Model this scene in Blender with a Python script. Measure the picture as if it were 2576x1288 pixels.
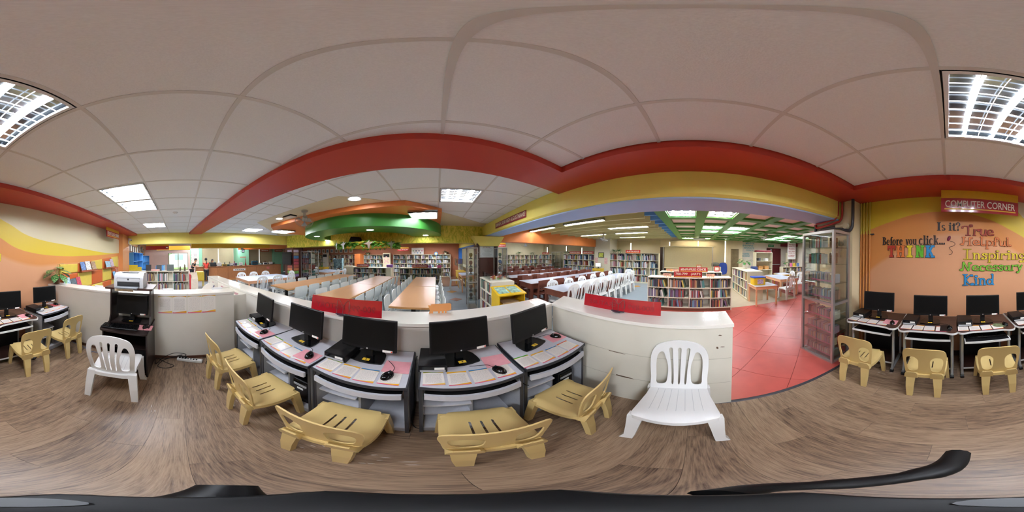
import bpy, bmesh, math, random
from mathutils import Matrix, Vector
random.seed(7)
SC = bpy.context.scene
for _o in list(bpy.data.objects): bpy.data.objects.remove(_o)
C = SC.collection
PI = math.pi
def R(d): return math.radians(d)

# ---------------------------------------------------------------- camera
CAM_H = 1.6
cam = bpy.data.cameras.new('camera'); cam_o = bpy.data.objects.new('camera', cam); C.objects.link(cam_o)
cam.type = 'PANO'
try: cam.cycles.panorama_type = 'EQUIRECTANGULAR'
except Exception: cam.panorama_type = 'EQUIRECTANGULAR'
for _a, _v in (('latitude_min', -PI/2), ('latitude_max', PI/2), ('longitude_min', -PI), ('longitude_max', PI)):
    try: setattr(cam.cycles, _a, _v)
    except Exception: pass
cam.clip_start = 0.005; cam.clip_end = 200
_yaw, _tilt = R(26.55), R(-.81)
_c, _s = math.cos(_yaw), math.sin(_yaw)
YM = Matrix(((_c, _s, 0), (-_s, _c, 0), (0, 0, 1)))
_c, _s = math.cos(_tilt), math.sin(_tilt)
TM = Matrix(((1, 0, 0), (0, _c, -_s), (0, _s, _c)))
_r = YM @ TM
_rt, _fw, _up = _r @ Vector((1,0,0)), _r @ Vector((0,1,0)), _r @ Vector((0,0,1))
_m = Matrix.Identity(4)
for _i in range(3):
    _m[_i][0] = _rt[_i]; _m[_i][1] = _up[_i]; _m[_i][2] = -_fw[_i]
_m[2][3] = CAM_H
cam_o.matrix_world = _m
SC.camera = cam_o

# ---------------------------------------------------------------- world, exposure
w = bpy.data.worlds.new('world'); SC.world = w; w.use_nodes = True
_bg = w.node_tree.nodes['Background']; _bg.inputs[0].default_value = (.80, .90, 1, 1); _bg.inputs[1].default_value = 2.2
SC.view_settings.view_transform = 'Standard'
SC.view_settings.look = 'None'
SC.view_settings.gamma = 1
SC.view_settings.use_curve_mapping = False
SC.view_settings.exposure = 1.2
cy = SC.cycles
cy.max_bounces = 6; cy.diffuse_bounces = 3; cy.glossy_bounces = 2; cy.transmission_bounces = 4; cy.transparent_max_bounces = 10
cy.caustics_reflective = False; cy.caustics_refractive = False
cy.sample_clamp_indirect = 4.0
cy.use_denoising = True
cy.use_adaptive_sampling = True; cy.adaptive_threshold = .03; cy.adaptive_min_samples = 16
TROFFER_W = 8.5       # watts of one ceiling fixture
LAMP_COL = (1.0, .97, .93)

# ---------------------------------------------------------------- materials
def lin(c):
    if isinstance(c, str):
        c = [int(c[i:i+2], 16)/255 for i in (0, 2, 4)]
    return tuple(x/12.92 if x <= .04045 else ((x+.055)/1.055)**2.4 for x in c)
MATS = {}
def M(name, col, rough=.5, metal=0., var=.06, scale=14., bump=0., spec=.5, emis=0., alpha=1., trans=0., stretch=(1,1,1), coat=0.):
    if name in MATS: return MATS[name]
    m = bpy.data.materials.new(name); m.use_nodes = True
    nt = m.node_tree; b = nt.nodes['Principled BSDF']
    rgb = lin(col)
    b.inputs['Roughness'].default_value = rough; b.inputs['Metallic'].default_value = metal
    b.inputs['Specular IOR Level'].default_value = spec
    b.inputs['Coat Weight'].default_value = coat
    if var or bump:
        tc = nt.nodes.new('ShaderNodeTexCoord'); mp = nt.nodes.new('ShaderNodeMapping')
        mp.inputs['Scale'].default_value = stretch
        nz = nt.nodes.new('ShaderNodeTexNoise'); nz.inputs['Scale'].default_value = scale; nz.inputs['Detail'].default_value = 3
        nt.links.new(tc.outputs['Object'], mp.inputs['Vector']); nt.links.new(mp.outputs[0], nz.inputs['Vector'])
        if var:
            cr = nt.nodes.new('ShaderNodeValToRGB')
            cr.color_ramp.elements[0].color = (*[x*(1-var) for x in rgb], 1); cr.color_ramp.elements[0].position = .3
            cr.color_ramp.elements[1].color = (*[min(1, x*(1+var)) for x in rgb], 1); cr.color_ramp.elements[1].position = .7
            nt.links.new(nz.outputs['Fac'], cr.inputs[0]); nt.links.new(cr.outputs[0], b.inputs['Base Color'])
        if bump:
            bp = nt.nodes.new('ShaderNodeBump'); bp.inputs['Strength'].default_value = bump; bp.inputs['Distance'].default_value = .01
            nt.links.new(nz.outputs['Fac'], bp.inputs['Height']); nt.links.new(bp.outputs[0], b.inputs['Normal'])
    if not var: b.inputs['Base Color'].default_value = (*rgb, 1)
    if emis:
        b.inputs['Emission Color'].default_value = (*rgb, 1); b.inputs['Emission Strength'].default_value = emis
    if alpha < 1: b.inputs['Alpha'].default_value = alpha
    if trans: b.inputs['Transmission Weight'].default_value = trans
    MATS[name] = m
    return m
def glass_mat(name, tint=(.93, .97, .96), refl=.10):
    if name in MATS: return MATS[name]
    m = bpy.data.materials.new(name); m.use_nodes = True; nt = m.node_tree
    nt.nodes.remove(nt.nodes['Principled BSDF']); out = nt.nodes['Material Output']
    t = nt.nodes.new('ShaderNodeBsdfTransparent'); t.inputs[0].default_value = (*tint, 1)
    g = nt.nodes.new('ShaderNodeBsdfGlossy'); g.inputs['Roughness'].default_value = .02
    mx = nt.nodes.new('ShaderNodeMixShader'); fr = nt.nodes.new('ShaderNodeLayerWeight'); fr.inputs[0].default_value = .25
    mm = nt.nodes.new('ShaderNodeMath'); mm.operation = 'MULTIPLY_ADD'; mm.inputs[1].default_value = .55; mm.inputs[2].default_value = refl*.4
    nt.links.new(fr.outputs['Fresnel'], mm.inputs[0]); nt.links.new(mm.outputs[0], mx.inputs[0])
    nt.links.new(t.outputs[0], mx.inputs[1]); nt.links.new(g.outputs[0], mx.inputs[2]); nt.links.new(mx.outputs[0], out.inputs[0])
    MATS[name] = m; return m
def emit_mat(name, col, s):
    if name in MATS: return MATS[name]
    m = bpy.data.materials.new(name); m.use_nodes = True; nt = m.node_tree
    nt.nodes.remove(nt.nodes['Principled BSDF']); e = nt.nodes.new('ShaderNodeEmission')
    e.inputs[0].default_value = (*lin(col), 1); e.inputs[1].default_value = s
    nt.links.new(e.outputs[0], nt.nodes['Material Output'].inputs[0]); MATS[name] = m; return m

# ---------------------------------------------------------------- mesh builder
class MB:
    def __init__(s): s.v = []; s.f = []
    def add(s, v, f):
        o = len(s.v); s.v += [tuple(p) for p in v]; s.f += [tuple(i+o for i in q) for q in f]; return s
    def box(s, x0, x1, y0, y1, z0, z1):
        return s.add([(x0,y0,z0),(x1,y0,z0),(x1,y1,z0),(x0,y1,z0),(x0,y0,z1),(x1,y0,z1),(x1,y1,z1),(x0,y1,z1)],
                     [(0,3,2,1),(4,5,6,7),(0,1,5,4),(1,2,6,5),(2,3,7,6),(3,0,4,7)])
    def bbox(s, x0, x1, y0, y1, z0, z1, b=.004, seg=1):
        bm = bmesh.new(); bmesh.ops.create_cube(bm, size=1)
        for v in bm.verts: v.co = ((x0+x1)/2+v.co.x*(x1-x0), (y0+y1)/2+v.co.y*(y1-y0), (z0+z1)/2+v.co.z*(z1-z0))
        bmesh.ops.bevel(bm, geom=bm.edges[:], offset=min(b, .45*min(x1-x0, y1-y0, z1-z0)), segments=seg, profile=.5, affect='EDGES')
        bm.verts.index_update(); s.add([v.co[:] for v in bm.verts], [[v.index for v in f.verts] for f in bm.faces]); bm.free(); return s
    def prism(s, poly, a0, a1, ax='z', bev=0):
        n = len(poly)
        def pt(p, a): return {'z': (p[0], p[1], a), 'y': (p[0], a, p[1]), 'x': (a, p[0], p[1])}[ax]
        v = [pt(p, a0) for p in poly]+[pt(p, a1) for p in poly]
        return s.add(v, [tuple(range(n))[::-1], tuple(range(n, 2*n))]+[(i, (i+1) % n, n+(i+1) % n, n+i) for i in range(n)])
    def frame(s, outer, inner, a0, a1, ax='z'):
        n = len(outer)
        def pt(p, a): return {'z': (p[0], p[1], a), 'y': (p[0], a, p[1]), 'x': (a, p[0], p[1])}[ax]
        v = [pt(p, a) for a in (a0, a1) for q in (outer, inner) for p in q]
        f = []
        for i in range(n):
            j = (i+1) % n
            f += [(i, j, n+j, n+i), (2*n+i, 3*n+i, 3*n+j, 2*n+j), (i, 2*n+i, 2*n+j, j), (n+i, n+j, 3*n+j, 3*n+i)]
        return s.add(v, f)
    def cyl(s, p0, p1, r0, r1=None, n=10, caps=True):
        r1 = r0 if r1 is None else r1
        p0, p1 = Vector(p0), Vector(p1); d = (p1-p0).normalized()
        u = d.orthogonal().normalized(); w_ = d.cross(u)
        v = []
        for p, r in ((p0, r0), (p1, r1)):
            v += [p+(u*math.cos(2*PI*i/n)+w_*math.sin(2*PI*i/n))*r for i in range(n)]
        f = [(i, (i+1) % n, n+(i+1) % n, n+i) for i in range(n)]
        if caps: f += [tuple(range(n))[::-1], tuple(range(n, 2*n))]
        return s.add(v, f)
    def tube(s, pts, r, n=8, closed=False):
        pts = [Vector(p) for p in pts]; m = len(pts); rr = r if isinstance(r, (list, tuple)) else [r]*m
        v = []; u = None
        for i, p in enumerate(pts):
            a = pts[i-1] if (i or closed) else p; b = pts[(i+1) % m] if (i < m-1 or closed) else p
            d = (b-a).normalized()
            u = d.orthogonal().normalized() if u is None else (u-d*u.dot(d)).normalized()
            w_ = d.cross(u)
            v += [p+(u*math.cos(2*PI*k/n)+w_*math.sin(2*PI*k/n))*rr[i] for k in range(n)]
        f = [(i*n+k, i*n+(k+1) % n, ((i+1) % m)*n+(k+1) % n, ((i+1) % m)*n+k) for i in range(m if closed else m-1) for k in range(n)]
        if not closed: f += [tuple(range(n))[::-1], tuple(range((m-1)*n, m*n))]
        return s.add(v, f)
    def lathe(s, prof, cx=0, cy=0, n=16):
        v = []; f = []
        for r, z in prof: v += [(cx+r*math.cos(2*PI*k/n), cy+r*math.sin(2*PI*k/n), z) for k in range(n)]
        for i in range(len(prof)-1):
            for k in range(n): f.append((i*n+k, i*n+(k+1) % n, (i+1)*n+(k+1) % n, (i+1)*n+k))
        f += [tuple(range(n))[::-1], tuple(range((len(prof)-1)*n, len(prof)*n))]
        return s.add(v, f)
    def grid(s, P, thick=0, nrm=None):
        """P[i][j] points; a sheet, closed to a slab when thick is given (offset along -z or nrm)"""
        a, b = len(P), len(P[0]); v = [p for row in P for p in row]
        f = [(i*b+j, i*b+j+1, (i+1)*b+j+1, (i+1)*b+j) for i in range(a-1) for j in range(b-1)]
        if thick:
            d = Vector(nrm) if nrm else Vector((0, 0, -1)); o = a*b
            v = v+[tuple(Vector(p)+d*thick) for p in v]
            f = f+[tuple(q+o for q in x[::-1]) for x in f]
            for j in range(b-1): f += [(j+1, j, o+j, o+j+1), ((a-1)*b+j, (a-1)*b+j+1, o+(a-1)*b+j+1, o+(a-1)*b+j)]
            for i in range(a-1): f += [(i*b, (i+1)*b, o+(i+1)*b, o+i*b), ((i+1)*b+b-1, i*b+b-1, o+i*b+b-1, o+(i+1)*b+b-1)]
        return s.add(v, f)
    def sphere(s, c, r, n=12, m=8, sc=(1,1,1)):
        v = []; f = []
        for i in range(m+1):
            t = PI*i/m
            for k in range(n): v.append((c[0]+sc[0]*r*math.sin(t)*math.cos(2*PI*k/n), c[1]+sc[1]*r*math.sin(t)*math.sin(2*PI*k/n), c[2]+sc[2]*r*math.cos(t)))
        for i in range(m):
            for k in range(n): f.append((i*n+k, (i+1)*n+k, (i+1)*n+(k+1) % n, i*n+(k+1) % n))
        return s.add(v, f)
    def xf(s, mat):
        s.v = [tuple(mat @ Vector(p)) for p in s.v]; return s
    def merge(s, o): return s.add(o.v, o.f)
    def mesh(s, name, mats, smooth=False, weld=False):
        me = bpy.data.meshes.new(name); me.from_pydata(s.v, [], s.f)
        bm = bmesh.new(); bm.from_mesh(me)
        if weld: bmesh.ops.remove_doubles(bm, verts=bm.verts[:], dist=1e-5)
        bmesh.ops.recalc_face_normals(bm, faces=bm.faces[:]); bm.to_mesh(me); bm.free()
        for m in (mats if isinstance(mats, (list, tuple)) else [mats]): me.materials.append(m)
        if smooth:
            for p in me.polygons: p.use_smooth = True
            try: me.set_sharp_from_angle(angle=R(40 if smooth is True else smooth))
            except Exception: pass
        me.update(); return me
def put(o, parent, loc, rz):
    C.objects.link(o); o.location = loc
    o.rotation_euler = rz if isinstance(rz, (tuple, list)) else (0, 0, rz)
    if parent is not None: o.parent = parent
    return o
def obj(name, mb, mat, parent=None, loc=(0,0,0), rz=0, smooth=False, label=None):
    me = mb if isinstance(mb, bpy.types.Mesh) else mb.mesh(name, mat, smooth)
    o = bpy.data.objects.new(name, me); put(o, parent, loc, rz)
    if label: o['label'] = label
    return o
def tag(o, label, cat, group=None):
    o['label'] = label; o['category'] = cat
    if group: o['group'] = group
    return o
def thing(name, label, cat, loc=(0,0,0), rz=0, group=None):
    o = bpy.data.objects.new(name, None); o.empty_display_size = .1
    put(o, None, loc, rz); return tag(o, label, cat, group)
def one(name, mb, mat, label, cat, loc=(0,0,0), rz=0, group=None, smooth=False):
    return tag(obj(name, mb, mat, None, loc, rz, smooth), label, cat, group)
def struct(name, mb, mat, parent=None, loc=(0,0,0), rz=0, label=None, smooth=False):
    o = obj(name, mb, mat, parent, loc, rz, smooth)
    if parent is None: o['kind'] = 'structure'
    if label: o['label'] = label
    return o
def dup(root, loc, rz, label=None, group=None):
    r = root.copy(); C.objects.link(r); r.location = loc
    r.rotation_euler = rz if isinstance(rz, (tuple, list)) else (0, 0, rz)
    if label: r['label'] = label
    if group: r['group'] = group
    for ch in list(root.children):
        c = ch.copy(); C.objects.link(c); c.parent = r
        for g in list(ch.children):
            d = g.copy(); C.objects.link(d); d.parent = c
    return r
def share(name, me, parent=None, loc=(0,0,0), rz=0):
    o = bpy.data.objects.new(name, me); return put(o, parent, loc, rz)
ORD = ['first','second','third','fourth','fifth','sixth','seventh','eighth','ninth','tenth','eleventh','twelfth','thirteenth','fourteenth','fifteenth','sixteenth','seventeenth','eighteenth','nineteenth','twentieth']
def nth(i):
    if i < 20: return ORD[i]
    t = ['', '', 'twenty', 'thirty', 'forty', 'fifty', 'sixty'][(i+1)//10]
    u = (i+1) % 10
    return t+'-'+ORD[u-1] if u else t[:-1]+'ieth'
def text_mb(s, w_=None, h_=None, ext=.001, bold=0., spacing=1.):
    """built-in lettering as a mesh in the x-z plane, centred, facing -y, fitted to w_ x h_"""
    cu = bpy.data.curves.new('t', 'FONT'); cu.body = s; cu.extrude = ext; cu.offset = bold; cu.resolution_u = 3
    cu.align_x = 'CENTER'; cu.space_character = spacing
    o = bpy.data.objects.new('t', cu); me = o.to_mesh()
    mb = MB(); mb.v = [tuple(v.co) for v in me.vertices]; mb.f = [tuple(p.vertices) for p in me.polygons]
    o.to_mesh_clear(); bpy.data.objects.remove(o); bpy.data.curves.remove(cu)
    if not mb.v: return mb
    xs = [v[0] for v in mb.v]; ys = [v[1] for v in mb.v]
    cx, cy_ = (min(xs)+max(xs))/2, (min(ys)+max(ys))/2; W, H = max(xs)-min(xs), max(ys)-min(ys)
    kx = w_/W if w_ else h_/H; ky = h_/H if h_ else w_/W
    mb.v = [((v[0]-cx)*kx, -v[2], (v[1]-cy_)*ky) for v in mb.v]
    return mb
def rot(mb, a, loc=(0,0,0)):
    return mb.xf(Matrix.Translation(loc) @ Matrix.Rotation(a, 4, 'Z'))

def lettering(parent, txt, w_, h_, ext, bold, mat, loc, rz=0, mirror=False):
    """a line of lettering, each word a part of its own"""
    tm = text_mb(txt, w_, h_, ext, bold); comp = list(range(len(tm.v)))
    def find(i):
        while comp[i] != i: comp[i] = comp[comp[i]]; i = comp[i]
        return i
    for f in tm.f:
        for i in f[1:]: comp[find(i)] = find(f[0])
    rng = {}
    for i, v in enumerate(tm.v):
        r_ = find(i); a = rng.get(r_, (9, -9)); rng[r_] = (min(a[0], v[0]), max(a[1], v[0]))
    order = sorted(rng.items(), key=lambda q: q[1][0]); gap = w_/max(1, len(txt))*.42; grp = {}; g = 0; hi = None
    for r_, (a, b_) in order:
        if hi is not None and a-hi > gap: g += 1
        hi = b_ if hi is None else max(hi, b_); grp[r_] = g
    for k in range(g+1):
        m = MB(); mp = {}
        for f in tm.f:
            if grp[find(f[0])] != k: continue
            for i in f:
                if i not in mp: mp[i] = len(m.v); m.v.append((-tm.v[i][0] if mirror else tm.v[i][0], *tm.v[i][1:]))
            m.f.append(tuple(mp[i] for i in f))
        if rz: m.xf(Matrix.Rotation(rz, 4, 'Z'))
        obj('lettering', m, mat, parent, loc)
# ================================================================ the setting
WALL_Y = -2.36
BR = R(6.35)                              # the front beam and partition stand a little askew to the room
BU, BN = Vector((math.cos(BR), math.sin(BR))), Vector((-math.sin(BR), math.cos(BR)))
def bl(x, n): return ((x+n*math.sin(BR))/math.cos(BR)*math.cos(BR), (n+x*math.sin(BR))/math.cos(BR))   # point with given X on the line n
m_paint = lambda n, c, r=.45: M(n, c, r, var=.03, scale=3)
m_red = m_paint('red_paint', 'BC3A2C', .38); m_yel = m_paint('yellow_paint', 'F8E678', .5); m_blue = m_paint('blue_paint', 'B0CEFF', .5)
m_cream = m_paint('cream_paint', 'E2D6B4', .5); m_offw = m_paint('offwhite_paint', 'E6DFD0', .5); m_orange = m_paint('orange_paint', 'E08345', .5)
m_green = m_paint('green_paint', '3E8A38', .42); m_lgreen = m_paint('mint_paint', '8CC9A6', .5); m_peach = m_paint('peach_paint', 'E3A678', .5)
m_brick = m_paint('terracotta_paint', 'C07B58', .5); m_tanw = m_paint('tan_paint', 'D3C2A0', .5); m_pinkw = m_paint('pink_paint', 'E8C4B6', .5)
m_olive = m_paint('olive_paint', 'D6CF98', .5); m_skyb = m_paint('sky_blue_paint', '6DA9DE', .5)
m_tile = M('ceiling_tile_mineral', 'F2F4F6', .9, var=.035, scale=160, bump=.12)
m_tbar = M('ceiling_bar_white', 'DAD8D5', .5, var=0)
m_wht = M('white_laminate', 'E9E5DA', .35, var=.03, scale=5)
m_dark = M('near_black', '1B1A1A', .45, var=.05)

# ---- floors
def wood_mat():
    m = bpy.data.materials.new('plank_vinyl'); m.use_nodes = True; nt = m.node_tree; b = nt.nodes['Principled BSDF']
    tc = nt.nodes.new('ShaderNodeTexCoord'); oi = nt.nodes.new('ShaderNodeObjectInfo')
    ad = nt.nodes.new('ShaderNodeVectorMath'); ad.operation = 'ADD'
    mu = nt.nodes.new('ShaderNodeVectorMath'); mu.operation = 'SCALE'; mu.inputs['Scale'].default_value = 3.7
    nt.links.new(oi.outputs['Location'], mu.inputs[0]); nt.links.new(tc.outputs['Object'], ad.inputs[0]); nt.links.new(mu.outputs[0], ad.inputs[1])
    mp = nt.nodes.new('ShaderNodeMapping'); mp.inputs['Scale'].default_value = (1.6, 11, 1); nt.links.new(ad.outputs[0], mp.inputs[0])
    n1 = nt.nodes.new('ShaderNodeTexNoise'); n1.inputs['Scale'].default_value = 2.6; n1.inputs['Detail'].default_value = 7; n1.inputs['Roughness'].default_value = .68; n1.inputs['Distortion'].default_value = .6
    nt.links.new(mp.outputs[0], n1.inputs['Vector'])
    mp2 = nt.nodes.new('ShaderNodeMapping'); mp2.inputs['Scale'].default_value = (5, 85, 1); nt.links.new(ad.outputs[0], mp2.inputs[0])
    n2 = nt.nodes.new('ShaderNodeTexNoise'); n2.inputs['Scale'].default_value = 2.; n2.inputs['Detail'].default_value = 5
    nt.links.new(mp2.outputs[0], n2.inputs['Vector'])
    mx = nt.nodes.new('ShaderNodeMath'); mx.operation = 'MULTIPLY_ADD'; mx.inputs[1].default_value = .55
    nt.links.new(n2.outputs['Fac'], mx.inputs[0])
    m3 = nt.nodes.new('ShaderNodeMath'); m3.operation = 'MULTIPLY'; m3.inputs[1].default_value = .62
    nt.links.new(n1.outputs['Fac'], m3.inputs[0]); nt.links.new(m3.outputs[0], mx.inputs[2])
    rnd = nt.nodes.new('ShaderNodeMath'); rnd.operation = 'MULTIPLY_ADD'; rnd.inputs[1].default_value = .14; nt.links.new(oi.outputs['Random'], rnd.inputs[0]); nt.links.new(mx.outputs[0], rnd.inputs[2])
    cr = nt.nodes.new('ShaderNodeValToRGB'); E = cr.color_ramp.elements
    E[0].position = .44; E[0].color = (*lin('4A3A2E'), 1); E[1].position = .84; E[1].color = (*lin('A48C74'), 1)
    e = E.new(.56); e.color = (*lin('745F4E'), 1); e = E.new(.68); e.color = (*lin('907963'), 1)
    nt.links.new(rnd.outputs[0], cr.inputs[0]); nt.links.new(cr.outputs[0], b.inputs['Base Color'])
    b.inputs['Roughness'].default_value = .36
    bp = nt.nodes.new('ShaderNodeBump'); bp.inputs['Strength'].default_value = .25; bp.inputs['Distance'].default_value = .002
    nt.links.new(n2.outputs['Fac'], bp.inputs['Height']); nt.links.new(bp.outputs[0], b.inputs['Normal'])
    return m
m_plank = wood_mat()
m_slab = M('subfloor', '4A4038', .8, var=0)
fl = struct('floor', MB().box(-3.05, 1.23, WALL_Y, 1.62, -.05, -.004), m_slab, label='wood-look vinyl plank floor of the computer corner')
PL, PW = .92, .182
plank_me = {}
def plank(L):
    k = round(L, 3)
    if k not in plank_me: plank_me[k] = MB().box(.0008, L-.0008, .0007, PW-.0007, -.004, 0).mesh('floor_plank', m_plank)
    return plank_me[k]
y = WALL_Y; row = 0
while y < 1.6:
    x = -3.05-(row*.37 % PL)
    while x < 1.23:
        a, b_ = max(x, -3.05), min(x+PL, 1.23)
        if b_-a > .04: share('floor_plank', plank(b_-a), fl, (a, y, 0))
        x += PL
    y += PW; row += 1
m_scuff0 = M('floor_scuff', 'B9ADA2', .6, var=.2, scale=60); rs = random.Random(8)
for sx_, sy_, n_ in [(-.18, .47, 5), (-.1, .46, 4), (.46, .63, 7), (.43, .78, 5), (-1.25, .42, 5), (-.52, .48, 4), (.68, -1.75, 4), (.72, .85, 4), (-1.2, -.2, 3)]:
    for k in range(n_):
        x, y, L = sx_+rs.uniform(-.09, .09), sy_+rs.uniform(-.05, .05), rs.uniform(.015, .07)
        obj('floor_scuff', MB().prism([(x-L/2, y), (x-L/6, y-.002-rs.uniform(0, .004)), (x+L/2, y+.002), (x+L/8, y+.003+rs.uniform(0, .004))], 0, .0006), m_scuff0, fl)
struct('trim_1', MB().prism([(1.225, 0), (1.265, 0), (1.255, .006), (1.235, .006)], WALL_Y, 1.6, 'y'), M('floor_strip_rubber', '33323A', .5), label='dark rubber strip between the plank floor and the red tiles')
m_bluef = M('blue_grey_vinyl', '8F9BA4', .3, var=.05, scale=4)
gf = struct('floor_reading', MB().box(-13.4, 10.6, -7, 13, -.08, -.012), m_bluef, label='blue-grey vinyl floor of the reading halls')
# the part of it that can be seen is a little proud of the subfloor
struct('floor_vinyl', MB().box(1.265, 10.4, 1.22, 12.6, -.012, -.002).box(-13.3, 1.265, 1.62, 7.9, -.012, -.002).box(-13.3, -3.05, -6.5, 1.62, -.012, -.002), m_bluef, label='blue-grey vinyl sheet under the tables')
m_dia1 = M('brown_inlay', '8A5A42', .4, var=.3, scale=60); m_dia2 = M('amber_inlay', 'C08A3C', .4, var=.25, scale=60)
for k, (dx, dy) in enumerate([(.66, 5.55), (.62, 6.75), (4.05, 1.75), (7.6, 2.7)]):
    obj('floor_inlay', MB().prism([(0, -.22), (.22, 0), (0, .22), (-.22, 0)], -.002, .001), (m_dia1, m_dia2)[k % 2], gf, (dx, dy, 0), label='diamond inlay in the vinyl floor')
# fiction corner: brown boards with a wavy front edge
wv = [(-9.5, 12.6), (1.9, 12.6)]+[(1.9-i*.25, 7.92+.06*math.sin(i*1.9)) for i in range(47)]
struct('floor_fiction', MB().prism(wv, -.002, .004), M('brown_board_vinyl', '7E5C46', .3, var=.18, scale=9, stretch=(9, 1, 1)), label='brown board floor in front of the fiction shelves')
# red tiles laid on the diagonal
m_rt = M('red_floor_tile', 'C65A52', .38, var=.07, scale=5)
rf = struct('floor_red', MB().box(1.265, 9.9, -6.9, 1.22, -.05, -.008), M('tile_grout', '8C4038', .7, var=0), label='red ceramic tile floor of the children area')
def clip(poly, a, b, c):                    # keep a*x+b*y<=c
    out = []
    for i, p in enumerate(poly):
        q = poly[(i+1) % len(poly)]; d0 = a*p[0]+b*p[1]-c; d1 = a*q[0]+b*q[1]-c
        if d0 <= 0: out.append(p)
        if d0*d1 < 0: t = d0/(d0-d1); out.append((p[0]+(q[0]-p[0])*t, p[1]+(q[1]-p[1])*t))
    return out
T = .5835; q2 = math.sqrt(.5)
def tan_edge(yy): return 4.62+(-1.2-yy)*.105
for i in range(-12, 14):
    for j in range(-8, 22):
        u0, v0 = .875+i*T, 1.69+j*T; g = .0025
        poly = [((u+v)*q2, (u-v)*q2) for u, v in ((u0+g, v0+g), (u0+g, v0+T-g), (u0+T-g, v0+T-g), (u0+T-g, v0+g))]
        cx = sum(p[0] for p in poly)/4; cy_ = sum(p[1] for p in poly)/4
        if not (.75 < cx < 5.7 and -6.0 < cy_ < 1.6): continue
        poly = clip(clip(clip(poly, -1, 0, -1.266), 0, 1, 1.22), 1, 0, 5.2)
        if len(poly) < 3: continue
        obj('floor_tile', MB().prism(poly, -.008, 0), m_rt, rf)
struct('floor_tan', MB().prism([(4.66, -1.0), (4.93, -3.72), (9.9, -3.72), (9.9, 1.2), (4.66, 1.2)], -.008, .0035), M('tan_floor_tile', 'C2B29A', .4, var=.05, scale=4), label='pale tan tile floor under the low book shelves')

# ---- ceiling of the computer corner and the front hall: mineral tiles in a bar grid
TX0, TXP, TY0, TYP = .045, .67, -.43, .69
XL = [TX0+TXP*i for i in range(-10, 3)]; YL = [TY0+TYP*j for j in range(-2, 9)]
ce = struct('ceiling', MB().box(-6.75, 2.3, WALL_Y-.2, 6.2, 2.66, 2.8), m_tbar, label='suspended ceiling of white mineral tiles')
TROFF_CELLS = {(-1, -1): 1, (-4, -1): 2, (-5, -1): 2, (-8, -1): 2, (0, 4): 1, (-9, 4): 1}
CREAM = [(-6.75, 4.75), (-4.3, 2.2), (-1.5, 2.2), (1.75, 5.4), (1.75, 6.2), (-6.75, 6.2)]
def tile_poly(i, j, g=.012):
    x0, y0 = TX0+TXP*i+g, TY0+TYP*j+g; x1, y1 = x0+TXP-2*g, y0+TYP-2*g
    p = [(x0, y0), (x1, y0), (x1, y1), (x0, y1)]
    p = clip(p, 0, -1, 1.80); p = clip(p, -1, 0, 6.6) if p else p
    return p
def outside_cream(p):
    # split against the two diagonals and the straight front edge of the cream field
    res = []
    rest = p
    for a, b_, c in ((1, 1, -2.1), (0, 1, 2.2), (-1, 1, 3.7)):   # tile stays where a*x+b*y<=c
        k = clip(rest, a, b_, c)
        if len(k) >= 3: res.append(k)
        rest = clip(rest, -a, -b_, -c)
        if len(rest) < 3: break
    return res
sa, ca = math.sin(BR), math.cos(BR)
nbars = MB()
for i in range(-10, 3):
    for j in range(-2, 8):
        if (i, j) in TROFF_CELLS: continue
        p = tile_poly(i, j)
        if len(p) < 3: continue
        ps = [p] if j <= 2 else outside_cream(p)
        out = []
        for q in ps:
            a = clip(q, -sa, ca, 1.094)                       # on the near side of the askew beam
            a = clip(a, 1, 0, 1.18) if a else a
            b_ = clip(q, sa, -ca, -1.59); b_ = clip(b_, 1, 0, 1.66) if b_ else b_
            out += [z for z in (a, b_) if len(z) >= 3]
        for q in out:
            area = abs(sum(q[k][0]*q[(k+1) % len(q)][1]-q[(k+1) % len(q)][0]*q[k][1] for k in range(len(q))))/2
            if area > .004: obj('ceiling_tile', MB().prism(q, 2.604, 2.62), m_tile, ce)
def inside_tiled(x, y):
    if y > 2.2 and x+y > -2.1 and -x+y < 3.7 and y > 2.2: return True
    return True
for x in XL: obj('ceiling_bar', MB().box(x-.012, x+.012, -1.80, 5.8 if not -4.3 < x < -1.5 else 2.2, 2.6, 2.66) if x < -4.3 or -1.5 < x else MB().box(x-.012, x+.012, -1.80, 2.2, 2.6, 2.66), m_tbar, ce)
for y_ in YL:
    segs = [(-6.6, 1.19 if y_ < 1.2 else 1.66)]
    if y_ > 2.2: segs = [(-6.6, -2.1-y_), (y_-3.7, 1.66)]
    for a, b_ in segs:
        if b_ > a: obj('ceiling_bar', MB().box(a, b_, y_-.012, y_+.012, 2.6008, 2.659), m_tbar, ce)
# cream field, orange drop and green ring over the reading tables
struct('ceiling_cream', MB().prism(CREAM, 2.598, 2.66), m_cream, label='cream painted ceiling field with angled corners')
struct('ceiling_orange', MB().prism([(-5.05, 3.3), (-4.35, 2.72), (-.55, 2.86), (.12, 3.5), (.12, 5.8), (-5.3, 5.8), (-5.3, 3.5)], 2.50, 2.6), m_orange, label='orange dropped ceiling panel over the reading tables')
NR = 40
go = [(-2.2+2.35*math.cos(t), 5.35+2.3*math.sin(t)) for t in [PI*(1-.06)+ (PI*1.12)*k/NR for k in range(NR+1)]]
gi = [(-2.45+1.62*math.cos(t), 5.45+1.5*math.sin(t)) for t in [PI*(1-.06)+(PI*1.12)*k/NR for k in range(NR+1)]]
struct('ceiling_ring', MB().prism(go+gi[::-1], 2.215, 2.50), m_green, label='green curved ceiling band hanging over the reading tables', smooth=30)
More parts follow.
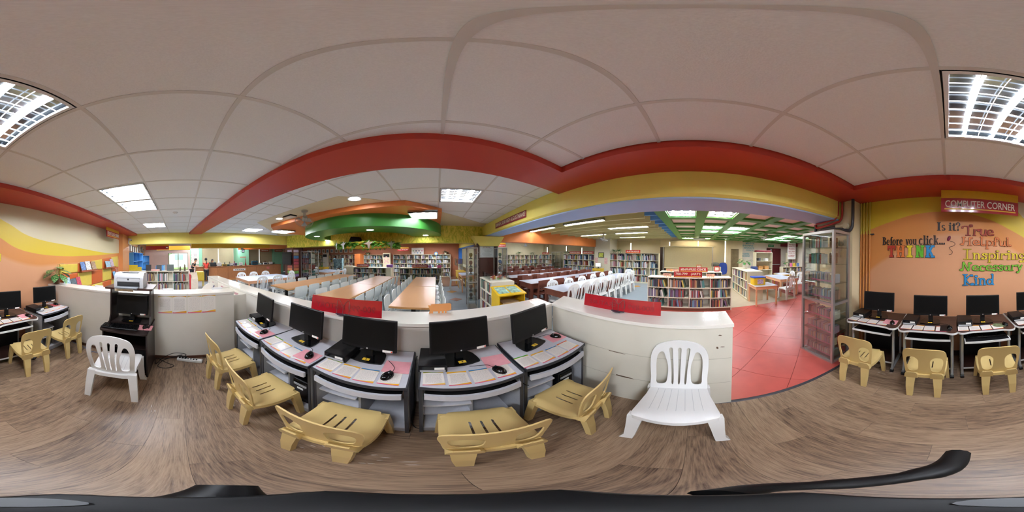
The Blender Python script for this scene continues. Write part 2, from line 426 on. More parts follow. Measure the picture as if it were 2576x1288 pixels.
# ---- red beams
def bpt(x, n): return (x, (n+x*sa)/ca)
struct('trim_2', MB().prism([bpt(-6.62, 1.094), bpt(1.656, 1.094), bpt(1.656, 1.594), bpt(-6.62, 1.594)], 2.533, 2.67), m_red, label='red ceiling beam over the front partition')
struct('trim_3', MB().prism([(1.19, -1.79), (1.656, -1.79), bpt(1.656, 1.094), bpt(1.19, 1.094)], 2.533, 2.67), m_red, label='red ceiling beam beside the yellow and blue lintel')
struct('trim_4', MB().box(-6.62, 1.656, WALL_Y, -1.79, 2.533, 2.67), m_red, label='red ceiling beam along the mural wall')
# yellow and blue lintel to the right hall
struct('trim_5', MB().prism([(1.656, 2.26), (1.69, 2.235), (2.2, 2.235), (2.2, 2.8), (1.656, 2.8)], -2.2, 5.75, 'y'), m_yel, label='yellow lintel beam between the computer corner and right hall')
struct('trim_6', MB().box(1.70, 2.21, -2.2, 5.75, 2.215, 2.24), m_blue, label='blue painted underside of the yellow lintel')
sg = thing('banner', 'maroon banner with bold white slogan on the yellow lintel', 'banner', (1.650, 3.52, 2.395), R(-90))
obj('board', MB().box(-.83, .83, -.004, .004, -.075, .075), M('maroon_sign', '8E2A30', .5, var=.03), sg)
lettering(sg, 'AIM HIGH, SOAR HIGH AUGUSTINIANS!', 1.6, .115, .002, .01, M('cream_letter', 'E9DFCF', .6, var=0), (0, -.005, 0))
# leafy sponge painted beam over the reading area
def leafy():
    m = bpy.data.materials.new('leaf_sponge_paint'); m.use_nodes = True; nt = m.node_tree; b = nt.nodes['Principled BSDF']
    tc = nt.nodes.new('ShaderNodeTexCoord'); mp = nt.nodes.new('ShaderNodeMapping'); mp.inputs['Scale'].default_value = (5, 5, 2.6); mp.inputs['Rotation'].default_value = (0, .7, 0)
    n = nt.nodes.new('ShaderNodeTexNoise'); n.inputs['Scale'].default_value = 1.3; n.inputs['Detail'].default_value = 5; n.inputs['Distortion'].default_value = 2.4
    cr = nt.nodes.new('ShaderNodeValToRGB'); E = cr.color_ramp.elements
    E[0].position = .32; E[0].color = (*lin('B4BC2C'), 1); E[1].position = .62; E[1].color = (*lin('F2E262'), 1)
    nt.links.new(tc.outputs['Object'], mp.inputs[0]); nt.links.new(mp.outputs[0], n.inputs[0]); nt.links.new(n.outputs['Fac'], cr.inputs[0]); nt.links.new(cr.outputs[0], b.inputs['Base Color'])
    b.inputs['Roughness'].default_value = .6; return m
m_leafy = leafy()
struct('trim_7', MB().prism([(-6.6, 5.06), (-5.9, 5.25), (1.0, 5.72), (1.75, 5.72), (2.2, 5.75), (2.2, 6.15), (-6.6, 6.0)], 1.99, 2.62), m_leafy, label='beam with yellow-green leaf sponge painting over the reading tables')
struct('trim_8', MB().prism([(1.45, 1.86), (2.12, 1.86), (2.34, 2.2), (1.2, 2.2)], 5.3, 5.76, 'y'), m_yel, label='yellow flared capital on top of the brown pillar')
# ---- mural wall
def mural():
    m = bpy.data.materials.new('mural_paint'); m.use_nodes = True; nt = m.node_tree; b = nt.nodes['Principled BSDF']
    tc = nt.nodes.new('ShaderNodeTexCoord'); sx = nt.nodes.new('ShaderNodeSeparateXYZ'); nt.links.new(tc.outputs['Object'], sx.inputs[0])
    mr = nt.nodes.new('ShaderNodeMapRange'); mr.inputs[1].default_value = -6.2; mr.inputs[2].default_value = 1.4; nt.links.new(sx.outputs[0], mr.inputs[0])
    def curve(pts, soft):
        fc = nt.nodes.new('ShaderNodeFloatCurve'); cv = fc.mapping.curves[0]
        pts = sorted(((x+6.2)/7.6, z/3) for x, z in pts)
        while len(cv.points) > 2: cv.points.remove(cv.points[1])
        cv.points[0].location = pts[0]; cv.points[-1].location = pts[-1]
        for p in pts[1:-1]: cv.points.new(*p)
        fc.mapping.update(); nt.links.new(mr.outputs[0], fc.inputs['Value'])
        df = nt.nodes.new('ShaderNodeMath'); df.operation = 'MULTIPLY_ADD'; df.inputs[1].default_value = -3; nt.links.new(fc.outputs[0], df.inputs[0]); nt.links.new(sx.outputs[2], df.inputs[2])
        st = nt.nodes.new('ShaderNodeMapRange'); st.inputs[1].default_value = -soft; st.inputs[2].default_value = soft; nt.links.new(df.outputs[0], st.inputs[0]); return st.outputs[0]
    def mixc(fac, a, c):
        mx = nt.nodes.new('ShaderNodeMix'); mx.data_type = 'RGBA'; nt.links.new(fac, mx.inputs[0])
        if isinstance(a, str): mx.inputs[6].default_value = (*lin(a), 1)
        else: nt.links.new(a, mx.inputs[6])
        mx.inputs[7].default_value = (*lin(c), 1); return mx.outputs[2]
    peach = curve([(-6.2, 1.55), (-4, 1.5), (-2.3, 1.46), (-1.95, 1.46), (-1.5, 1.54), (-1.18, 1.65), (-.7, 1.85), (0, 1.95), (.5, 1.83), (.95, 1.58), (1.25, 1.37), (1.4, 1.2)], .035)
    arc = curve([(1.4, 2.0), (1.25, 2.05), (.874, 2.164), (.496, 2.257), (.14, 2.289), (-.21, 2.276), (-.571, 2.198), (-.957, 2.039), (-1.179, 1.935), (-1.499, 1.776), (-1.863, 1.697), (-2.536, 1.648), (-3.478, 1.654), (-4.666, 1.703), (-5.759, 1.765), (-6.2, 1.79)], .004)
    kh = curve([(1.4, 2.99), (-.6, 2.95), (-.85, 2.6), (-1.097, 2.332), (-1.179, 2.259), (-1.412, 2.156), (-1.675, 2.032), (-2.069, 1.951), (-2.814, 1.895), (-3.896, 1.81), (-4.98, 1.76), (-5.8, 1.775), (-6.2, 1.8)], .004)
    c = mixc(peach, 'DDA37A', 'D9914F'); c = mixc(arc, c, 'DCC03A'); c = mixc(kh, c, 'DED2AE')
    nt.links.new(c, b.inputs['Base Color']); b.inputs['Roughness'].default_value = .45
    return m
struct('wall_back', MB().box(-5.95, 1.42, WALL_Y-.12, WALL_Y, 0, 2.66), mural(), label='mural wall painted peach, orange, yellow and khaki in sweeping curves')
struct('baseboard_back', MB().box(-5.95, 1.42, WALL_Y, WALL_Y+.012, 0, .10), M('dark_baseboard', '3A2C28', .5), label='dark baseboard under the mural')
# pier at the end of the mural and the column in the far right corner
struct('wall_pier', MB().box(-6.75, -5.95, WALL_Y-.12, WALL_Y+.16, 0, 2.55), m_paint('orange_pier', 'D58E57'), label='orange pier at the end of the mural wall')
struct('wall_column', MB().box(1.42, 2.25, -2.75, -2.12, 0, 2.75), M('cream_column', 'DECFA9', .5, var=.04, scale=2), label='cream column behind the glass cabinet')
# ---- outer walls
struct('wall_far', MB().box(-13.4, 10.6, 12.3, 12.5, 0, 3), m_cream, label='cream end wall of the right hall')
struct('wall_fiction', MB().box(-7.4, 1.62, 11.42, 11.55, 0, 3), m_brick, label='terracotta wall behind the fiction shelves')
struct('wall_right', MB().box(9.5, 9.62, -3.0, 12.4, 0, 3), m_tanw, label='tan end wall behind the science shelves')
struct('wall_kids', MB().box(10.2, 10.32, -7.0, -2.4, 0, 3).box(9.62, 10.2, -3.0, -2.9, 0, 3), m_offw, label='off-white wall with the exit door')
struct('wall_left', MB().box(-13.3, -13.2, -1.02, -1.0, 0, 3).box(-13.3, -13.2, .62, 13, 0, 3).box(-13.3, -13.2, -6, -1.02, 0, 3).box(-13.3, -13.2, -1.0, .62, 0, .55).box(-13.3, -13.2, -1.0, .62, 1.95, 3), m_pinkw, label='pale pink end wall with the sliding window')
struct('wall_plaques', MB().box(-13.3, -6.7, -3.0, -2.9, 0, 3), m_peach, label='peach wall with framed plaques')
struct('wall_side', MB().box(2.25, 10.3, -7.1, -7.0, 0, 3).box(2.25, 2.3, -7.1, -2.7, 0, 3), m_offw, label='off-white side wall of the children area')
struct('wall_rear', MB().box(-6.8, 2.3, -2.9, -2.8, 0, 3), m_offw, label='outer side of the mural wall')
# ---- other ceilings
struct('ceiling_right', MB().box(2.2, 10.4, -7.1, 12.5, 2.80, 2.9), m_olive, label='olive ceiling over the right hall')
struct('ceiling_left', MB().box(-13.4, -6.74, -6.5, 13, 2.62, 2.75), m_offw, label='white ceiling over the circulation desk')
struct('ceiling_fiction', MB().box(-6.74, 2.2, 6.2, 12.4, 2.36, 2.75), M('white_ceiling_board', 'EDEAE4', .8, var=.02), label='white tiled ceiling over the fiction shelves')
struct('trim_9', MB().box(-6.74, 1.62, 11.36, 11.42, 2.30, 2.36).box(1.5, 1.56, 6.2, 11.42, 2.30, 2.36), m_brick, label='terracotta cornice around the fiction corner')
struct('trim_10', MB().prism([(-6.66, 5.3), (-6.66, -2.95), (-7.0, -2.95), (-7.0, 5.3)], 2.16, 2.7), m_yel, label='yellow cross beam in front of the circulation desk')
# yellow and blue opening between fiction corner and right hall
struct('wall_fiction_side', MB().box(1.58, 1.7, 6.2, 12.3, 1.98, 2.5), m_yel, label='yellow lintel beside the fiction shelves')
struct('trim_11', MB().box(1.55, 1.72, 6.4, 12.2, 1.93, 1.985).box(1.55, 1.72, 10.9, 11.05, .0, 1.93).box(1.55, 1.72, 11.25, 11.4, 0, 1.93), M('cobalt_paint', '2F6FC0', .4), label='blue edge and posts of the yellow lintel')
# orange beam across the right hall
struct('trim_12', MB().box(2.25, 9.5, 5.78, 6.25, 2.06, 2.8), m_orange, label='orange cross beam over the white reading tables')
struct('wall_post', MB().box(8.55, 9.5, 4.75, 5.85, 0, 2.8), M('pale_column', 'DCD6C2', .5, var=.03), label='pale column between the social science and pure science shelves')
# ================================================================ ceiling fixtures
m_tube = emit_mat('fluorescent_tube', 'F2F6FF', 150.)
m_tubed = emit_mat('fluorescent_tube_far', 'F2F6FF', 80.)
m_tubew = emit_mat('fluorescent_tube_warm', 'FFF0D6', 70.)
m_refl = M('white_reflector', 'EEF1F3', .35, var=0)
m_mirror = M('mirror_reflector', 'AEB6BC', .14, metal=1., var=0)
m_alu = M('aluminium', 'BEBFC2', .35, metal=.7, var=.03)
def troffer(label, loc, w_=.63, d=.65, tubes=3, along='y', cells=(6, 8), warm=False, rz=0, depth=.05, group=None, blade=.0016, bh=.012, far=False):
    t = thing('ceiling_light', label, 'ceiling light', loc, rz, group)
    a, b_ = w_/2, d/2
    obj('frame', MB().frame([(-a, -b_), (a, -b_), (a, b_), (-a, b_)], [(-a+.02, -b_+.02), (a-.02, -b_+.02), (a-.02, b_-.02), (-a+.02, b_-.02)], -.003, .02), m_refl, t)
    obj('tray', MB().box(-a, a, -b_, b_, depth, depth+.003).box(-a, -a+.003, -b_, b_, 0, depth).box(a-.003, a, -b_, b_, 0, depth).box(-a, a, -b_, -b_+.003, 0, depth).box(-a, a, b_-.003, b_, 0, depth), m_mirror, t)
    me = None
    for k in range(tubes):
        q = (k+.5)/tubes-.5
        tb = MB()
        if along == 'y': tb.cyl((0, -b_+.03, 0), (0, b_-.03, 0), .012, n=6, caps=False); p = (q*(w_-.06), 0, depth-.026)
        else: tb.cyl((-a+.03, 0, 0), (a-.03, 0, 0), .012, n=6, caps=False); p = (0, q*(d-.06), depth-.026)
        if me is None: me = tb.mesh('tube', m_tubew if warm else (m_tubed if far else m_tube), True)
        share('tube', me, t, p)
    lv = MB()
    for k in range(1, cells[0]):
        x = -a+.02+(w_-.04)*k/cells[0]; lv.box(x-blade, x+blade, -b_+.02, b_-.02, 0, bh)
    for k in range(1, cells[1]):
        y = -b_+.02+(d-.04)*k/cells[1]; lv.box(-a+.02, a-.02, y-blade, y+blade, 0, bh)
    obj('louvre', lv, m_refl, t)
    return t
def cell_c(i, j): return (TX0+TXP*(i+.5), TY0+TYP*(j+.5), 2.6)
troffer('large louvred ceiling light directly above the computer sign side', cell_c(-1, -1))
troffer('louvred ceiling light above the black printer stand, nearer one', cell_c(-4, -1), along='y')
troffer('louvred ceiling light above the black printer stand, farther one', cell_c(-5, -1), along='y')
troffer('small far louvred ceiling light beyond the printer stand pair', cell_c(-8, -1), along='y', cells=(4, 5))
troffer('louvred ceiling light between the red beam and orange ceiling', cell_c(0, 4), far=True)
troffer('louvred ceiling light over the left end, beside the yellow cross beam', cell_c(-9, 4), cells=(4, 5))
troffer('louvred light set into the right end of the orange ceiling', (-.27, 3.54, 2.446), .6, .62, far=True)
troffer('louvred light set into the left end of the orange ceiling', (-4.7, 3.46, 2.446), .6, .62, cells=(4, 5), far=True)
troffer('flat ceiling light over the fiction shelves, right one', (-.1, 9.6, 2.306), 1.2, .3, 2, 'x', (6, 2))
troffer('flat ceiling light over the fiction shelves, left one', (-2.6, 8.3, 2.306), 1.2, .3, 2, 'x', (6, 2))
troffer('flat ceiling light hidden deep over the left fiction shelves', (-4.6, 9.3, 2.306), 1.2, .3, 2, 'x', (6, 2))
for k, (x, y) in enumerate([(-9.0, 1.0), (-9.0, 4.0), (-11.7, 1.2), (-11.7, 4.2), (-9.0, -1.6)]):
    troffer(['ceiling light before the circulation desk by the books', 'ceiling light before the circulation desk by the tables', 'ceiling light behind the circulation desk by the window', 'ceiling light behind the circulation desk by the green pillar', 'ceiling light in front of the blue cubby shelves'][k], (x, y, 2.566), .6, 1.2, 2, 'y', (3, 6))
# round downlights
def downlight(label, loc, r=.085, group=None):
    t = thing('downlight', label, 'downlight', loc, 0, group)
    obj('ring', MB().lathe([(r, 0), (r*1.1, -.006), (r*1.25, -.006), (r*1.3, 0)], n=20), m_refl, t, smooth=True)
    obj('lamp', MB().lathe([(r*.98, .0), (r*.9, -.004), (.01, -.006)], n=16), emit_mat('downlight_glow', 'F4F7FF', 40.), t)
downlight('round downlight in the cream ceiling above the front partition', (-1.34, 2.46, 2.598), .1)
downlight('round downlight in the cream ceiling left of the fan', (-3.55, 2.48, 2.598))
for k, (x, y) in enumerate([(-4.2, 5.3), (-3.55, 3.95), (-1.6, 3.72), (-.35, 5.3)]):
    downlight(['leftmost round downlight under the green ring', 'second round downlight from the left under the green ring', 'round downlight at the middle of the green ring', 'round downlight at the right end of the green ring'][k], (x, y, 2.215))
# ---- right hall: olive baffles, blue short baffles, green waffle
for k in range(12):
    x = 2.68+.56*k
    o = struct('ceiling_baffle', MB().box(x-.03, x+.03, 1.16, 5.78, 2.5, 2.8), m_olive); o['label'] = 'olive ceiling baffle, %s from the blue lintel' % nth(k)
bb = struct('ceiling_blue', MB().box(2.3, 9.4, .76, 1.16, 2.72, 2.8), m_skyb, label='sky blue ceiling strip between baffles and green grid')
for k in range(12):
    x = 2.68+.56*k; obj('baffle', MB().box(x-.03, x+.03, .78, 1.16, 2.56, 2.74), m_skyb, bb)
wf = struct('ceiling_green', MB().box(2.3, 10.2, -7, .78, 2.70, 2.8), m_green, label='green coffered ceiling of the children area')
WX = [3.05+.9*i for i in range(9)]; WY = [.68-.87*j for j in range(9)]
for x in WX: obj('rib', MB().box(x-.12, x+.12, -6.9, .8, 2.5, 2.70), m_green, wf)
for y_ in WY: obj('rib', MB().box(2.3, 10.2, y_-.12, y_+.12, 2.498, 2.70), m_green, wf)
obj('soffit', MB().box(2.2, 2.95, -7, .8, 2.5, 2.70), m_green, wf)
m_panel = M('pale_pink_panel', 'EBDCD4', .7, var=.02)
WL = {(0, 0): 0, (0, 1): 1, (2, 1): 0, (2, 2): 0, (3, 1): 0, (3, 2): 0, (6, 0): 1, (6, 1): 1, (3, 5): 0, (4, 5): 0, (5, 5): 0, (5, 6): 0, (3, 6): 0}
pm = MB().box(.12, .78, -.75, -.12, 2.555, 2.575).mesh('panel', m_panel)
for i in range(8):
    for j in range(8):
        if (i, j) in WL:
            troffer('coffer light in the green ceiling, row %s from lintel, column %s from baffles' % (ORD[i], ORD[j]), (WX[i]+.45, WY[j]-.435, 2.53), .65, .62, 3, 'x', (5, 6) if i < 3 else (3, 4), bool(WL[(i, j)]), far=True)
        else: share('panel', pm, wf, (WX[i], WY[j], 0))
# linear fixtures between the baffles
for k, (x, y) in enumerate([(3.8, 3.0), (3.8, 5.0), (6.6, 2.6), (6.6, 4.6), (8.3, 3.2), (5.2, 2.2)]):
    troffer(['long louvred light between the olive baffles nearest the lintel', 'long louvred light between olive baffles by the brown pillar', 'long louvred light between olive baffles over the far shelves', 'long louvred light between olive baffles before the orange beam', 'farthest long light between olive baffles by the science shelves', 'short-looking long light at the blue end of the baffles'][k], (x, y, 2.53), .26, 1.5, 2, 'y', (2, 14), far=True)
for k, (x, y) in enumerate([(4.0, 8.0), (6.5, 8.0), (4.0, 10.5), (6.8, 10.5)]):
    troffer('ceiling light beyond the orange beam, %s from the pillar' % ORD[k], (x, y, 2.72), 1.2, .3, 2, 'x', (4, 2), far=True)
# ================================================================ shaped plates
from mathutils.geometry import delaunay_2d_cdt
def inpoly(p, poly):
    r = False; n = len(poly); j = n-1
    for i in range(n):
        a, b_ = poly[i], poly[j]
        if (a[1] > p[1]) != (b_[1] > p[1]) and p[0] < (b_[0]-a[0])*(p[1]-a[1])/(b_[1]-a[1])+a[0]: r = not r
        j = i
    return r
def smooth_loop(pts, k=4):
    out = []; n = len(pts)
    for i in range(n):
        p0, p1, p2, p3 = pts[i-1], pts[i], pts[(i+1) % n], pts[(i+2) % n]
        for j in range(k):
            t = j/k
            out.append(tuple(.5*(2*p1[c]+(p2[c]-p0[c])*t+(2*p0[c]-5*p1[c]+4*p2[c]-p3[c])*t*t+(3*p1[c]-p0[c]-3*p2[c]+p3[c])*t**3) for c in range(len(p1))))
    return out
def smooth_path(pts, k=5):
    out = []; n = len(pts)
    for i in range(n-1):
        p0, p1, p2, p3 = pts[max(i-1, 0)], pts[i], pts[i+1], pts[min(i+2, n-1)]
        for j in range(k):
            t = j/k
            out.append(tuple(.5*(2*p1[c]+(p2[c]-p0[c])*t+(2*p0[c]-5*p1[c]+4*p2[c]-p3[c])*t*t+(3*p1[c]-p0[c]-3*p2[c]+p3[c])*t**3) for c in range(len(p1))))
    return out+[tuple(pts[-1])]
def rrect(x0, x1, y0, y1, r, k=4):
    o = []
    for cx, cy_, a in ((x1-r, y1-r, 0), (x0+r, y1-r, 90), (x0+r, y0+r, 180), (x1-r, y0+r, 270)):
        o += [(cx+r*math.cos(R(a+90*i/k)), cy_+r*math.sin(R(a+90*i/k))) for i in range(k+1)]
    return o
def plate(outline, holes=(), f=None, thick=.004, step=None, side=0):
    """flat outline with holes, triangulated, bent by f(u,v)->(x,y,z) and given a thickness"""
    f = f or (lambda u, v: (u, v, 0)); co = []; ed = []
    for lp in [outline]+list(holes):
        o = len(co); co += [Vector(p) for p in lp]; ed += [(o+i, o+(i+1) % len(lp)) for i in range(len(lp))]
    if step:
        xs = [p[0] for p in outline]; ys = [p[1] for p in outline]
        nx, ny = int((max(xs)-min(xs))/step)+1, int((max(ys)-min(ys))/step)+1
        for i in range(1, nx):
            for j in range(1, ny):
                p = (min(xs)+(max(xs)-min(xs))*i/nx, min(ys)+(max(ys)-min(ys))*j/ny)
                if inpoly(p, outline) and not any(inpoly(p, h) for h in holes): co.append(Vector(p))
    V, Ed, F, *_ = delaunay_2d_cdt(co, ed, [], 0, 1e-6)
    T_ = []
    for t in F:
        c = (sum(V[i][0] for i in t)/3, sum(V[i][1] for i in t)/3)
        if inpoly(c, outline) and not any(inpoly(c, h) for h in holes): T_.append(tuple(t))
    e = 1e-4; top = []; bot = []
    for p in V:
        q = Vector(f(p[0], p[1])); du = Vector(f(p[0]+e, p[1]))-q; dv = Vector(f(p[0], p[1]+e))-q
        n = du.cross(dv); n = n.normalized() if n.length > 0 else Vector((0, 0, 1))
        top.append(q+n*thick*(.5+side)); bot.append(q-n*thick*(.5-side))
    m = MB(); N = len(V); cnt = {}
    for t in T_:
        for i in range(3):
            a, b_ = t[i], t[(i+1) % 3]; cnt[(a, b_)] = 1
    fs = [t for t in T_]+[tuple(i+N for i in t[::-1]) for t in T_]
    for (a, b_) in cnt:
        if (b_, a) not in cnt: fs.append((b_, a, a+N, b_+N))
    m.add(top+bot, fs); return m
# ================================================================ chairs
m_beige = M('beige_plastic', 'D6BC7E', .38, var=.03, scale=4)
m_wplas = M('white_plastic', 'E8EAEA', .33, var=.02, scale=4)
def tleg(path, w_, d, mats=None, chan=.6):
    """tapered angled leg: path of (x,y,z), widths and depths; an L/U section like a moulded chair leg"""
    m = MB(); n = len(path)
    P_ = []
    for i in range(n):
        x, y, z = path[i]; a, b_ = w_[i]/2, d[i]/2
        P_.append([(x-a, y-b_, z), (x+a, y-b_, z), (x+a, y+b_, z), (x-a, y+b_, z)])
    v = [p for r_ in P_ for p in r_]; f = []
    for i in range(n-1):
        for k in range(4): f.append((i*4+k, i*4+(k+1) % 4, i*4+4+(k+1) % 4, i*4+4+k))
    f += [(3, 2, 1, 0), tuple(range((n-1)*4, n*4))]
    return m.add(v, f)
def kid_chair(name, label, group):
    t = thing(name, label, 'chair', group=group)
    ol = smooth_loop([(-.165, -.17), (-.10, -.185), (0, -.19), (.10, -.185), (.165, -.17), (.19, -.06), (.197, .08), (.195, .15), (.165, .155), (.15, .185), (.08, .198), (0, .2), (-.08, .198), (-.15, .185), (-.165, .155), (-.195, .15), (-.197, .08), (-.19, -.06)], 3)
    def slot(x): return rrect(x-.006, x+.006, -.045, .085, .0055, 2)
    def fs(u, v):
        return (u, v, .362+.012*(v/.2)-.018*(1-min(1, (abs(u)/.2)**2))*max(0, 1-(v/.24)**2)-(.03*max(0, (abs(u)-.16)/.04)**2)-(.02*max(0, (v-.165)/.035)**2))
    obj('seat', plate(ol, [slot(-.055), slot(0), slot(.055)], fs, .007, .035), m_beige, t, smooth=50)
    # apron under the seat rim
    rim = [p for p in ol]
    ap = MB(); N = len(rim)
    top = [Vector(fs(*p)) for p in rim]; v = [tuple(p) for p in top]+[(p[0]*1.015, p[1]*1.015, p[2]-.035) for p in top]
    v += [(p[0]*.985, p[1]*.985, p[2]-.035) for p in top]+[(p[0]*.97, p[1]*.97, p[2]-.004) for p in top]
    f = [(a*N+i, a*N+(i+1) % N, (a+1)*N+(i+1) % N, (a+1)*N+i) for a in range(3) for i in range(N)]+[(3*N+i, 3*N+(i+1) % N, (i+1) % N, i) for i in range(N)]
    obj('apron', ap.add(v, f), m_beige, t, smooth=50)
    # back: wide top band, solid middle panel, two arched openings
    bo = smooth_loop([(-.165, 0), (-.18, .08), (-.192, .18), (-.195, .25), (-.18, .295), (-.13, .318), (0, .325), (.13, .318), (.18, .295), (.195, .25), (.192, .18), (.18, .08), (.165, 0), (.08, -.005), (-.08, -.005)], 4)
    def hole(s): return smooth_loop([(s*.06, .06), (s*.052, .13), (s*.055, .19), (s*.09, .225), (s*.13, .225), (s*.16, .205), (s*.166, .15), (s*.155, .08), (s*.14, .045), (s*.1, .035)], 3)
    def fb(u, v): return (u*(1-.02*v), -.165-.045*(v/.33)-.02*(v/.33)**2+.30*(u*u)*(1+.6*v/.33), .345+v*1.16)
    obj('backrest', plate(bo, [hole(1), hole(-1)], fb, .009, .035), m_beige, t, smooth=50)
    for s in (-1, 1):
        obj('back_bracket', (tleg([(s*.115, -.172, .30), (s*.112, -.19, .36), (s*.11, -.205, .392)], [.12, .115, .08], [.05, .035, .012])), m_beige, t, smooth=50)
    for s in (-1, 1):
        obj('leg', tleg([(s*.120, -.205, 0), (s*.122, -.195, .16), (s*.118, -.172, .335)], [.052, .068, .085], [.032, .036, .04]), m_beige, t)
    for s in (-1, 1):
        obj('leg', tleg([(s*.205, .185, 0), (s*.195, .172, .16), (s*.178, .15, .352)], [.036, .045, .052], [.045, .052, .06]), m_beige, t)
    return t
def mono_chair(name, label, group):
    """white one-piece garden chair, without arms"""
    t = thing(name, label, 'chair', group=group)
    ol = smooth_loop([(-.175, -.19), (0, -.2), (.175, -.19), (.2, -.05), (.215, .1), (.215, .19), (.17, .215), (0, .232), (-.17, .215), (-.215, .19), (-.215, .1), (-.2, -.05)], 4)
    def fs(u, v): return (u, v, .425+.02*(v/.2)-.012*(1-min(1, (u/.21)**2))-.045*max(0, (v-.16)/.07)**2-.02*max(0, (abs(u)-.17)/.05)**2)
    obj('seat', plate(ol, [], fs, .008, .04), m_wplas, t, smooth=50)
    rb = MB()
    for k in range(-3, 4):
        rb.merge(plate([(k*.045-.0012, -.15), (k*.045+.0012, -.15), (k*.047+.0012, .13), (k*.047-.0012, .13)], [], lambda u, v: tuple(a+b_ for a, b_ in zip(fs(u, v), (0, 0, .0042))), .0012, .05))
    obj('seat_groove', rb, M('seat_groove_grey', 'BFC3C6', .5, var=0), t)
    N = len(ol); top = [Vector(fs(*p)) for p in ol]
    v = [tuple(p) for p in top]+[(p[0]*1.01, p[1]*1.01, p[2]-.04) for p in top]+[(p[0]*.985, p[1]*.985, p[2]-.04) for p in top]+[(p[0]*.97, p[1]*.97, p[2]-.004) for p in top]
    obj('apron', MB().add(v, [(a*N+i, a*N+(i+1) % N, (a+1)*N+(i+1) % N, (a+1)*N+i) for a in range(3) for i in range(N)]+[(3*N+i, 3*N+(i+1) % N, (i+1) % N, i) for i in range(N)]), m_wplas, t, smooth=50)
    bo = smooth_loop([(-.19, -.02), (-.2, .08), (-.212, .2), (-.208, .30), (-.17, .375), (-.09, .41), (0, .42), (.09, .41), (.17, .375), (.208, .30), (.212, .2), (.2, .08), (.19, -.02), (.1, -.03), (-.1, -.03)], 4)
    def side(s): return smooth_loop([(s*.095, .03), (s*.083, .10), (s*.085, .19), (s*.105, .27), (s*.12, .315), (s*.145, .315), (s*.165, .275), (s*.17, .2), (s*.163, .1), (s*.155, .03)], 3)
    def slit(x, lean): return smooth_loop([(x-.007, .03), (x-.008+lean*.3, .15), (x-.011+lean, .30), (x-.013+lean*1.15, .345), (x+lean*1.2, .358), (x+.013+lean*1.15, .345), (x+.011+lean, .30), (x+.008+lean*.3, .15), (x+.007, .03)], 3)
    def fb(u, v): return (u, -.178-.075*(v/.42)-.03*math.sin(PI*min(1, max(0, v/.42)))+.55*u*u, .425+v*1.13)
    obj('backrest', plate(bo, [side(1), side(-1), slit(0, 0), slit(.045, .018), slit(-.045, -.018)], fb, .012, .04), m_wplas, t, smooth=50)
    for s in (-1, 1):
        obj('leg', tleg([(s*.205, -.225, 0), (s*.195, -.21, .2), (s*.18, -.18, .41)], [.055, .065, .075], [.03, .035, .045]), m_wplas, t)
    for s in (-1, 1):
        obj('leg', tleg([(s*.228, .21, 0), (s*.214, .202, .06), (s*.204, .195, .22), (s*.192, .18, .40)], [.07, .055, .065, .085], [.05, .045, .045, .05]), m_wplas, t, smooth=50)
    return t
KC = kid_chair('beige_chair', 'small beige plastic chair at the grey desk nearest the white carrel shelf', 'beige chairs at the computer desks')
KC.location = (-1.61-.2*math.sin(R(10)), .30+.2*math.cos(R(10)), 0); KC.rotation_euler.z = R(10)
for mx, my, rz, lb in [(-1.03, .344, 3, 'small beige plastic chair at the second grey desk from the carrel shelf'),
        (-.41, .40, 6, 'small beige plastic chair at the middle grey desk, seen from behind at lower left'),
        (.19, .447, -2, 'small beige plastic chair before the grey desk under the orange paper bear'),
        (.79, .49, 8, 'small beige plastic chair at the grey corner desk beside the white garden chair'),
        (.896, -1.385, 186, 'small beige plastic chair at the brown desk next to the glass cabinet'),
        (.204, -1.405, 180, 'small beige plastic chair at the brown desk whose monitor has sticker 7'),
        (-.455, -1.405, 172, 'small beige plastic chair at the brown desk with the pulled-out keyboard tray'),
        (-1.19, -1.44, 168, 'small beige plastic chair at the brown desk next to the grey one'),
        (-1.865, -1.44, 172, 'small beige plastic chair at the grey desk under the potted plant')]:
    a = R(rz); dup(KC, (mx-.2*math.sin(a), my+.2*math.cos(a), 0), a, lb)
MC = mono_chair('garden_chair', 'white plastic garden chair leaning by the scuffed white partition, facing the room', 'white plastic garden chairs')
MC.location = (.95, .075, 0); MC.rotation_euler.z = R(92)
dup(MC, (-1.46, -.61, 0), R(97), 'white plastic garden chair in front of the black printer stand')

# ================================================================ partitions
m_part = M('partition_white', 'DEDBD2', .42, var=.035, scale=2.5)
m_ptop = M('partition_top', 'EDEAE2', .2, var=.02, scale=4, coat=.3)
def part_poly(near, far): return near+far[::-1]
pf = thing('partition', 'long low white partition behind the five grey computer desks', 'partition')
P_ = [(-4.7, 1.265-.47), (1.185, 1.265+.1185), (1.185, 1.54+.115), (-4.7, 1.54-.47)]
obj('body', MB().prism(P_, 0, 1.0), m_part, pf)
obj('top', MB().prism([(P_[0][0], P_[0][1]-.012), (P_[1][0], P_[1][1]-.012), (P_[2][0], P_[2][1]+.012), (P_[3][0], P_[3][1]+.012)], 1.0, 1.03), m_ptop, pf)
pr = thing('partition', 'low scuffed white partition behind the lone white garden chair', 'partition')
Q_ = [(1.232, -.32), (1.55, -.32), (1.50, 1.5), (1.19, 1.37)]
obj('body', MB().prism(Q_, .0, 1.005), M('partition_scuffed', 'D6D3C6', .4, var=.05, scale=3), pr)
obj('top', MB().prism([(1.224, -.328), (1.558, -.328), (1.512, 1.52), (1.178, 1.37)], 1.005, 1.035), m_ptop, pr)
m_seam = M('panel_seam', 'A9A699', .7, var=.1); m_scuff = M('paint_chip_brown', '5D4632', .8, var=.2)
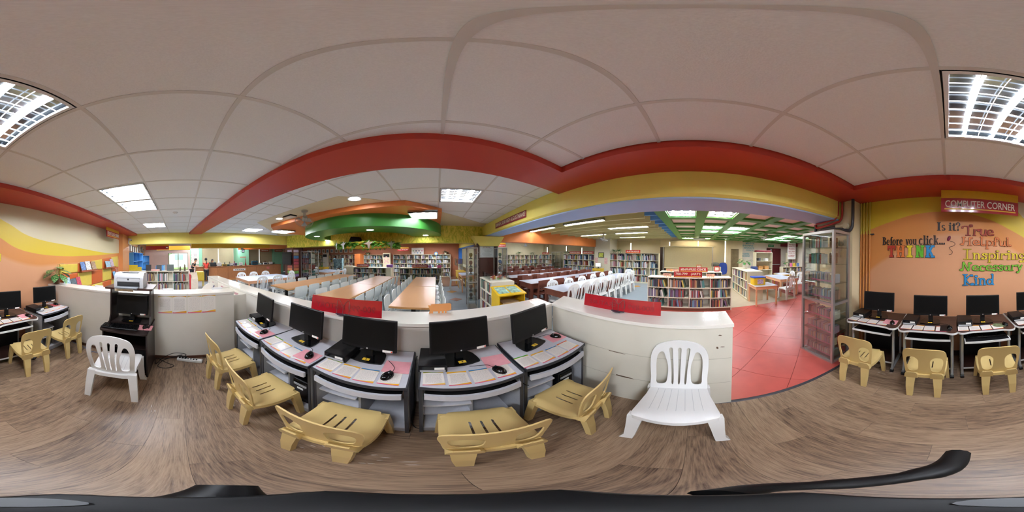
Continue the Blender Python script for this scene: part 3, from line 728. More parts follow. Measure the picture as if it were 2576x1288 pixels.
for z in (.36, .68): obj('panel_seam', MB().prism([(1.2300, -.31), (1.231, -.31), (1.1895, 1.35), (1.1885, 1.35)], z, z+.003), m_seam, pr)
random.seed(3)
for (yy, z, L, h) in [(.62, .672, .2, .006), (.55, .361, .22, .016), (-.22, .93, .03, .008), (-.2, .80, .02, .02), (-.24, .81, .04, .006), (-.05, .84, .03, .004), (.1, .87, .015, .006), (1.05, .26, .03, .007)]:
    x = 1.2325-(yy+.32)*.0255
    obj('paint_chip', MB().prism([(yy-L/2, z), (yy, z-h*.3), (yy+L/2, z+h*.2), (yy+L/4, z+h), (yy-L/4, z+h*.7)], x-.0012, x+.002, 'x'), m_scuff, pr, label='chipped paint showing brown board')
pl = thing('partition', 'low white partition with four posters behind the black printer stand', 'partition')
obj('body', MB().box(-2.52, -2.24, WALL_Y+.002, .75, 0, 1.055), m_part, pl)
obj('top', MB().box(-2.535, -2.228, WALL_Y+.002, .762, 1.055, 1.085), m_ptop, pl)
obj('kick_strip', MB().box(-2.24, -2.232, WALL_Y+.002, .75, 0, .05), M('brown_kick', '5A3A2A', .6), pl)
for k, yy in enumerate((-1.35, -.2 , .55)): obj('holder', MB().box(-2.47, -2.46, yy-.08, yy+.08, 1.085, 1.12), M('clear_white_acrylic', 'F2F3F4', .2, var=0), pl, label='clear acrylic label holder')
# white carrel shelves with rounded sides behind the left partition
for k, (x, lb) in enumerate([(-2.75, 'nearest'), (-3.45, 'middle'), (-4.1, 'farthest')]):
    sh = thing('book_carrel', 'white book carrel with rounded side panel against the partition, %s one' % lb, 'book carrel', (x, 1.265+.1*x, 0), R(5.7))
    prof = [(0, 0), (0, .98)]+[(-.18-.25*math.sin(R(a)), .98-.25+.25*math.cos(R(a))) for a in range(0, 91, 15)]+[(-.43, 0)]
    obj('side_panel', MB().prism(prof, .30, .325, 'x'), m_wht, sh)
    obj('shelf', MB().box(-.3, .3, -.43, -.005, .70, .725), m_wht, sh)
    obj('shelf', MB().box(-.3, .3, -.43, -.005, .35, .375), m_wht, sh)
    obj('back_panel', MB().box(-.3, .3, -.02, -.004, 0, .98), m_wht, sh)
    obj('vent_label', MB().box(-.08, .08, -.026, -.02, .9, .94), M('mauve_label', 'B98B92', .6), sh)
for k, (x, dz, c, lb) in enumerate([(-3.45, .0, 'C03A45', 'red picture book propped in the middle white carrel'), (-4.1, .0, '3F8B4A', 'green picture book propped in the farthest white carrel'), (-3.86, 0, '4A5578', 'small dark blue book leaning in the farthest white carrel')]):
    one('picture_book', MB().box(-.11, .11, -.015, 0, 0, .2), M('cover_'+c, c, .4, var=.3, scale=18), lb, 'book', (x+.02, 1.265+.1*x-.17, .727), (R(-20), 0, R(4)))
# ================================================================ paper prints
def paper_mat(name, head, foot, foot2, kind):
    """flat print on a sheet (object x -.5..5 wide, y 0..1 high): colour bands and lines of text"""
    m = bpy.data.materials.new(name); m.use_nodes = True; nt = m.node_tree; b = nt.nodes['Principled BSDF']
    tc = nt.nodes.new('ShaderNodeTexCoord'); sx = nt.nodes.new('ShaderNodeSeparateXYZ'); nt.links.new(tc.outputs['UV'], sx.inputs[0])
    def mth(op, a, b_=None, c=None):
        n = nt.nodes.new('ShaderNodeMath'); n.operation = op
        for i, v in enumerate((a, b_, c)):
            if v is None: continue
            if isinstance(v, (int, float)): n.inputs[i].default_value = v
            else: nt.links.new(v, n.inputs[i])
        return n.outputs[0]
    def mix(f, a, c):
        mx = nt.nodes.new('ShaderNodeMix'); mx.data_type = 'RGBA'; nt.links.new(f, mx.inputs[0])
        if isinstance(a, tuple): mx.inputs[6].default_value = a
        else: nt.links.new(a, mx.inputs[6])
        mx.inputs[7].default_value = (*lin(c), 1); return mx.outputs[2]
    X, Y = sx.outputs[0], sx.outputs[1]
    lines = mth('GREATER_THAN', mth('FRACT', mth('MULTIPLY', Y, 24)), .52)
    nz = nt.nodes.new('ShaderNodeTexNoise'); nz.inputs['Scale'].default_value = 1.; cb = nt.nodes.new('ShaderNodeCombineXYZ')
    nt.links.new(mth('MULTIPLY', X, 26), cb.inputs[0]); nt.links.new(mth('FLOOR', mth('MULTIPLY', Y, 24)), cb.inputs[1]); nt.links.new(cb.outputs[0], nz.inputs[0])
    ink = mth('GREATER_THAN', nz.outputs[0], .45 if kind else .53)
    win = mth('MULTIPLY', mth('MULTIPLY', mth('GREATER_THAN', X, .12), mth('LESS_THAN', X, .88)), mth('MULTIPLY', mth('GREATER_THAN', Y, .16), mth('LESS_THAN', Y, .80 if kind else .84)))
    c = mix(mth('MULTIPLY', mth('MULTIPLY', lines, ink), mth('MULTIPLY', win, .34)), (*lin('EEEAE4'), 1), '4A4650')
    wob = mth('MULTIPLY', mth('SINE', mth('MULTIPLY', X, 3.1)), .05)
    c = mix(mth('LESS_THAN', Y, mth('ADD', .04, mth('MULTIPLY', X, .1))), c, foot2)
    c = mix(mth('LESS_THAN', Y, mth('SUBTRACT', .06, mth('MULTIPLY', X, .035))), c, foot)
    c = mix(mth('GREATER_THAN', Y, mth('ADD', .87, wob)), c, foot2 if kind else 'F0C860')
    c = mix(mth('GREATER_THAN', Y, mth('SUBTRACT', .925, mth('MULTIPLY', X, .0))), c, head)
    nt.links.new(c, b.inputs['Base Color']); b.inputs['Roughness'].default_value = .22; b.inputs['Coat Weight'].default_value = .3
    MATS[name] = m; return m
PAPERS = [('green-headed', paper_mat('print_green', '3FA52C', 'D97A94', 'EFC866', 1)), ('yellow-headed', paper_mat('print_yellow', 'EBB32F', 'D9708A', 'E8A83A', 1)),
          ('blue-headed', paper_mat('print_blue', '3D86BC', 'E07090', 'EDB53C', 0)), ('red-headed', paper_mat('print_red', 'E0573F', 'D4527C', 'EEB441', 0))]
def uvsheet(name, w_, h_, th, mat):
    me = MB().box(-w_/2, w_/2, 0, h_, 0, th).mesh(name, mat); uv = me.uv_layers.new(name='UVMap')
    for lp in me.loops:
        co = me.vertices[lp.vertex_index].co; uv.data[lp.index].uv = ((co.x+w_/2)/w_, co.y/h_)
    return me
SHEETS = [uvsheet('instruction_sheet', .118, .150, .0012, p[1]) for p in PAPERS]
POSTERS = [uvsheet('poster', .19, .275, .0015, p[1]) for p in PAPERS]
# ================================================================ computer things (local +y towards the sitter)
m_blk = M('black_plastic', '121214', .45, var=.04, spec=.3); m_blkg = M('black_gloss', '0B0C0E', .15, var=0, spec=.35); m_scr = M('dark_screen', '0C0D0E', .35, var=0, spec=.25)
m_slv = M('silver_plastic', 'B9BCC0', .35, metal=.4, var=.02); m_lab = M('white_sticker', 'F1F0EC', .5, var=.04, scale=80); m_ysk = M('yellow_sticker', 'EFC93A', .5, var=.03)
m_redst = M('red_sticker', 'D8452F', .5, var=0); m_ink = M('black_ink', '181612', .6, var=0)
m_pinkpad = M('pink_pad', 'E9A3AC', .6, var=.04, scale=30); m_redpad = M('red_pad', 'B04A50', .6, var=.04)
def monitor(label, loc, rz, num, tilt=6):
    t = thing('monitor', label, 'monitor', loc, rz, 'black monitors on the computer desks')
    obj('base', MB().prism(smooth_loop([(-.09, -.09), (.09, -.09), (.125, .06), (.09, .085), (0, .095), (-.09, .085), (-.125, .06)], 3), 0, .012), m_blkg, t, smooth=40)
    obj('neck', MB().prism([(-.03, -.03), (.03, -.03), (.026, .0), (-.026, 0)], .01, .15), m_blk, t)
    s = obj('screen', MB().bbox(-.213, .213, -.012, .012, -.135, .135, .006, 2).box(-.15, .15, -.032, -.01, -.09, .09), m_blk, t, (0, .012, .235), (R(tilt), 0, 0))
    obj('display', MB().box(-.2, .2, .0121, .0128, -.108, .123), m_scr, s)
    obj('logo', MB().lathe([(.006, 0), (.006, .0012), (.004, .0014)], n=12), M('logo_silver', 'D6D8DA', .3, metal=.5, var=0), s, (0, .0121, -.122), (R(-90), 0, 0))
    st = obj('asset_sticker', MB().box(-.035, .035, .0122, .0134, -.134, -.114), m_lab, s, (-.15, 0, 0))
    obj('sticker_mark', MB().box(-.034, -.024, .0134, .0138, -.131, -.118), m_redst, s, (-.15, 0, 0))
    ns = obj('number_sticker', MB().box(-.026, .026, -.016, .016, .0122, .0132), m_ysk, t, (0, .055, 0), 0)
    tm = text_mb(num, None, .02, .002, .02); tm.v = [(-x, z*-1, .0134+(.0006 if y < 0 else 0)) for x, y, z in tm.v]
    obj('number', tm, m_ink, t, (0, .055, 0), 0)
    return t
def mini_pc(label, loc, rz):
    t = thing('mini_computer', label, 'computer', loc, rz, 'small black computers beside the monitors')
    obj('case', MB().bbox(-.088, .088, -.13, .125, 0, .066, .006, 2), m_blk, t)
    obj('front_bezel', MB().box(-.08, .08, .125, .130, .008, .06), m_blkg, t)
    obj('silver_strip', MB().box(-.076, .076, .130, .133, .012, .028), m_slv, t)
    obj('asset_sticker', MB().box(-.07, -.01, .1301, .1335, .034, .054), m_lab, t)
    return t
def mouse(label, loc, rz, cord=True):
    t = thing('mouse', label, 'mouse', loc, rz, 'black computer mice')
    V = MB().sphere((0, 0, .0), 1, 14, 8, (.032, .056, .036)); V.v = [(x*(1+.12*(y/.056)), y, max(z, 0)) for x, y, z in V.v]
    obj('body', V, m_blkg, t, smooth=True)
    obj('wheel', MB().cyl((-.004, -.028, .0315), (.004, -.028, .0315), .006, n=10), M('wheel_grey', '3A3A3E', .5, var=0), t)
    if cord: obj('cord', MB().tube(smooth_path([(0, -.052, .008), (.01, -.09, .012), (.05, -.13, .004), (.10, -.16, .004)], 6), .0022, 6), m_blk, t)
    return t
def mousepad(label, loc, rz, m=None):
    return one('mouse_pad', MB().prism(rrect(-.085, .085, -.075, .075, .006, 2), 0, .002), m or m_pinkpad, label, 'mouse pad', loc, rz, 'mouse pads on the desks')
def keyboard(label, loc, rz):
    t = thing('keyboard', label, 'keyboard', loc, rz)
    obj('case', MB().bbox(-.22, .22, -.075, .075, 0, .018, .005), m_blk, t)
    km = MB().box(-.0075, .0075, -.0075, .0075, .018, .024).mesh('key', m_blkg)
    for j in range(5):
        for i in range(20):
            if 14 < i < 15.5: continue
            x = -.205+i*.0205+(j % 2)*.004
            if abs(x) < .212: share('key', km, t, (x, -.055+j*.0265, 0))
    return t
# ---- grey front desks
m_dgrey = M('desk_grey_top', 'C6C9D2', .35, var=.03, scale=40); m_dside = M('desk_grey_side', '9DA1A8', .5, var=.08, scale=120); m_edge = M('desk_dark_edge', '34373E', .4, var=0)
def grey_desk(label, loc, rz, tower=False):
    """local: front edge at +y"""
    t = thing('computer_desk', label, 'desk', loc, rz, 'grey computer desks')
    bow = [(x, .225+.028*(1-(x/.29)**2)) for x in [(.29-.58*k/10) for k in range(11)]]
    top = [(-.30, -.24), (.30, -.24), (.295, .225)]+bow[1:-1]+[(-.295, .225)]
    obj('worktop', MB().prism(top, .722, .745), m_edge, t)
    obj('worktop_laminate', MB().prism([(x*.972, y*.972) for x, y in top], .745, .7465), m_dgrey, t)
    for s in (-1, 1):
        obj('side_panel', MB().prism([(-.22, .02), (.2, .02), (.2, .722), (-.22, .722)], s*.285-.009, s*.285+.009, 'x'), m_dside, t)
        obj('edge_band', MB().box(s*.285-.010, s*.285+.010, .2, .206, .02, .722), m_edge, t)
        for yy in (-.17, .16): obj('caster', MB().cyl((s*.285-.01, yy, .012), (s*.285+.01, yy, .012), .012, n=10), m_blk, t)
    obj('back_panel', MB().box(-.276, .276, -.20, -.188, .3, .722), m_dside, t)
    fr = [(x, .232+.03*(1-(x/.27)**2)) for x in [(.265-.53*k/10) for k in range(11)]]
    obj('keyboard_tray', MB().box(-.262, .262, -.12, .225, .632, .645), m_blk, t)
    obj('tray_front', MB().prism(fr+[(x, y-.018) for x, y in fr[::-1]], .615, .668), m_dgrey, t)
    obj('bottom_shelf', MB().box(-.276, .276, -.2, .19, .085, .103), m_dgrey, t)
    obj('toe_board', MB().box(-.276, .276, .17, .185, .02, .085), m_dside, t)
    obj('divider', MB().box(-.005, .011, -.19, .13, .103, .46), m_dside, t)
    obj('side_shelf', MB().box(.011, .276, -.19, .17, .44, .455), m_dgrey, t)
    obj('middle_shelf', MB().box(.011, .276, -.19, .14, .27, .283), m_dgrey, t)
    return t
D0 = None
FD = []
fd_lab = ['grey computer desk beside the white carrel shelf, leftmost of the front row', 'grey computer desk second from the carrel shelf', 'middle grey computer desk of the front row', 'grey computer desk under the orange paper bear', 'grey corner computer desk against the right partition']
fd_pos = [(-1.655, .90, 182.8), (-1.055, .935, 182.8), (-.455, .985, 183), (.19, 1.03, 182), (.81, 1.07, 181)]
for k in range(5):
    x, y, rz = fd_pos[k]
    if D0 is None: D0 = grey_desk(fd_lab[0], (x, y, 0), R(rz)); FD.append(D0)
    else: FD.append(dup(D0, (x, y, 0), R(rz), fd_lab[k]))
DT = .7468
def on_desk(k, u, v, z=DT):
    x, y, rz = fd_pos[k]; a = R(rz); return (x+u*math.cos(a)-v*math.sin(a), y+u*math.sin(a)+v*math.cos(a), z), a
names = ['leftmost grey desk', 'second grey desk', 'middle grey desk', 'desk with sticker 4', 'grey corner desk']
for k in range(5):
    p, a = on_desk(k, (.03, .01, .02, .03, .06)[k], (-.06, -.09, -.09, -.09, -.09)[k])
    monitor('black monitor on the %s by the partition' % names[k], p, a+R((-8, -4, -3, 8, 14)[k]), ('1', '2', '3', '4', '5')[k])
    if k != 4 and k != 1:
        p, a = on_desk(k, .22 if k != 0 else .2, -.06 if k else -.1); mini_pc('small black computer with silver strip on the %s' % names[k], p, a)
    for q in range(4):
        u = .215-.135*q+(.02 if k == 4 else 0); v = .2+.028*(1-(u/.29)**2)-.008
        p, a = on_desk(k, u, v); o = share('instruction_sheet', SHEETS[q], None, p, a+PI+R(random.uniform(-2, 2)))
        tag(o, '%s instruction sheet on the %s' % (PAPERS[q][0], names[k]), 'paper', 'instruction sheets on the desks')
    pu = (-.2, -.19, -.2, -.2, -.2)[k]; pv = (.10, .11, .0, .0, -.06)[k]
    p, a = on_desk(k, pu, pv, DT+(.0014 if k < 2 else 0)); mousepad('pink mouse pad on the %s' % names[k], p, a)
    p, a = on_desk(k, (-.19, -.2, -.17, -.17, -.21)[k], (.10, .10, .12, .13, -.06)[k], DT+.0036); mouse('black mouse on the %s' % names[k], p, a+R((10, 20, -20, 25, 30)[k]))
p, a = on_desk(1, -.17, .2, DT+.002)
pen = thing('ballpoint_pen', 'white ballpoint pen at the front edge of the second grey desk', 'pen', p, a+R(15))
obj('barrel', MB().cyl((-.06, 0, .006), (.05, 0, .006), .0045, n=8), m_wplas, pen); obj('tip', MB().cyl((.05, 0, .006), (.068, 0, .006), .0045, .001, n=8), m_slv, pen)
for k, lb in ((1, 'black computer tower on the low shelf of the second grey desk'), (4, 'black computer tower inside the grey corner desk')):
    p, a = on_desk(k, -.14, -.02, .104); t = thing('computer_tower', lb, 'computer', p, a)
    obj('case', MB().bbox(-.08, .08, -.17, .16, 0, .33, .006), m_blk, t); obj('front_bezel', MB().box(-.072, .072, .16, .166, .01, .32), m_blkg, t)
    obj('drive_bay', MB().box(-.065, .065, .166, .169, .25, .275), m_slv, t); obj('asset_sticker', MB().box(-.03, .03, .166, .1685, .2, .225), m_lab, t)
kb = keyboard('black keyboard on the tray of the grey corner desk', on_desk(4, -.02, .1, .646)[0], on_desk(4, 0, 0)[1])
for k, (u0, u1) in enumerate([(.02, .02)]):
    one('power_cable', MB().tube(smooth_path([(-.145, 1.17, .75), (-.155, 1.14, .70), (-.15, 1.05, .55), (-.14, .95, .35), (-.15, .9, .12), (-.13, .88, .008), (-.08, .86, .008)], 6), .004, 6), m_blk, 'black cable hanging between the middle desk and the desk beside it', 'cable')
one('power_cable', MB().tube(smooth_path([(.50, 1.2, .72), (.503, 1.0, .64), (.502, .9, .60), (.51, .845, .58), (.53, .83, .57)], 6), .004, 6), m_blk, 'black cable looped between the two right grey desks', 'cable')
# ---- brown desks along the mural
m_brn = M('dark_brown_laminate', '3A2620', .3, var=.1, scale=6, stretch=(1, 8, 1)); m_rim = M('white_edge_moulding', 'DDE0DF', .35, var=0); m_steel = M('silver_steel', 'A9ADB1', .4, metal=.55, var=.02)
def brown_desk(label, loc, rz, out=0.):
    t = thing('computer_desk', label, 'desk', loc, rz, 'dark brown computer desks')
    fr = [(.34, .16), (.335, .235), (.30, .285), (.25, .29), (.19, .262), (.1, .255), (0, .255), (-.1, .255), (-.19, .262), (-.25, .29), (-.30, .285), (-.335, .235), (-.34, .16)]
    fr = smooth_path(fr, 3); top = [(-.34, -.29), (.34, -.29)]+fr
    obj('worktop', MB().prism(top, .724, .745), m_rim, t, smooth=30)
    obj('worktop_laminate', MB().prism([(x*.982, y*.975) for x, y in top], .745, .7468), m_brn, t)
    for s in (-1, 1):
        obj('leg_frame', MB().tube([(s*.27, .18, .724), (s*.27, .18, .16), (s*.27, .215, .06), (s*.27, .235, .055)], .017, 8), m_steel, t, smooth=True)
        obj('leg_frame', MB().tube([(s*.27, -.2, .724), (s*.27, -.2, .055)], .017, 8), m_steel, t, smooth=True)
        obj('foot_rail', MB().box(s*.27-.016, s*.27+.016, -.24, .235, .05, .075), m_steel, t)
        for yy in (-.2, .23): obj('caster', MB().cyl((s*.27-.02, yy, .025), (s*.27+.02, yy, .025), .025, n=12), m_blk, t)
    obj('keyboard_tray', MB().box(-.245, .245, -.1+out, .235+out, .615, .628), m_blk, t)
    obj('tray_edge', MB().box(-.25, .25, .232+out, .246+out, .61, .632).box(-.25, -.24, .14+out, .24+out, .61, .632).box(.24, .25, .14+out, .24+out, .61, .632), m_rim, t)
    obj('modesty_panel', MB().box(-.25, .25, -.15, -.135, .42, .62), m_blk, t)
    obj('bottom_shelf', MB().box(-.255, .255, -.2, .15, .105, .12), m_brn, t)
    obj('shelf_edge', MB().box(-.255, .255, .15, .158, .10, .122), m_rim, t)
    obj('shelf_back', MB().box(-.255, .255, -.2, -.19, .12, .38), m_blk, t)
    return t
wx = [.917, .222, -.437, -1.13]
wlab = ['dark brown computer desk beside the glass cabinet', 'dark brown computer desk with dark pad and no pink pad', 'dark brown computer desk with the keyboard tray pulled out', 'dark brown computer desk next to the grey desk at the plant end']
BD = []
for k in range(4):
    BD.append(brown_desk(wlab[k], (wx[k], -2.0, 0), R((4, 0, -2, -3)[k]), .07 if k == 2 else 0))
gd = dup(D0, (-1.855, -1.985, 0), 0, 'grey computer desk under the potted plant by the mural')
wn = ['brown desk beside the glass cabinet', 'brown desk under the THINK lettering', 'brown desk with pulled-out tray', 'brown desk next to the grey one', 'grey desk at the plant end']
for k in range(5):
    x = (wx+[-1.855])[k]; a = R((4, 0, -2, -3, 0)[k])
    def W_(u, v, z=DT): return (x+u*math.cos(a)-v*math.sin(a), -2.0+u*math.sin(a)+v*math.cos(a), z)
    monitor('black monitor on the %s' % wn[k], W_(0, -.05), a+R((6, 2, -4, -8, -14)[k]), ('6', '7', '8', '9', '10')[k], 4)
    mini_pc('small black computer with silver strip on the %s' % wn[k], W_(.235, -.02), a)
    for q in range(4):
        u = (.265, .25, .26, .24, .20)[k]-.132*q; o = share('instruction_sheet', SHEETS[q], None, W_(u, .235 if k < 4 else .2), a+PI+R(random.uniform(-2, 2)))
        tag(o, '%s instruction sheet on the %s' % (PAPERS[q][0], wn[k]), 'paper', 'instruction sheets on the desks')
    if k in (0, 3, 4): mousepad('%s mouse pad on the %s' % ('dark red' if k == 4 else 'pink', wn[k]), W_(-.21, .10 if k < 4 else -.02, DT+(.0014 if k != 4 else 0)), a, m_redpad if k == 4 else None)
    if k == 2:
        one('mouse_pad', MB().prism(smooth_loop([(-.09, -.05), (-.05, -.075), (0, -.05), (.06, -.07), (.1, -.02), (.07, .04), (0, .06), (-.07, .04)], 3), 0, .003), M('leafy_pad', '6E7A58', .7, var=.5, scale=30), 'leaf-shaped patterned mouse pad on the brown desk with pulled-out tray', 'mouse pad', W_(-.19, .13), a, 'mouse pads on the desks')
    mouse('black mouse on the %s' % wn[k], W_(-.24, .13 if k < 4 else -.02, DT+(.0036 if k != 1 else 0)), a+R(12))
keyboard('black keyboard on the pulled-out tray of the brown desk', (-.437, -1.86, .629), R(-2))
one('dark_mat', MB().prism(rrect(-.06, .06, -.09, .09, .004, 2), 0, .002), m_blk, 'black desk mat beside the mouse under the THINK lettering', 'mat', (.03, -1.86, DT), 0)
# ---- black printer stand
m_esp = M('espresso_board', '241A18', .38, var=.12, scale=10)
ps = thing('printer_stand', 'black wooden computer stand against the white partition with posters', 'stand', (-2.22, -.64, 0), 0)
for s in (-1, 1):
    y0, y1 = (s*.262-.009, s*.262+.009)
    obj('side_panel', MB().prism([(0, 0), (.49, 0), (.49, .70), (.30, .74), (.26, .84), (.24, 1.2), (0, 1.2)], y0, y1, 'y'), m_esp, ps)
obj('top_shelf', MB().prism(rrect(-.02, .35, -.31, .31, .03, 3), 1.2, 1.222), M('espresso_top', '3E2622', .32, var=.12, scale=10), ps)
obj('work_shelf', MB().prism(rrect(0, .56, -.285, .285, .05, 3), .70, .72), m_esp, ps)
obj('lower_shelf', MB().box(0, .46, -.253, .253, .44, .458), m_esp, ps)
obj('base_board', MB().box(0, .47, -.253, .253, .06, .08), m_esp, ps)
obj('back_rail', MB().box(0, .012, -.253, .253, .46, .62), m_esp, ps)
dr = obj('drawer_box', MB().box(.02, .45, -.02, .25, .1, .43), m_blk, ps)
for z in (.2, .36): obj('knob', MB().sphere((.457, .2, z), .011, 10, 6), M('chrome_knob', 'D0D2D4', .2, metal=.9, var=0), dr)
monitor('black monitor inside the black printer stand', (-2.07, -.64, .722), R(-90), ' ', 4).children[0]
keyboard('black keyboard on the printer stand shelf', (-1.80, -.71, .721), R(-86))
mousepad('pink mouse pad on the printer stand', (-1.86, -.42, .721), R(-90)); mouse('black mouse on the printer stand', (-1.87, -.42, .7235), R(80))
# printer
m_prw = M('printer_white', 'DCE1E6', .35, var=.02); m_prg = M('printer_grey', '8E959C', .45, var=.08, scale=90)
pt = thing('laser_printer', 'white laser printer with open paper tray on the black stand', 'printer', (-2.04, -.64, 1.222), R(-90))
sec = [(-.12, 0), (.125, 0), (.13, .10), (.105, .155), (.06, .185), (-.09, .185), (-.12, .16)]
obj('body', MB().prism([(y, z) for y, z in sec], -.19, .19, 'x'), m_prw, pt, smooth=30)
obj('front_recess', MB().box(-.145, .145, .120, .1305, .015, .075), M('printer_dark_slot', '2A2D30', .5, var=0), pt)
obj('paper_tray', MB().prism([(.11, .004), (.235, .004), (.24, .02), (.11, .02)], -.14, .14, 'x'), m_prg, pt)
obj('output_slot', MB().box(-.12, .10, -.02, .07, .184, .187), M('printer_slot', '23262A', .5, var=0), pt)
obj('output_rest', MB().box(-.09, .07, -.01, .06, .187, .190), m_prg, pt)
obj('control_panel', MB().box(.12, .165, -.01, .05, .185, .189), M('panel_grey', 'C9CED3', .4, var=0), pt)
obj('logo', MB().cyl((0, .1275, .105), (0, .1305, .105), .012, n=14), M('logo_dark', '3E4448', .4, var=0), pt)
obj('panel_line', MB().frame([(-.15, .08), (.15, .08), (.15, .125), (-.15, .125)], [(-.147, .083), (.147, .083), (.147, .122), (-.147, .122)], .124, .1295, 'y'), m_prg, pt)
one('notice_strip', uvsheet('notice_strip', .24, .035, .002, M('notice_pink', 'EFDFC4', .5, var=.25, scale=26)), None, 'small printed notice strip hanging under the printer tray', 'notice', (-1.865, -.68, 1.185), (R(90), 0, R(90)))
# posters on the partition
for k in range(4):
    o = share('poster', POSTERS[k], None, (-2.2385, -.22+.197*k+(.012 if k > 1 else 0), .795), (R(90), 0, R(90)))
    tag(o, '%s instruction poster on the white partition, %s from the printer stand' % (PAPERS[k][0], ORD[k]), 'poster', 'posters on the white partition')
# power strip and cables
st = thing('power_strip', 'white power strip with plugs on the plank floor', 'power strip', (-2.15, .10, 0), R(72))
obj('case', MB().bbox(-.17, .17, -.03, .03, 0, .045, .006), M('strip_white', 'DDDEDC', .4, var=.03), st)
for i in range(7): obj('socket', MB().box(-.135+i*.038-.011, -.135+i*.038+.011, -.014, .014, .045, .0465), m_blk, st)
obj('switch', MB().box(.13, .155, -.012, .012, .045, .049), M('switch_white', 'F4F4F2', .4, var=0), st)
for i in range(3): obj('plug', MB().bbox(-.145+i*.04, -.12+i*.04, -.015, .015, .0465, .085, .005), m_blk, st)
for k, pts in enumerate([[(-2.18, -.02, .08), (-2.15, .0, .13), (-2.1, -.12, .12), (-2.12, -.25, .03), (-2.0, -.3, .008), (-1.96, -.2, .008), (-2.02, -.1, .008), (-2.1, -.2, .008), (-2.2, -.32, .01)],
                         [(-2.15, .02, .08), (-2.12, .05, .16), (-2.14, -.1, .17), (-2.16, -.25, .06), (-2.05, -.33, .01), (-2.18, -.36, .01)],
                         [(-2.12, .04, .08), (-2.1, .06, .12), (-2.2, -.05, .06), (-2.2, -.25, .012), (-2.19, -.36, .012)]]):
    one('power_cable', MB().tube(smooth_path(pts, 6), .005, 6), m_blk, ['black cable coiled on the floor left of the power strip', 'black cable arching highest from the power strip plugs', 'black cable lying straight along the partition to the strip'][k], 'cable', smooth=True)
one('power_cable', MB().tube(smooth_path([(-2.2, .28, .03), (-2.19, .36, .012), (-2.05, .3, .008), (-2.06, .4, .008), (-2.15, .5, .008), (-2.2, .62, .008)], 6), .006, 6), m_blk, 'black cable looping right of the power strip', 'cable', smooth=True)
one('network_cable', MB().tube(smooth_path([(-2.22, -1.75, .008), (-2.18, -1.5, .008), (-2.1, -1.3, .008), (-2.16, -1.1, .008), (-2.2, -.95, .008)], 6), .004, 6), M('blue_cable', '5B84B8', .5, var=0), 'blue network cable along the foot of the white partition', 'cable', smooth=True)
# ================================================================ shelves and books
m_shelf = M('shelf_cream', 'E2DABF', .42, var=.03, scale=4); m_shelf2 = M('shelf_ivory', 'E8E2D0', .4, var=.03, scale=4)
BK = [('maroon', '7A2B35'), ('navy blue', '2C3F70'), ('sky blue', '5D97C4'), ('dark green', '2F5D46'), ('grey', '8C8F94'), ('cream', 'DCD2B8'), ('white', 'EAE8E2'), ('tan', 'B08D5E'),
      ('purple', '6A4C86'), ('orange', 'D3763A'), ('yellow', 'DDBB42'), ('red', 'B93A36'), ('teal', '3B8A8C'), ('brown', '6A4634'), ('black', '2A2A2E'), ('pink', 'D494A4'), ('light blue', 'A8C3D8'), ('olive', '84834A')]
def mute(c, k=.32):
    v = [int(c[i:i+2], 16) for i in (0, 2, 4)]; g = sum(v)/3
    return ''.join('%02X' % int(x*(1-k)+(g*.8+30)*k) for x in v)
BM = [M('book_'+n.replace(' ', '_'), mute(c), .5, var=.12, scale=9, stretch=(1, 1, 2.5)) for n, c in BK]
m_page = M('page_block', 'E6DFCB', .8, var=.05)
def book_mesh(mat):                        # unit book: thickness x, depth y (spine at y=0), height z
    b = MB().box(0, 1, 0, 1, 0, 1); me = b.mesh('book', [mat, m_page])
    for p in me.polygons:
        n = p.normal
        if n.z > .5 or n.y > .5: p.material_index = 1
    return me
BME = [book_mesh(m) for m in BM]
class Stuff:
    def __init__(s): s.v = []; s.f = []; s.mi = []
    def box(s, mat4, mi):
        o = len(s.v)
        s.v += [tuple(mat4 @ Vector(p)) for p in ((0,0,0),(1,0,0),(1,1,0),(0,1,0),(0,0,1),(1,0,1),(1,1,1),(0,1,1))]
        for k, q in enumerate(((0,3,2,1),(4,5,6,7),(0,1,5,4),(1,2,6,5),(2,3,7,6),(3,0,4,7))):
            s.f.append(tuple(i+o for i in q)); s.mi.append(len(BM) if k in (1, 4) else mi)
    def build(s, name, label, cat):
        me = bpy.data.meshes.new(name); me.from_pydata(s.v, [], s.f)
        for m in BM+[m_page]: me.materials.append(m)
        me.polygons.foreach_set('material_index', s.mi); me.update()
        o = bpy.data.objects.new(name, me); C.objects.link(o); o['kind'] = 'stuff'; tag(o, label, cat); return o
FAR_BOOKS = Stuff()
rb = random.Random(11)
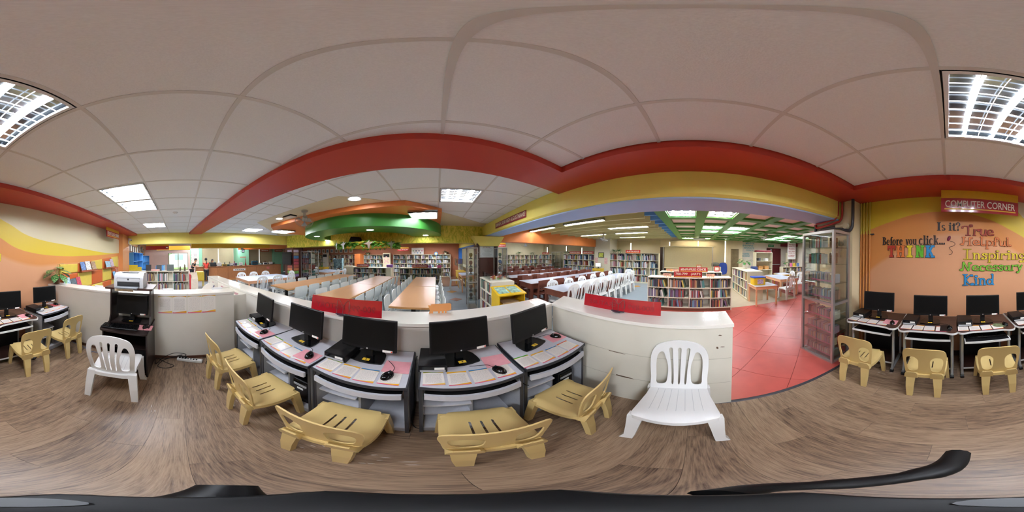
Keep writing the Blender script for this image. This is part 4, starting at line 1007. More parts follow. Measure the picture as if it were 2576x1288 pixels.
def fill(M4, x0, x1, z0, hmax, D, full, single=None, tb=(.014, .034), hb=(.6, .92), wts=None, y0=.03):
    """books in one compartment; single = (shelf word, bay word, case phrase) makes each its own thing"""
    x = x0+.004; end = x0+(x1-x0)*full; k = 0
    lean_at = x0+(end-x0)*rb.uniform(.45, .8) if rb.random() < .75 and full < .97 else 9e9
    a = 0; ang = R(rb.uniform(6, 15))
    while True:
        t = rb.uniform(*tb); h = hmax*rb.uniform(*hb); d = min(D-.05, rb.uniform(.7, .95)*D)
        if not a and x > lean_at and x+hmax*.8*math.sin(ang)+t < end: a = ang; x += hmax*.8*math.sin(ang)
        if x+t*1.05 > end: break
        ci = rb.choice(wts) if wts else rb.randrange(len(BK))
        m4 = M4 @ Matrix.Translation((x, y0+rb.uniform(0, .012), z0+.001)) @ Matrix.Rotation(-a, 4, 'Y') @ Matrix.Diagonal((t, d, h*(.95 if a else 1), 1))
        if single:
            o = bpy.data.objects.new('book', BME[ci]); C.objects.link(o); o.matrix_world = m4
            tag(o, '%s book, %s from the left, %s' % (BK[ci][0], nth(k), single), 'book', 'books on open shelves')
        else: FAR_BOOKS.box(m4, ci)
        x += (t+.0012)/math.cos(a); k += 1
def shelf(label, loc, rz, W, D, H, rows, cols, plinth=.06, mat=None, th=.02, single=None, full=(.6, .98), books=True, cat='bookshelf', wts=None, tb=(.016, .036), back=True, skip=(), name='bookshelf', plm=None, hb=(.58, .9)):
    mat = mat or m_shelf; t = thing(name, label, cat, loc, rz)
    for s in (0, W-th): obj('side_panel', MB().box(s, s+th, 0, D, 0, H-th), mat, t)
    obj('top_board', MB().box(0, W, -.008, D, H-th, H), mat, t)
    if back: obj('back_panel', MB().box(th, W-th, D-.012, D, plinth, H-th), mat, t)
    ch = (H-th-plinth)/rows
    for r in range(rows): obj('shelf_board', MB().box(th, W-th, 0, D-.012, plinth+r*ch, plinth+r*ch+th), mat, t)
    cw = (W-th)/cols
    for c in range(1, cols): obj('divider', MB().box(c*cw, c*cw+th, .002, D-.012, plinth+th, H-th), mat, t)
    if plinth > .03: obj('plinth', MB().box(.01, W-.01, .02, D, 0, plinth), plm or mat, t)
    M4 = Matrix.Translation(loc) @ Matrix.Rotation(rz, 4, 'Z')
    rn = {1: ['only'], 2: ['upper', 'lower'], 3: ['top', 'middle', 'bottom'], 4: ['top', 'second', 'third', 'bottom'], 5: ['top', 'second', 'third', 'fourth', 'bottom']}[rows]
    if books:
        for r in range(rows):
            for c in range(cols):
                if (r, c) in skip: continue
                z0 = plinth+r*ch+th
                sg = '%s shelf, bay %s, %s' % (rn[rows-1-r], ['one', 'two', 'three', 'four', 'five', 'six'][c], single) if single else None
                fill(M4, c*cw+th, (c+1)*cw, z0, ch-th, D, rb.uniform(*full), sg, tb, hb, wts)
    return t
# the nearest bookcase: arts
ARTS_WTS = [0, 1, 2, 3, 4, 5, 6, 7, 8, 9, 10, 11, 12, 13, 14, 14, 4, 8, 11, 0]
shelf('low cream arts bookcase of twelve compartments beyond the right partition', (4.45, 1.25, 0), R(-90), 2.35, .42, .97, 3, 4, .09, m_shelf2, single='arts bookcase', full=(.62, .93), wts=ARTS_WTS, tb=(.022, .042), hb=(.7, .92), plm=M('brown_plinth', '7A4A36', .5))
shelf('low cream applied sciences bookcase behind the arts bookcase', (5.95, 1.2, 0), R(-90), 2.3, .42, .97, 3, 4, .09, m_shelf2, full=(.5, .9), tb=(.03, .05))
shelf('long low cream bookcase with a leafy plant in the children area', (7.45, -1.86, 0), R(180), 2.15, .6, 1.05, 3, 5, .05, m_shelf, single='children low bookcase', full=(.55, .85), tb=(.05, .085), hb=(.7, .92))
shelf('low ivory bookcase beside the brown pillar with models on top', (1.2, 4.4, 0), R(-90), .98, .57, .95, 3, 2, .05, m_shelf2, single='pillar bookcase', full=(.7, .95), tb=(.04, .07), hb=(.72, .92))
shelf('low cream picture-book case behind the printer', (-6.95, -2.35, 0), R(90), 2.7, .35, 1.0, 2, 4, .1, m_shelf2, single='picture-book case', full=(.6, .8), tb=(.022, .045), hb=(.65, .9))
shelf('low cream religion bookcase with 200 sign before the fiction wall', (-1.82, 7.85, 0), 0, 2.06, .4, .92, 3, 4, .05, m_shelf, full=(.6, .9), single=None)
shelf('low cream philosophy bookcase with 100 sign before the fiction wall', (-4.42, 7.85, 0), 0, 1.9, .4, .92, 3, 4, .05, m_shelf, full=(.6, .95))
one('shelf_end', MB().bbox(0, .24, 0, .4, 0, .93, .004), m_shelf, 'plain cream cupboard at the right end of the philosophy bookcase', 'cupboard', (-2.51, 7.85, 0))
t = one('shelf_end', MB().bbox(0, .62, 0, .35, 0, .95, .004), m_shelf, 'plain cream cupboard standing left of the philosophy bookcase', 'cupboard', (-5.15, 8.0, 0))
shelf('tall cream fiction bookshelf along the terracotta wall, right of the air conditioner', (-3.02, 11.05, 0), 0, 3.97, .34, 1.58, 5, 8, .04, full=(.55, .95), wts=[1, 2, 3, 4, 5, 6, 8, 12, 13, 16, 0])
shelf('tall cream fiction bookshelf left of the air conditioner', (-5.3, 11.05, 0), 0, 1.55, .34, 1.58, 5, 3, .04, full=(.55, .95), wts=[1, 2, 3, 4, 5, 12, 13, 16, 0, 17])
shelf('tall cream bookshelf under the framed pictures on the far left wall', (-11.2, 11.05, 0), 0, 2.0, .34, 1.62, 5, 5, .04, full=(.6, .95), wts=[0, 5, 6, 7, 9, 10, 13, 4])
shelf('tall cream bookshelf right of the standing white air conditioner', (-8.6, 11.05, 0), 0, 2.7, .34, 1.62, 5, 7, .04, full=(.6, .95), wts=[0, 5, 6, 7, 9, 10, 13, 4])
shelf('tall cream pure sciences bookshelf on the right end wall', (8.5, 4.73, 0), R(-90), 2.95, .35, 1.67, 4, 6, .05, full=(.55, .95), wts=[1, 2, 12, 16, 6, 5, 3, 8, 11, 10, 15], tb=(.016, .032))
shelf('tall cream social science bookshelf on the right end wall', (8.5, 8.65, 0), R(-90), 2.8, .35, 1.60, 4, 6, .05, full=(.55, .95), wts=[1, 2, 12, 16, 6, 5, 3, 8, 11, 10, 15])
shelf('tall cream bookshelf at the corner left of the far glass cabinet', (8.5, 11.7, 0), R(-90), 1.75, .35, 1.55, 4, 4, .05, full=(.4, .9))
shelf('tall cream bookshelf along the far end wall of the right hall', (4.3, 11.7, 0), 0, 4.15, .34, 1.52, 4, 9, .05, full=(.3, .8))
shelf('cream bookshelf in the far corner of the children area', (9.3, -6.2, 0), R(-90), .75, .35, 1.85, 5, 2, .05, full=(.6, .95))
shelf('low cream bookshelf with magazines in front of the children wall', (8.2, -5.1, 0), R(-90), 1.6, .4, .95, 3, 3, .05, full=(.6, .95), tb=(.03, .06))
shelf('low cream shelf along the blue posts beside the fiction corner', (1.45, 10.9, 0), R(-90), 2.9, .35, .92, 3, 6, .05, full=(.6, .95))
# blue cubby shelves
bc = shelf('tall sky blue cubby shelf along the plaque wall', (-7.7, -2.28, 0), R(180), 2.0, .4, 1.86, 4, 3, .05, M('blue_laminate', '4E8FCB', .4, var=.04), books=False, cat='shelf', name='cubby_shelf')
bc = shelf('lower sky blue cubby shelf beyond the tall one', (-9.75, -2.28, 0), R(180), 2.0, .4, 1.72, 4, 4, .05, MATS['blue_laminate'], books=False, cat='shelf', name='cubby_shelf')
one('cabinet', MB().bbox(0, 1.2, 0, .5, 0, 1.05, .004), MATS['blue_laminate'], 'low sky blue cabinet in front of the blue cubbies', 'cabinet', (-11.6, -1.6, 0))
# tall open shelf of the children area
ts = shelf('tall cream open shelf with boxes beside the exit door', (7.3, -3.0, 0), R(-90), .9, .4, 1.78, 4, 1, .05, books=False, cat='shelf')
for k, (u, z, w_, h, c, lb) in enumerate([(.28, 0.925, .22, .1, 'D9A25E', 'lower left tan box on the tall open shelf'), (.28, 1.026, .2, .07, 'C98F4C', 'upper left tan box on the tall open shelf'), (.62, .925, .2, .1, 'D9A25E', 'lower right tan box on the tall open shelf'), (.62, 1.026, .19, .08, 'CF9A58', 'upper right tan box on the tall open shelf'), (.6, 1.352, .16, .13, 'D8D6D0', 'white pot on the top of the tall open shelf'), (.22, 1.352, .1, .14, '4A4A50', 'dark jar on the top row of the tall open shelf')]):
    t = thing('storage_box', lb, 'box', (7.34, -3.0-u, z)); obj('carton', MB().bbox(0, .3, -w_/2, w_/2, 0, h*.75, .006), M('carton_'+c, c, .6, var=.08), t); obj('lid', MB().bbox(-.006, .306, -w_/2-.006, w_/2+.006, h*.75, h, .005), M('carton_lid_'+c, c, .5, var=.05), t)
# ================================================================ reading tables
m_ply = M('beech_top', 'BE9068', .28, var=.05, scale=5, stretch=(1, .2, 1)); m_plye = M('beech_edge', 'C79257', .45, var=.1)
def orange_table(label, x0, x1, y0, y1):
    t = thing('reading_table', label, 'table', ((x0+x1)/2, (y0+y1)/2, 0), 0, 'beech reading tables')
    a, b_ = (x1-x0)/2, (y1-y0)/2-.003
    obj('edge', MB().bbox(-a, a, -b_, b_, .715, .748, .003), m_plye, t); obj('tabletop', MB().box(-a+.001, a-.001, -b_+.001, b_-.001, .748, .751), m_ply, t)
    for s in (-1, 1):
        obj('leg', MB().bbox(-.035, .035, s*(b_-.25)-.035, s*(b_-.25)+.035, .03, .715, .004), m_blk, t)
        obj('foot', MB().bbox(-.26, .26, s*(b_-.25)-.04, s*(b_-.25)+.04, 0, .03, .006), m_blk, t)
    obj('beam', MB().box(-.02, .02, -b_+.25, b_-.25, .66, .70), m_blk, t)
tn = ['right', 'middle', 'left']
for k, (x0, x1) in enumerate([(-.76, -.03), (-2.32, -1.58), (-4.02, -3.2)]):
    orange_table('near beech reading table of the %s row' % tn[k], x0, x1, 2.47, 4.2)
    orange_table('far beech reading table of the %s row' % tn[k], x0, x1, 4.206, 5.95)
m_shell = M('pale_grey_plastic', 'D5DAD8', .35, var=.02)
def shell_chair(label, group):
    t = thing('shell_chair', label, 'chair', group=group)
    def fs(u, v): return (u, v, .44-.02*(1-(u/.21)**2)*max(0, 1-(v/.25)**2)-.03*max(0, (v-.15)/.06)**2)
    obj('seat', plate(smooth_loop([(-.19, -.18), (.19, -.18), (.21, .0), (.2, .19), (.12, .215), (-.12, .215), (-.2, .19), (-.21, 0)], 3), [], fs, .012, .06), m_shell, t, smooth=50)
    bo = smooth_loop([(-.17, .06), (-.19, .16), (-.2, .30), (-.19, .37), (-.1, .385), (.1, .385), (.19, .37), (.2, .30), (.19, .16), (.17, .06), (.1, .045), (-.1, .045)], 3)
    def fb(u, v): return (u, -.185-.09*(v/.38)-.03*math.sin(PI*v/.38)+.5*u*u, .43+v)
    obj('backrest', plate(bo, [smooth_loop([(-.11, .075), (.11, .075), (.11, .085), (0, .1), (-.11, .085)], 2)], fb, .012, .06), m_shell, t, smooth=50)
    for s in (-1, 1):
        obj('leg', tleg([(s*.195, -.24, 0), (s*.19, -.2, .43), (s*.17, -.205, .52)], [.03, .04, .03], [.03, .04, .025]), m_shell, t)
        obj('leg', tleg([(s*.2, .22, 0), (s*.185, .17, .43)], [.03, .04], [.03, .04]), m_shell, t)
    return t
SCH = None
rc = random.Random(5)
def place_shell(x, y, rz, lb):
    global SCH
    g = 'pale grey shell chairs at the beech tables'
    if SCH is None: SCH = shell_chair(lb, g); SCH.location = (x, y, 0); SCH.rotation_euler.z = rz
    else: dup(SCH, (x, y, 0), rz, lb, g)
for k, (x0, x1) in enumerate([(-.76, -.03), (-2.32, -1.58), (-4.02, -3.2)]):
    for i in range(7):
        y = 2.80+.49*i+rc.uniform(-.03, .03)
        off = -.12
        if not (k == 2 and i > 5): place_shell(x1+off+.02, y, R(90+rc.uniform(-4, 4)), 'pale grey shell chair, %s from the partition, right side of the %s beech row' % (ORD[i], tn[k]))
        place_shell(x0-off-.02, y+.1, R(-90+rc.uniform(-4, 4)), 'pale grey shell chair, %s from the partition, left side of the %s beech row' % (ORD[i], tn[k]))
# peach tables with garden chairs on the far left
m_peachw = M('peach_wood', 'E7AE86', .4, var=.04); m_cloth = M('blue_white_cloth', 'C9D2E6', .6, var=.04); m_whtop = M('white_formica', 'C3C9D8', .25, var=.02)
def leg_table(name, label, x0, x1, y0, y1, h, mleg, mtop, ap=.09, lw=.05, group=None, th=.02):
    t = thing(name, label, 'table', ((x0+x1)/2, (y0+y1)/2, 0), 0, group); a, b_ = (x1-x0)/2, (y1-y0)/2
    obj('tabletop', MB().bbox(-a, a, -b_, b_, h-.004, h, .0015), mtop, t)
    obj('table_edge', MB().bbox(-a-.004, a+.004, -b_-.004, b_+.004, h-th-.004, h-.004, .003), mleg, t)
    obj('apron', MB().frame([(-a+.02, -b_+.02), (a-.02, -b_+.02), (a-.02, b_-.02), (-a+.02, b_-.02)], [(-a+.045, -b_+.045), (a-.045, -b_+.045), (a-.045, b_-.045), (-a+.045, b_-.045)], h-th-.004-ap, h-th-.004), mleg, t)
    for sx in (-1, 1):
        for sy in (-1, 1): obj('leg', MB().bbox(sx*(a-.016-lw/2)-lw/2, sx*(a-.016-lw/2)+lw/2, sy*(b_-.016-lw/2)-lw/2, sy*(b_-.016-lw/2)+lw/2, 0, h-th-.004, .004), mleg, t)
    return t
leg_table('reading_table', 'peach wooden table with pale blue cloth before the circulation desk', -6.45, -5.1, 2.25, 4.3, .74, m_peachw, m_cloth)
leg_table('reading_table', 'peach wooden table with pale cloth beside the glass shelf', -6.2, -4.9, 6.2, 7.7, .74, m_peachw, m_cloth)
G = 'white plastic garden chairs'
for k, (x, y, rz) in enumerate([(-5.15, 2.7, 90), (-5.15, 3.35, 86), (-5.15, 3.95, 92), (-6.4, 2.6, -90), (-6.4, 3.2, -86), (-6.4, 3.8, -90), (-5.9, 4.55, 180), (-4.75, 6.5, 90), (-4.75, 7.1, 95), (-6.4, 6.6, -90), (-6.4, 7.3, -88)]):
    dup(MC, (x, y, 0), R(rz), ['garden chair nearest the partition at the cloth table, near side', 'middle garden chair on the near side of the cloth table', 'farthest garden chair on the near side of the cloth table', 'nearest garden chair on the desk side of the cloth table', 'middle garden chair on the desk side of the cloth table', 'farthest garden chair on the desk side of the cloth table', 'garden chair at the far end of the cloth table', 'first garden chair before the table beside the glass shelf', 'second garden chair before the table beside the glass shelf', 'first garden chair behind the table beside the glass shelf', 'second garden chair behind the table beside the glass shelf'][k], G)
# white-topped brown tables in the right hall
m_mah = M('mahogany', '6E3A2C', .4, var=.15, scale=8, stretch=(1, 1, .3)); m_mah2 = M('mahogany_worn', '8A5236', .45, var=.15, scale=8)
RT = [(2.53, 3.23), (3.8, 4.5), (5.07, 5.77), (6.4, 7.1), (7.7, 8.4)]
for k, (y0, y1) in enumerate(RT):
    for h_ in (0, 1): leg_table('reading_table', '%s white-topped mahogany table of the %s row from the partition' % (('near', 'far')[h_], ORD[k]), 2.5+2.06*h_, 4.545+2.06*h_, y0, y1, .75, m_mah, m_whtop, .13, .07, 'white-topped mahogany tables', .03)
def wood_chair(label, group, joined=False):
    P = []
    P.append(('seat', MB().bbox(-.2, .2, -.2, .2, .42, .445, .006)))
    for s in (-1, 1):
        P.append(('leg', tleg([(s*.18, -.225, 0), (s*.18, -.195, .42), (s*.18, -.25, .84)], [.035]*3, [.04, .045, .03])))
        P.append(('leg', tleg([(s*.18, .18, 0), (s*.18, .18, .42)], [.035, .04], [.035, .04])))
        P.append(('stretcher', MB().box(s*.18-.01, s*.18+.01, -.2, .18, .18, .215)))
    P.append(('top_rail', MB().prism([(-.2, .70), (.2, .70), (.2, .85), (-.2, .85)], -.258, -.232, 'y')))
    P.append(('middle_rail', MB().prism([(-.18, .56), (.18, .56), (.18, .61), (-.18, .61)], -.228, -.212, 'y')))
    P.append(('front_rail', MB().box(-.17, .17, .17, .19, .36, .42)))
    if joined:
        mb = MB()
        for _, q in P: mb.merge(q)
        return tag(obj('wooden_chair', mb, m_mah), label, 'chair', group)
    t = thing('wooden_chair', label, 'chair', group=group)
    for n, q in P: obj(n, q, m_mah, t)
    return t
WC = WCJ = None
gw = 'mahogany wooden chairs'
def place_wood(x, y, rz, lb, near):
    global WC, WCJ
    if near:
        if WC is None: WC = wood_chair(lb, gw); WC.location = (x, y, 0); WC.rotation_euler.z = rz
        else: dup(WC, (x, y, 0), rz, lb, gw)
    else:
        if WCJ is None: WCJ = wood_chair(lb, gw, True); WCJ.location = (x, y, 0); WCJ.rotation_euler.z = rz
        else: dup(WCJ, (x, y, 0), rz, lb, gw)
for k, (y0, y1) in enumerate(RT[1:]):
    for i in range(7):
        x = 2.85+.55*i+rc.uniform(-.04, .04)
        place_wood(x, y0+.07, R(rc.uniform(-5, 5)), 'mahogany wooden chair, %s from the pillar end, near side of %s white table row' % (ORD[i], ORD[k+1]), k < 2)
        place_wood(x+.1, y1-.07, R(180+rc.uniform(-5, 5)), 'mahogany wooden chair, %s from the pillar end, far side of %s white table row' % (ORD[i], ORD[k+1]), k < 2)
for i in range(9):
    dup(MC, (2.78+.47*i+rc.uniform(-.03, .03), 2.72, 0), R(rc.uniform(-6, 6)), 'white garden chair, %s from the partition end, near side of the first white table row' % ORD[i], G)
for i in range(6):
    dup(MC, (2.85+.62*i+rc.uniform(-.03, .03), 3.04, 0), R(180+rc.uniform(-6, 6)), 'white garden chair, %s from the partition end, far side of the first white table row' % ORD[i], G)
dup(MC, (6.85, 2.9, 0), R(90), 'white garden chair at the far head of the first white table row', G)
# children tables
leg_table('children_table', 'small peach table with white top carrying the yellow tub', 4.55, 5.27, -2.65, -1.88, .65, m_peachw, m_whtop, .08, .045)
leg_table('children_table', 'larger peach table with white top in the children area', 5.36, 6.9, -4.07, -3.22, .70, m_peachw, m_whtop, .09, .055)
leg_table('children_table', 'yellow table with white top before the children wall shelf', 7.0, 7.9, -5.0, -4.3, .66, M('yellow_wood', 'E0B93A', .4, var=.04), m_whtop, .35, .05)
for k, (x, y, rz) in enumerate([(5.1, -3.35, -80), (5.75, -4.3, 10), (6.5, -4.35, 0), (6.6, -2.95, 180)]):
    dup(MC, (x, y, 0), R(rz), ['white garden chair with its back turned, at the end of the larger peach table', 'white garden chair at the cabinet side of the larger peach table, nearer one', 'white garden chair at the cabinet side of the larger peach table, farther one', 'white garden chair behind the larger peach table by the low bookcase'][k], G)
tb = thing('storage_tub', 'yellow plastic tub with blue lid on the small peach table', 'tub', (4.97, -2.12, .65), 0)
obj('tub', MB().prism(rrect(-.16, .16, -.21, .21, .03, 3), 0, .23), M('tub_yellow', 'E8BD22', .4, var=.03), tb)
obj('lid', MB().prism(rrect(-.175, .175, -.225, .225, .035, 3), .23, .262), M('tub_blue', '2450B8', .35, var=.03), tb)
obj('printed_panel', MB().box(-.164, -.16, -.13, .08, .03, .19), M('tub_print', 'C8A8C4', .5, var=.6, scale=40), tb, label='purple and orange printed panel')
obj('printed_panel', MB().box(-.1, .1, -.214, -.21, .03, .19), M('tub_print2', 'C8A070', .5, var=.6, scale=40), tb, label='purple and orange printed panel')
FAR_BOOKS.build('books', 'rows of books on the far bookshelves of the library', 'books')
# ================================================================ tall glass cabinet with discs
m_glass = glass_mat('clear_glass', (.96, .985, .975)); m_gl2 = glass_mat('greenish_glass', (.92, .97, .95), .14)
m_alum = M('cabinet_aluminium', 'B4B0AE', .3, metal=.75, var=.03)
def glass_cabinet(label, loc, rz, W, D, H, zs, mid=None, frame=.035):
    """front towards local -y"""
    t = thing('glass_cabinet', label, 'display cabinet', loc, rz)
    f = frame
    for x in (0, W-f):
        for y in (0, D-f): obj('post', MB().box(x, x+f, y, y+f, 0, H), m_alum, t)
    for z in [0, H-f]+([mid] if mid else []):
        obj('rail', MB().box(f, W-f, 0, f, z, z+f), m_alum, t); obj('rail', MB().box(f, W-f, D-f, D, z, z+f), m_alum, t)
        for x in (0, W-f): obj('rail', MB().box(x, x+f, f, D-f, z, z+f), m_alum, t)
    obj('bottom_board', MB().box(f, W-f, f, D-f, .0, .02), m_alum, t); obj('top_pane', MB().box(f, W-f, f, D-f, H-.012, H-.006), m_gl2, t)
    for z in zs: obj('glass_shelf', MB().box(.012, W-.012, .02, D-.012, z-.006, z), m_gl2, t)
    h = (W-2*f)/2
    for k in range(2):
        dr_ = obj('door_pane', MB().box(f+k*h+.002, f+(k+1)*h-.002, .012+.006*k, .016+.006*k, f, H-f), m_glass, t)
    for x in (.014, W-.02): obj('side_pane', MB().box(x, x+.004, f, D-f, f, H-f), m_glass, t)
    return t
CZ = [.05, .26, .47, .70, 1.0, 1.24, 1.50, 1.73]
gcx, gcy = 1.985, -1.585
GC = glass_cabinet('tall aluminium and glass cabinet full of disc cases beside the mural', (gcx, gcy, 0), R(180), .64, .36, 1.955, CZ[1:], .945)
DC = [('grey', 'BDBAB4'), ('dark blue', '6A7A94'), ('brown', 'A07E6C'), ('cream', 'E2D8C2'), ('charcoal', '66656A'), ('mauve', 'BE9AA6'), ('steel blue', '9EB2C0'), ('tan', 'CDB08C')]
DME = []
for n, c in DC:
    me = MB().box(0, 1, 0, 1, 0, 1).mesh('disc_case', M('disc_'+n.replace(' ', '_'), c, .3, var=.25, scale=30)); DME.append(me)
rd = random.Random(4)
rowname = ['bottom', 'second', 'third', 'fourth', 'fifth', 'sixth']
for r in range(6):
    z = CZ[r]+.001; x = .055; k = 0; m4 = Matrix.Translation((gcx, gcy, 0)) @ Matrix.Rotation(PI, 4, 'Z')
    while x < .575:
        w_ = rd.uniform(.0105, .0165); ci = rd.randrange(len(DC)); hh = .125+rd.uniform(-.012, .012)
        o = bpy.data.objects.new('disc_case', DME[ci]); C.objects.link(o)
        o.matrix_world = m4 @ Matrix.Translation((x, .085+rd.uniform(0, .008), z)) @ Matrix.Rotation(R(rd.uniform(-.5, .5)), 4, 'Y') @ Matrix.Diagonal((w_, .125, hh, 1))
        tag(o, '%s disc case, %s from the left, %s row of the glass cabinet' % (DC[ci][0], nth(k), rowname[r]), 'disc case', 'disc cases in the glass cabinet')
        x += w_+.002; k += 1
    obj('pink_label_strip', MB().box(.05, .58, .078, .081, z+.012, z+.032), M('pink_strip', 'D77A9A', .5, var=.08, scale=40), GC)
VC = [('green', '2F7D5E'), ('white', 'D8D6CE'), ('teal', '3C8C94'), ('black', '2B2B30'), ('red', 'A83A38')]
VME = [MB().box(0, 1, 0, 1, 0, 1).mesh('video_cassette', M('video_'+n, c, .4, var=.2, scale=20)) for n, c in VC]
for r in range(2):
    x = .05
    for k in range(11):
        ci = rd.randrange(5); o = bpy.data.objects.new('video_cassette', VME[ci]); C.objects.link(o)
        o.matrix_world = m4 @ Matrix.Translation((x, .09, CZ[6+r]+.001)) @ Matrix.Diagonal((.026, .11, .155+rd.uniform(-.02, .01), 1)); x += .0275
        tag(o, '%s boxed video, %s from the left, %s row of the glass cabinet' % (VC[ci][0], nth(k), ('upper', 'top')[r]), 'video', 'boxed videos in the glass cabinet')
    o = one('wooden_bookend', MB().bbox(0, .075, 0, .12, 0, .16, .012, 2), M('bookend_wood', '7A5638', .45, var=.2), 'brown wooden block at the end of the %s videos in the cabinet' % ('upper', 'top')[r], 'bookend', (gcx-.37, gcy-.21, CZ[6+r]+.001), PI)
one('red_book', MB().bbox(0, .02, 0, .16, 0, .2, .002), M('red_cover', 'C2402F', .4, var=.2), 'red book leaning inside the right end of the glass cabinet', 'book', (1.40, -1.92, .271), R(0))
# pipes at the column
m_pr = M('red_pipe', 'B5332C', .35, var=.04); m_pk = M('dark_conduit', '3C3E44', .5, var=.05); m_py = M('yellow_conduit', 'C9B04A', .5, var=.05); m_po = M('orange_conduit', 'C98545', .5, var=.05)
for k, (pts, r, m, lb) in enumerate([
    ([(1.60, -2.08, 2.53), (1.60, -2.08, 2.30), (1.62, -2.07, 2.21), (1.70, -2.06, 2.17), (2.1, -2.06, 2.13), (2.18, -2.06, 2.14), (2.19, -2.06, 2.18)], .018, m_pr, 'red pipe bending along the column under the blue lintel, lower one'),
    ([(1.66, -2.05, 2.53), (1.66, -2.05, 2.32), (1.68, -2.03, 2.25), (1.75, -2.02, 2.21), (2.14, -2.02, 2.19)], .014, m_pr, 'red pipe bending along the column under the blue lintel, upper one'),
    ([(1.40, -2.09, 2.53), (1.40, -2.09, 2.18), (1.42, -2.09, 2.06), (1.50, -2.10, 2.02), (1.7, -2.09, 2.09), (2.0, -2.09, 2.09), (2.2, -2.09, 2.05), (2.23, -2.09, 2.12), (2.23, -2.09, 2.2)], .026, m_pk, 'thick dark conduit hanging in a bend on the column')]):
    one('pipe', MB().tube(smooth_path(pts, 5), r, 10), m, lb, 'pipe', smooth=True)
for k in range(4):
    x = 1.395-.055*k; r = .013
    t = thing('conduit', 'vertical conduit in the mural corner, yellow above and orange below, %s from the column' % ORD[k], 'conduit', (x, WALL_Y+.022, 0))
    obj('upper_length', MB().cyl((0, 0, 1.98), (0, 0, 2.53), r, n=10), m_py, t, smooth=True); obj('lower_length', MB().cyl((0, 0, .02), (0, 0, 1.98), r, n=10), m_po, t, smooth=True)
one('pipe_clamp', MB().box(1.16, 1.25, WALL_Y, WALL_Y+.03, 1.965, 1.985), m_pk, 'small dark clamp on the rightmost conduit by the mural', 'clamp')
t = thing('junction_box', 'cream junction box with pipe on the column above the cabinet', 'junction box', (1.74, -2.06, 2.32)); obj('case', MB().bbox(-.03, .03, -.04, .03, 0, .07, .008), m_cream, t); obj('stub', MB().tube([(0, 0, .07), (.01, 0, .14), (.03, 0, .2)], .014, 8), m_py, t)
t = thing('vent_pipe', 'capped cream vent pipe on the column above the cabinet', 'pipe', (1.52, -2.1, 2.10)); obj('cap', MB().cyl((0, 0, 0), (0, .05, 0), .05, n=18), m_cream, t, smooth=True); obj('stub', MB().cyl((.02, .02, 0), (.2, .02, .01), .03, n=12), m_cream, t, smooth=True)
# ================================================================ mural lettering: cut-out letters
def ell(cx, cy_, rx, ry, w_, t_, a0=0, a1=360, n=20):
    """ring segment, thick at the sides and thin at top and bottom"""
    A = [R(a0+(a1-a0)*k/n) for k in range(n+1)]
    o = [(cx+rx*math.cos(a), cy_+ry*math.sin(a)) for a in A]; i = [(cx+(rx-w_)*math.cos(a), cy_+(ry-t_)*math.sin(a)) for a in A]
    return [[o[k], o[k+1], i[k+1], i[k]] for k in range(n)]
def bar(x0, x1, y0, y1): return [[(x0, y0), (x1, y0), (x1, y1), (x0, y1)]]
def dia(xa, ya, xb, yb, w_): return [[(xa-w_/2, ya), (xa+w_/2, ya), (xb+w_/2, yb), (xb-w_/2, yb)]]
s_ = .2
SER = {  # x-height .66, cap 1
 'B': (bar(.08, .08+s_, 0, 1)+bar(0, .3, 0, .06)+bar(0, .3, .94, 1)+ell(.3, .76, .3, .24, s_*.8, .06, -90, 90)+ell(.3, .27, .36, .27, s_*.9, .06, -90, 90), .74),
 'e': (ell(.28, .33, .28, .35, s_*.85, .06, 20, 320)+bar(.08, .54, .33, .39), .62),
 'f': (bar(.1, .1+s_, 0, .8)+bar(0, .4, 0, .05)+bar(0, .36, .6, .66)+ell(.32, .78, .22, .22, s_*.8, .07, 40, 180), .42),
 'o': (ell(.29, .33, .29, .35, s_*.9, .06), .64),
 'r': (bar(.08, .08+s_, 0, .66)+bar(0, .38, 0, .05)+bar(0, .2, .6, .66)+ell(.4, .5, .18, .16, .12, .1, 40, 180), .56),
 'y': (dia(.3, .0, .12, .66, s_)+dia(.26, -.1, .52, .66, .08)+bar(0, .26, .6, .66)+bar(.4, .62, .6, .66)+ell(.16, -.2, .12, .1, .1, .07, 180, 400), .64),
 'u': (bar(.08, .08+s_, .12, .66)+bar(0, .2, .6, .66)+bar(.46, .46+s_*.95, 0, .66)+bar(.38, .5, .6, .66)+bar(.6, .72, 0, .05)+ell(.3, .2, .22, .22, s_*.8, .08, 180, 330), .74),
 'c': (ell(.28, .33, .28, .35, s_*.9, .06, 45, 315), .58),
 'l': (bar(.08, .08+s_, 0, 1)+bar(0, .36, 0, .05)+bar(0, .2, .94, 1), .38),
 'i': (bar(.08, .08+s_, 0, .66)+bar(0, .36, 0, .05)+bar(0, .2, .6, .66)+ell(.18, .86, .11, .11, .11, .11), .38),
 'k': (bar(.08, .08+s_, 0, 1)+bar(0, .34, 0, .05)+bar(0, .2, .94, 1)+dia(.26, .28, .52, .64, .08)+dia(.58, 0, .36, .4, s_*.9)+bar(.42, .64, .61, .66)+bar(.44, .72, 0, .05), .72),
 '.': (ell(.12, .1, .11, .11, .11, .11), .28),
 'I': (bar(.1, .1+s_*1.15, 0, 1)+bar(0, .43, 0, .06)+bar(0, .43, .94, 1), .5),
 's': (ell(.22, .5, .2, .17, .14, .06, 30, 270)+ell(.24, .17, .22, .18, .15, .06, -160, 90), .5),
 't': (bar(.1, .1+s_, .1, .86)+bar(0, .38, .6, .66)+ell(.3, .16, .2, .17, .15, .07, 180, 330), .42),
 '?': (ell(.26, .76, .25, .25, s_*.8, .07, -60, 190)+bar(.2, .3, .28, .56)+ell(.25, .1, .11, .11, .11, .11), .56)}
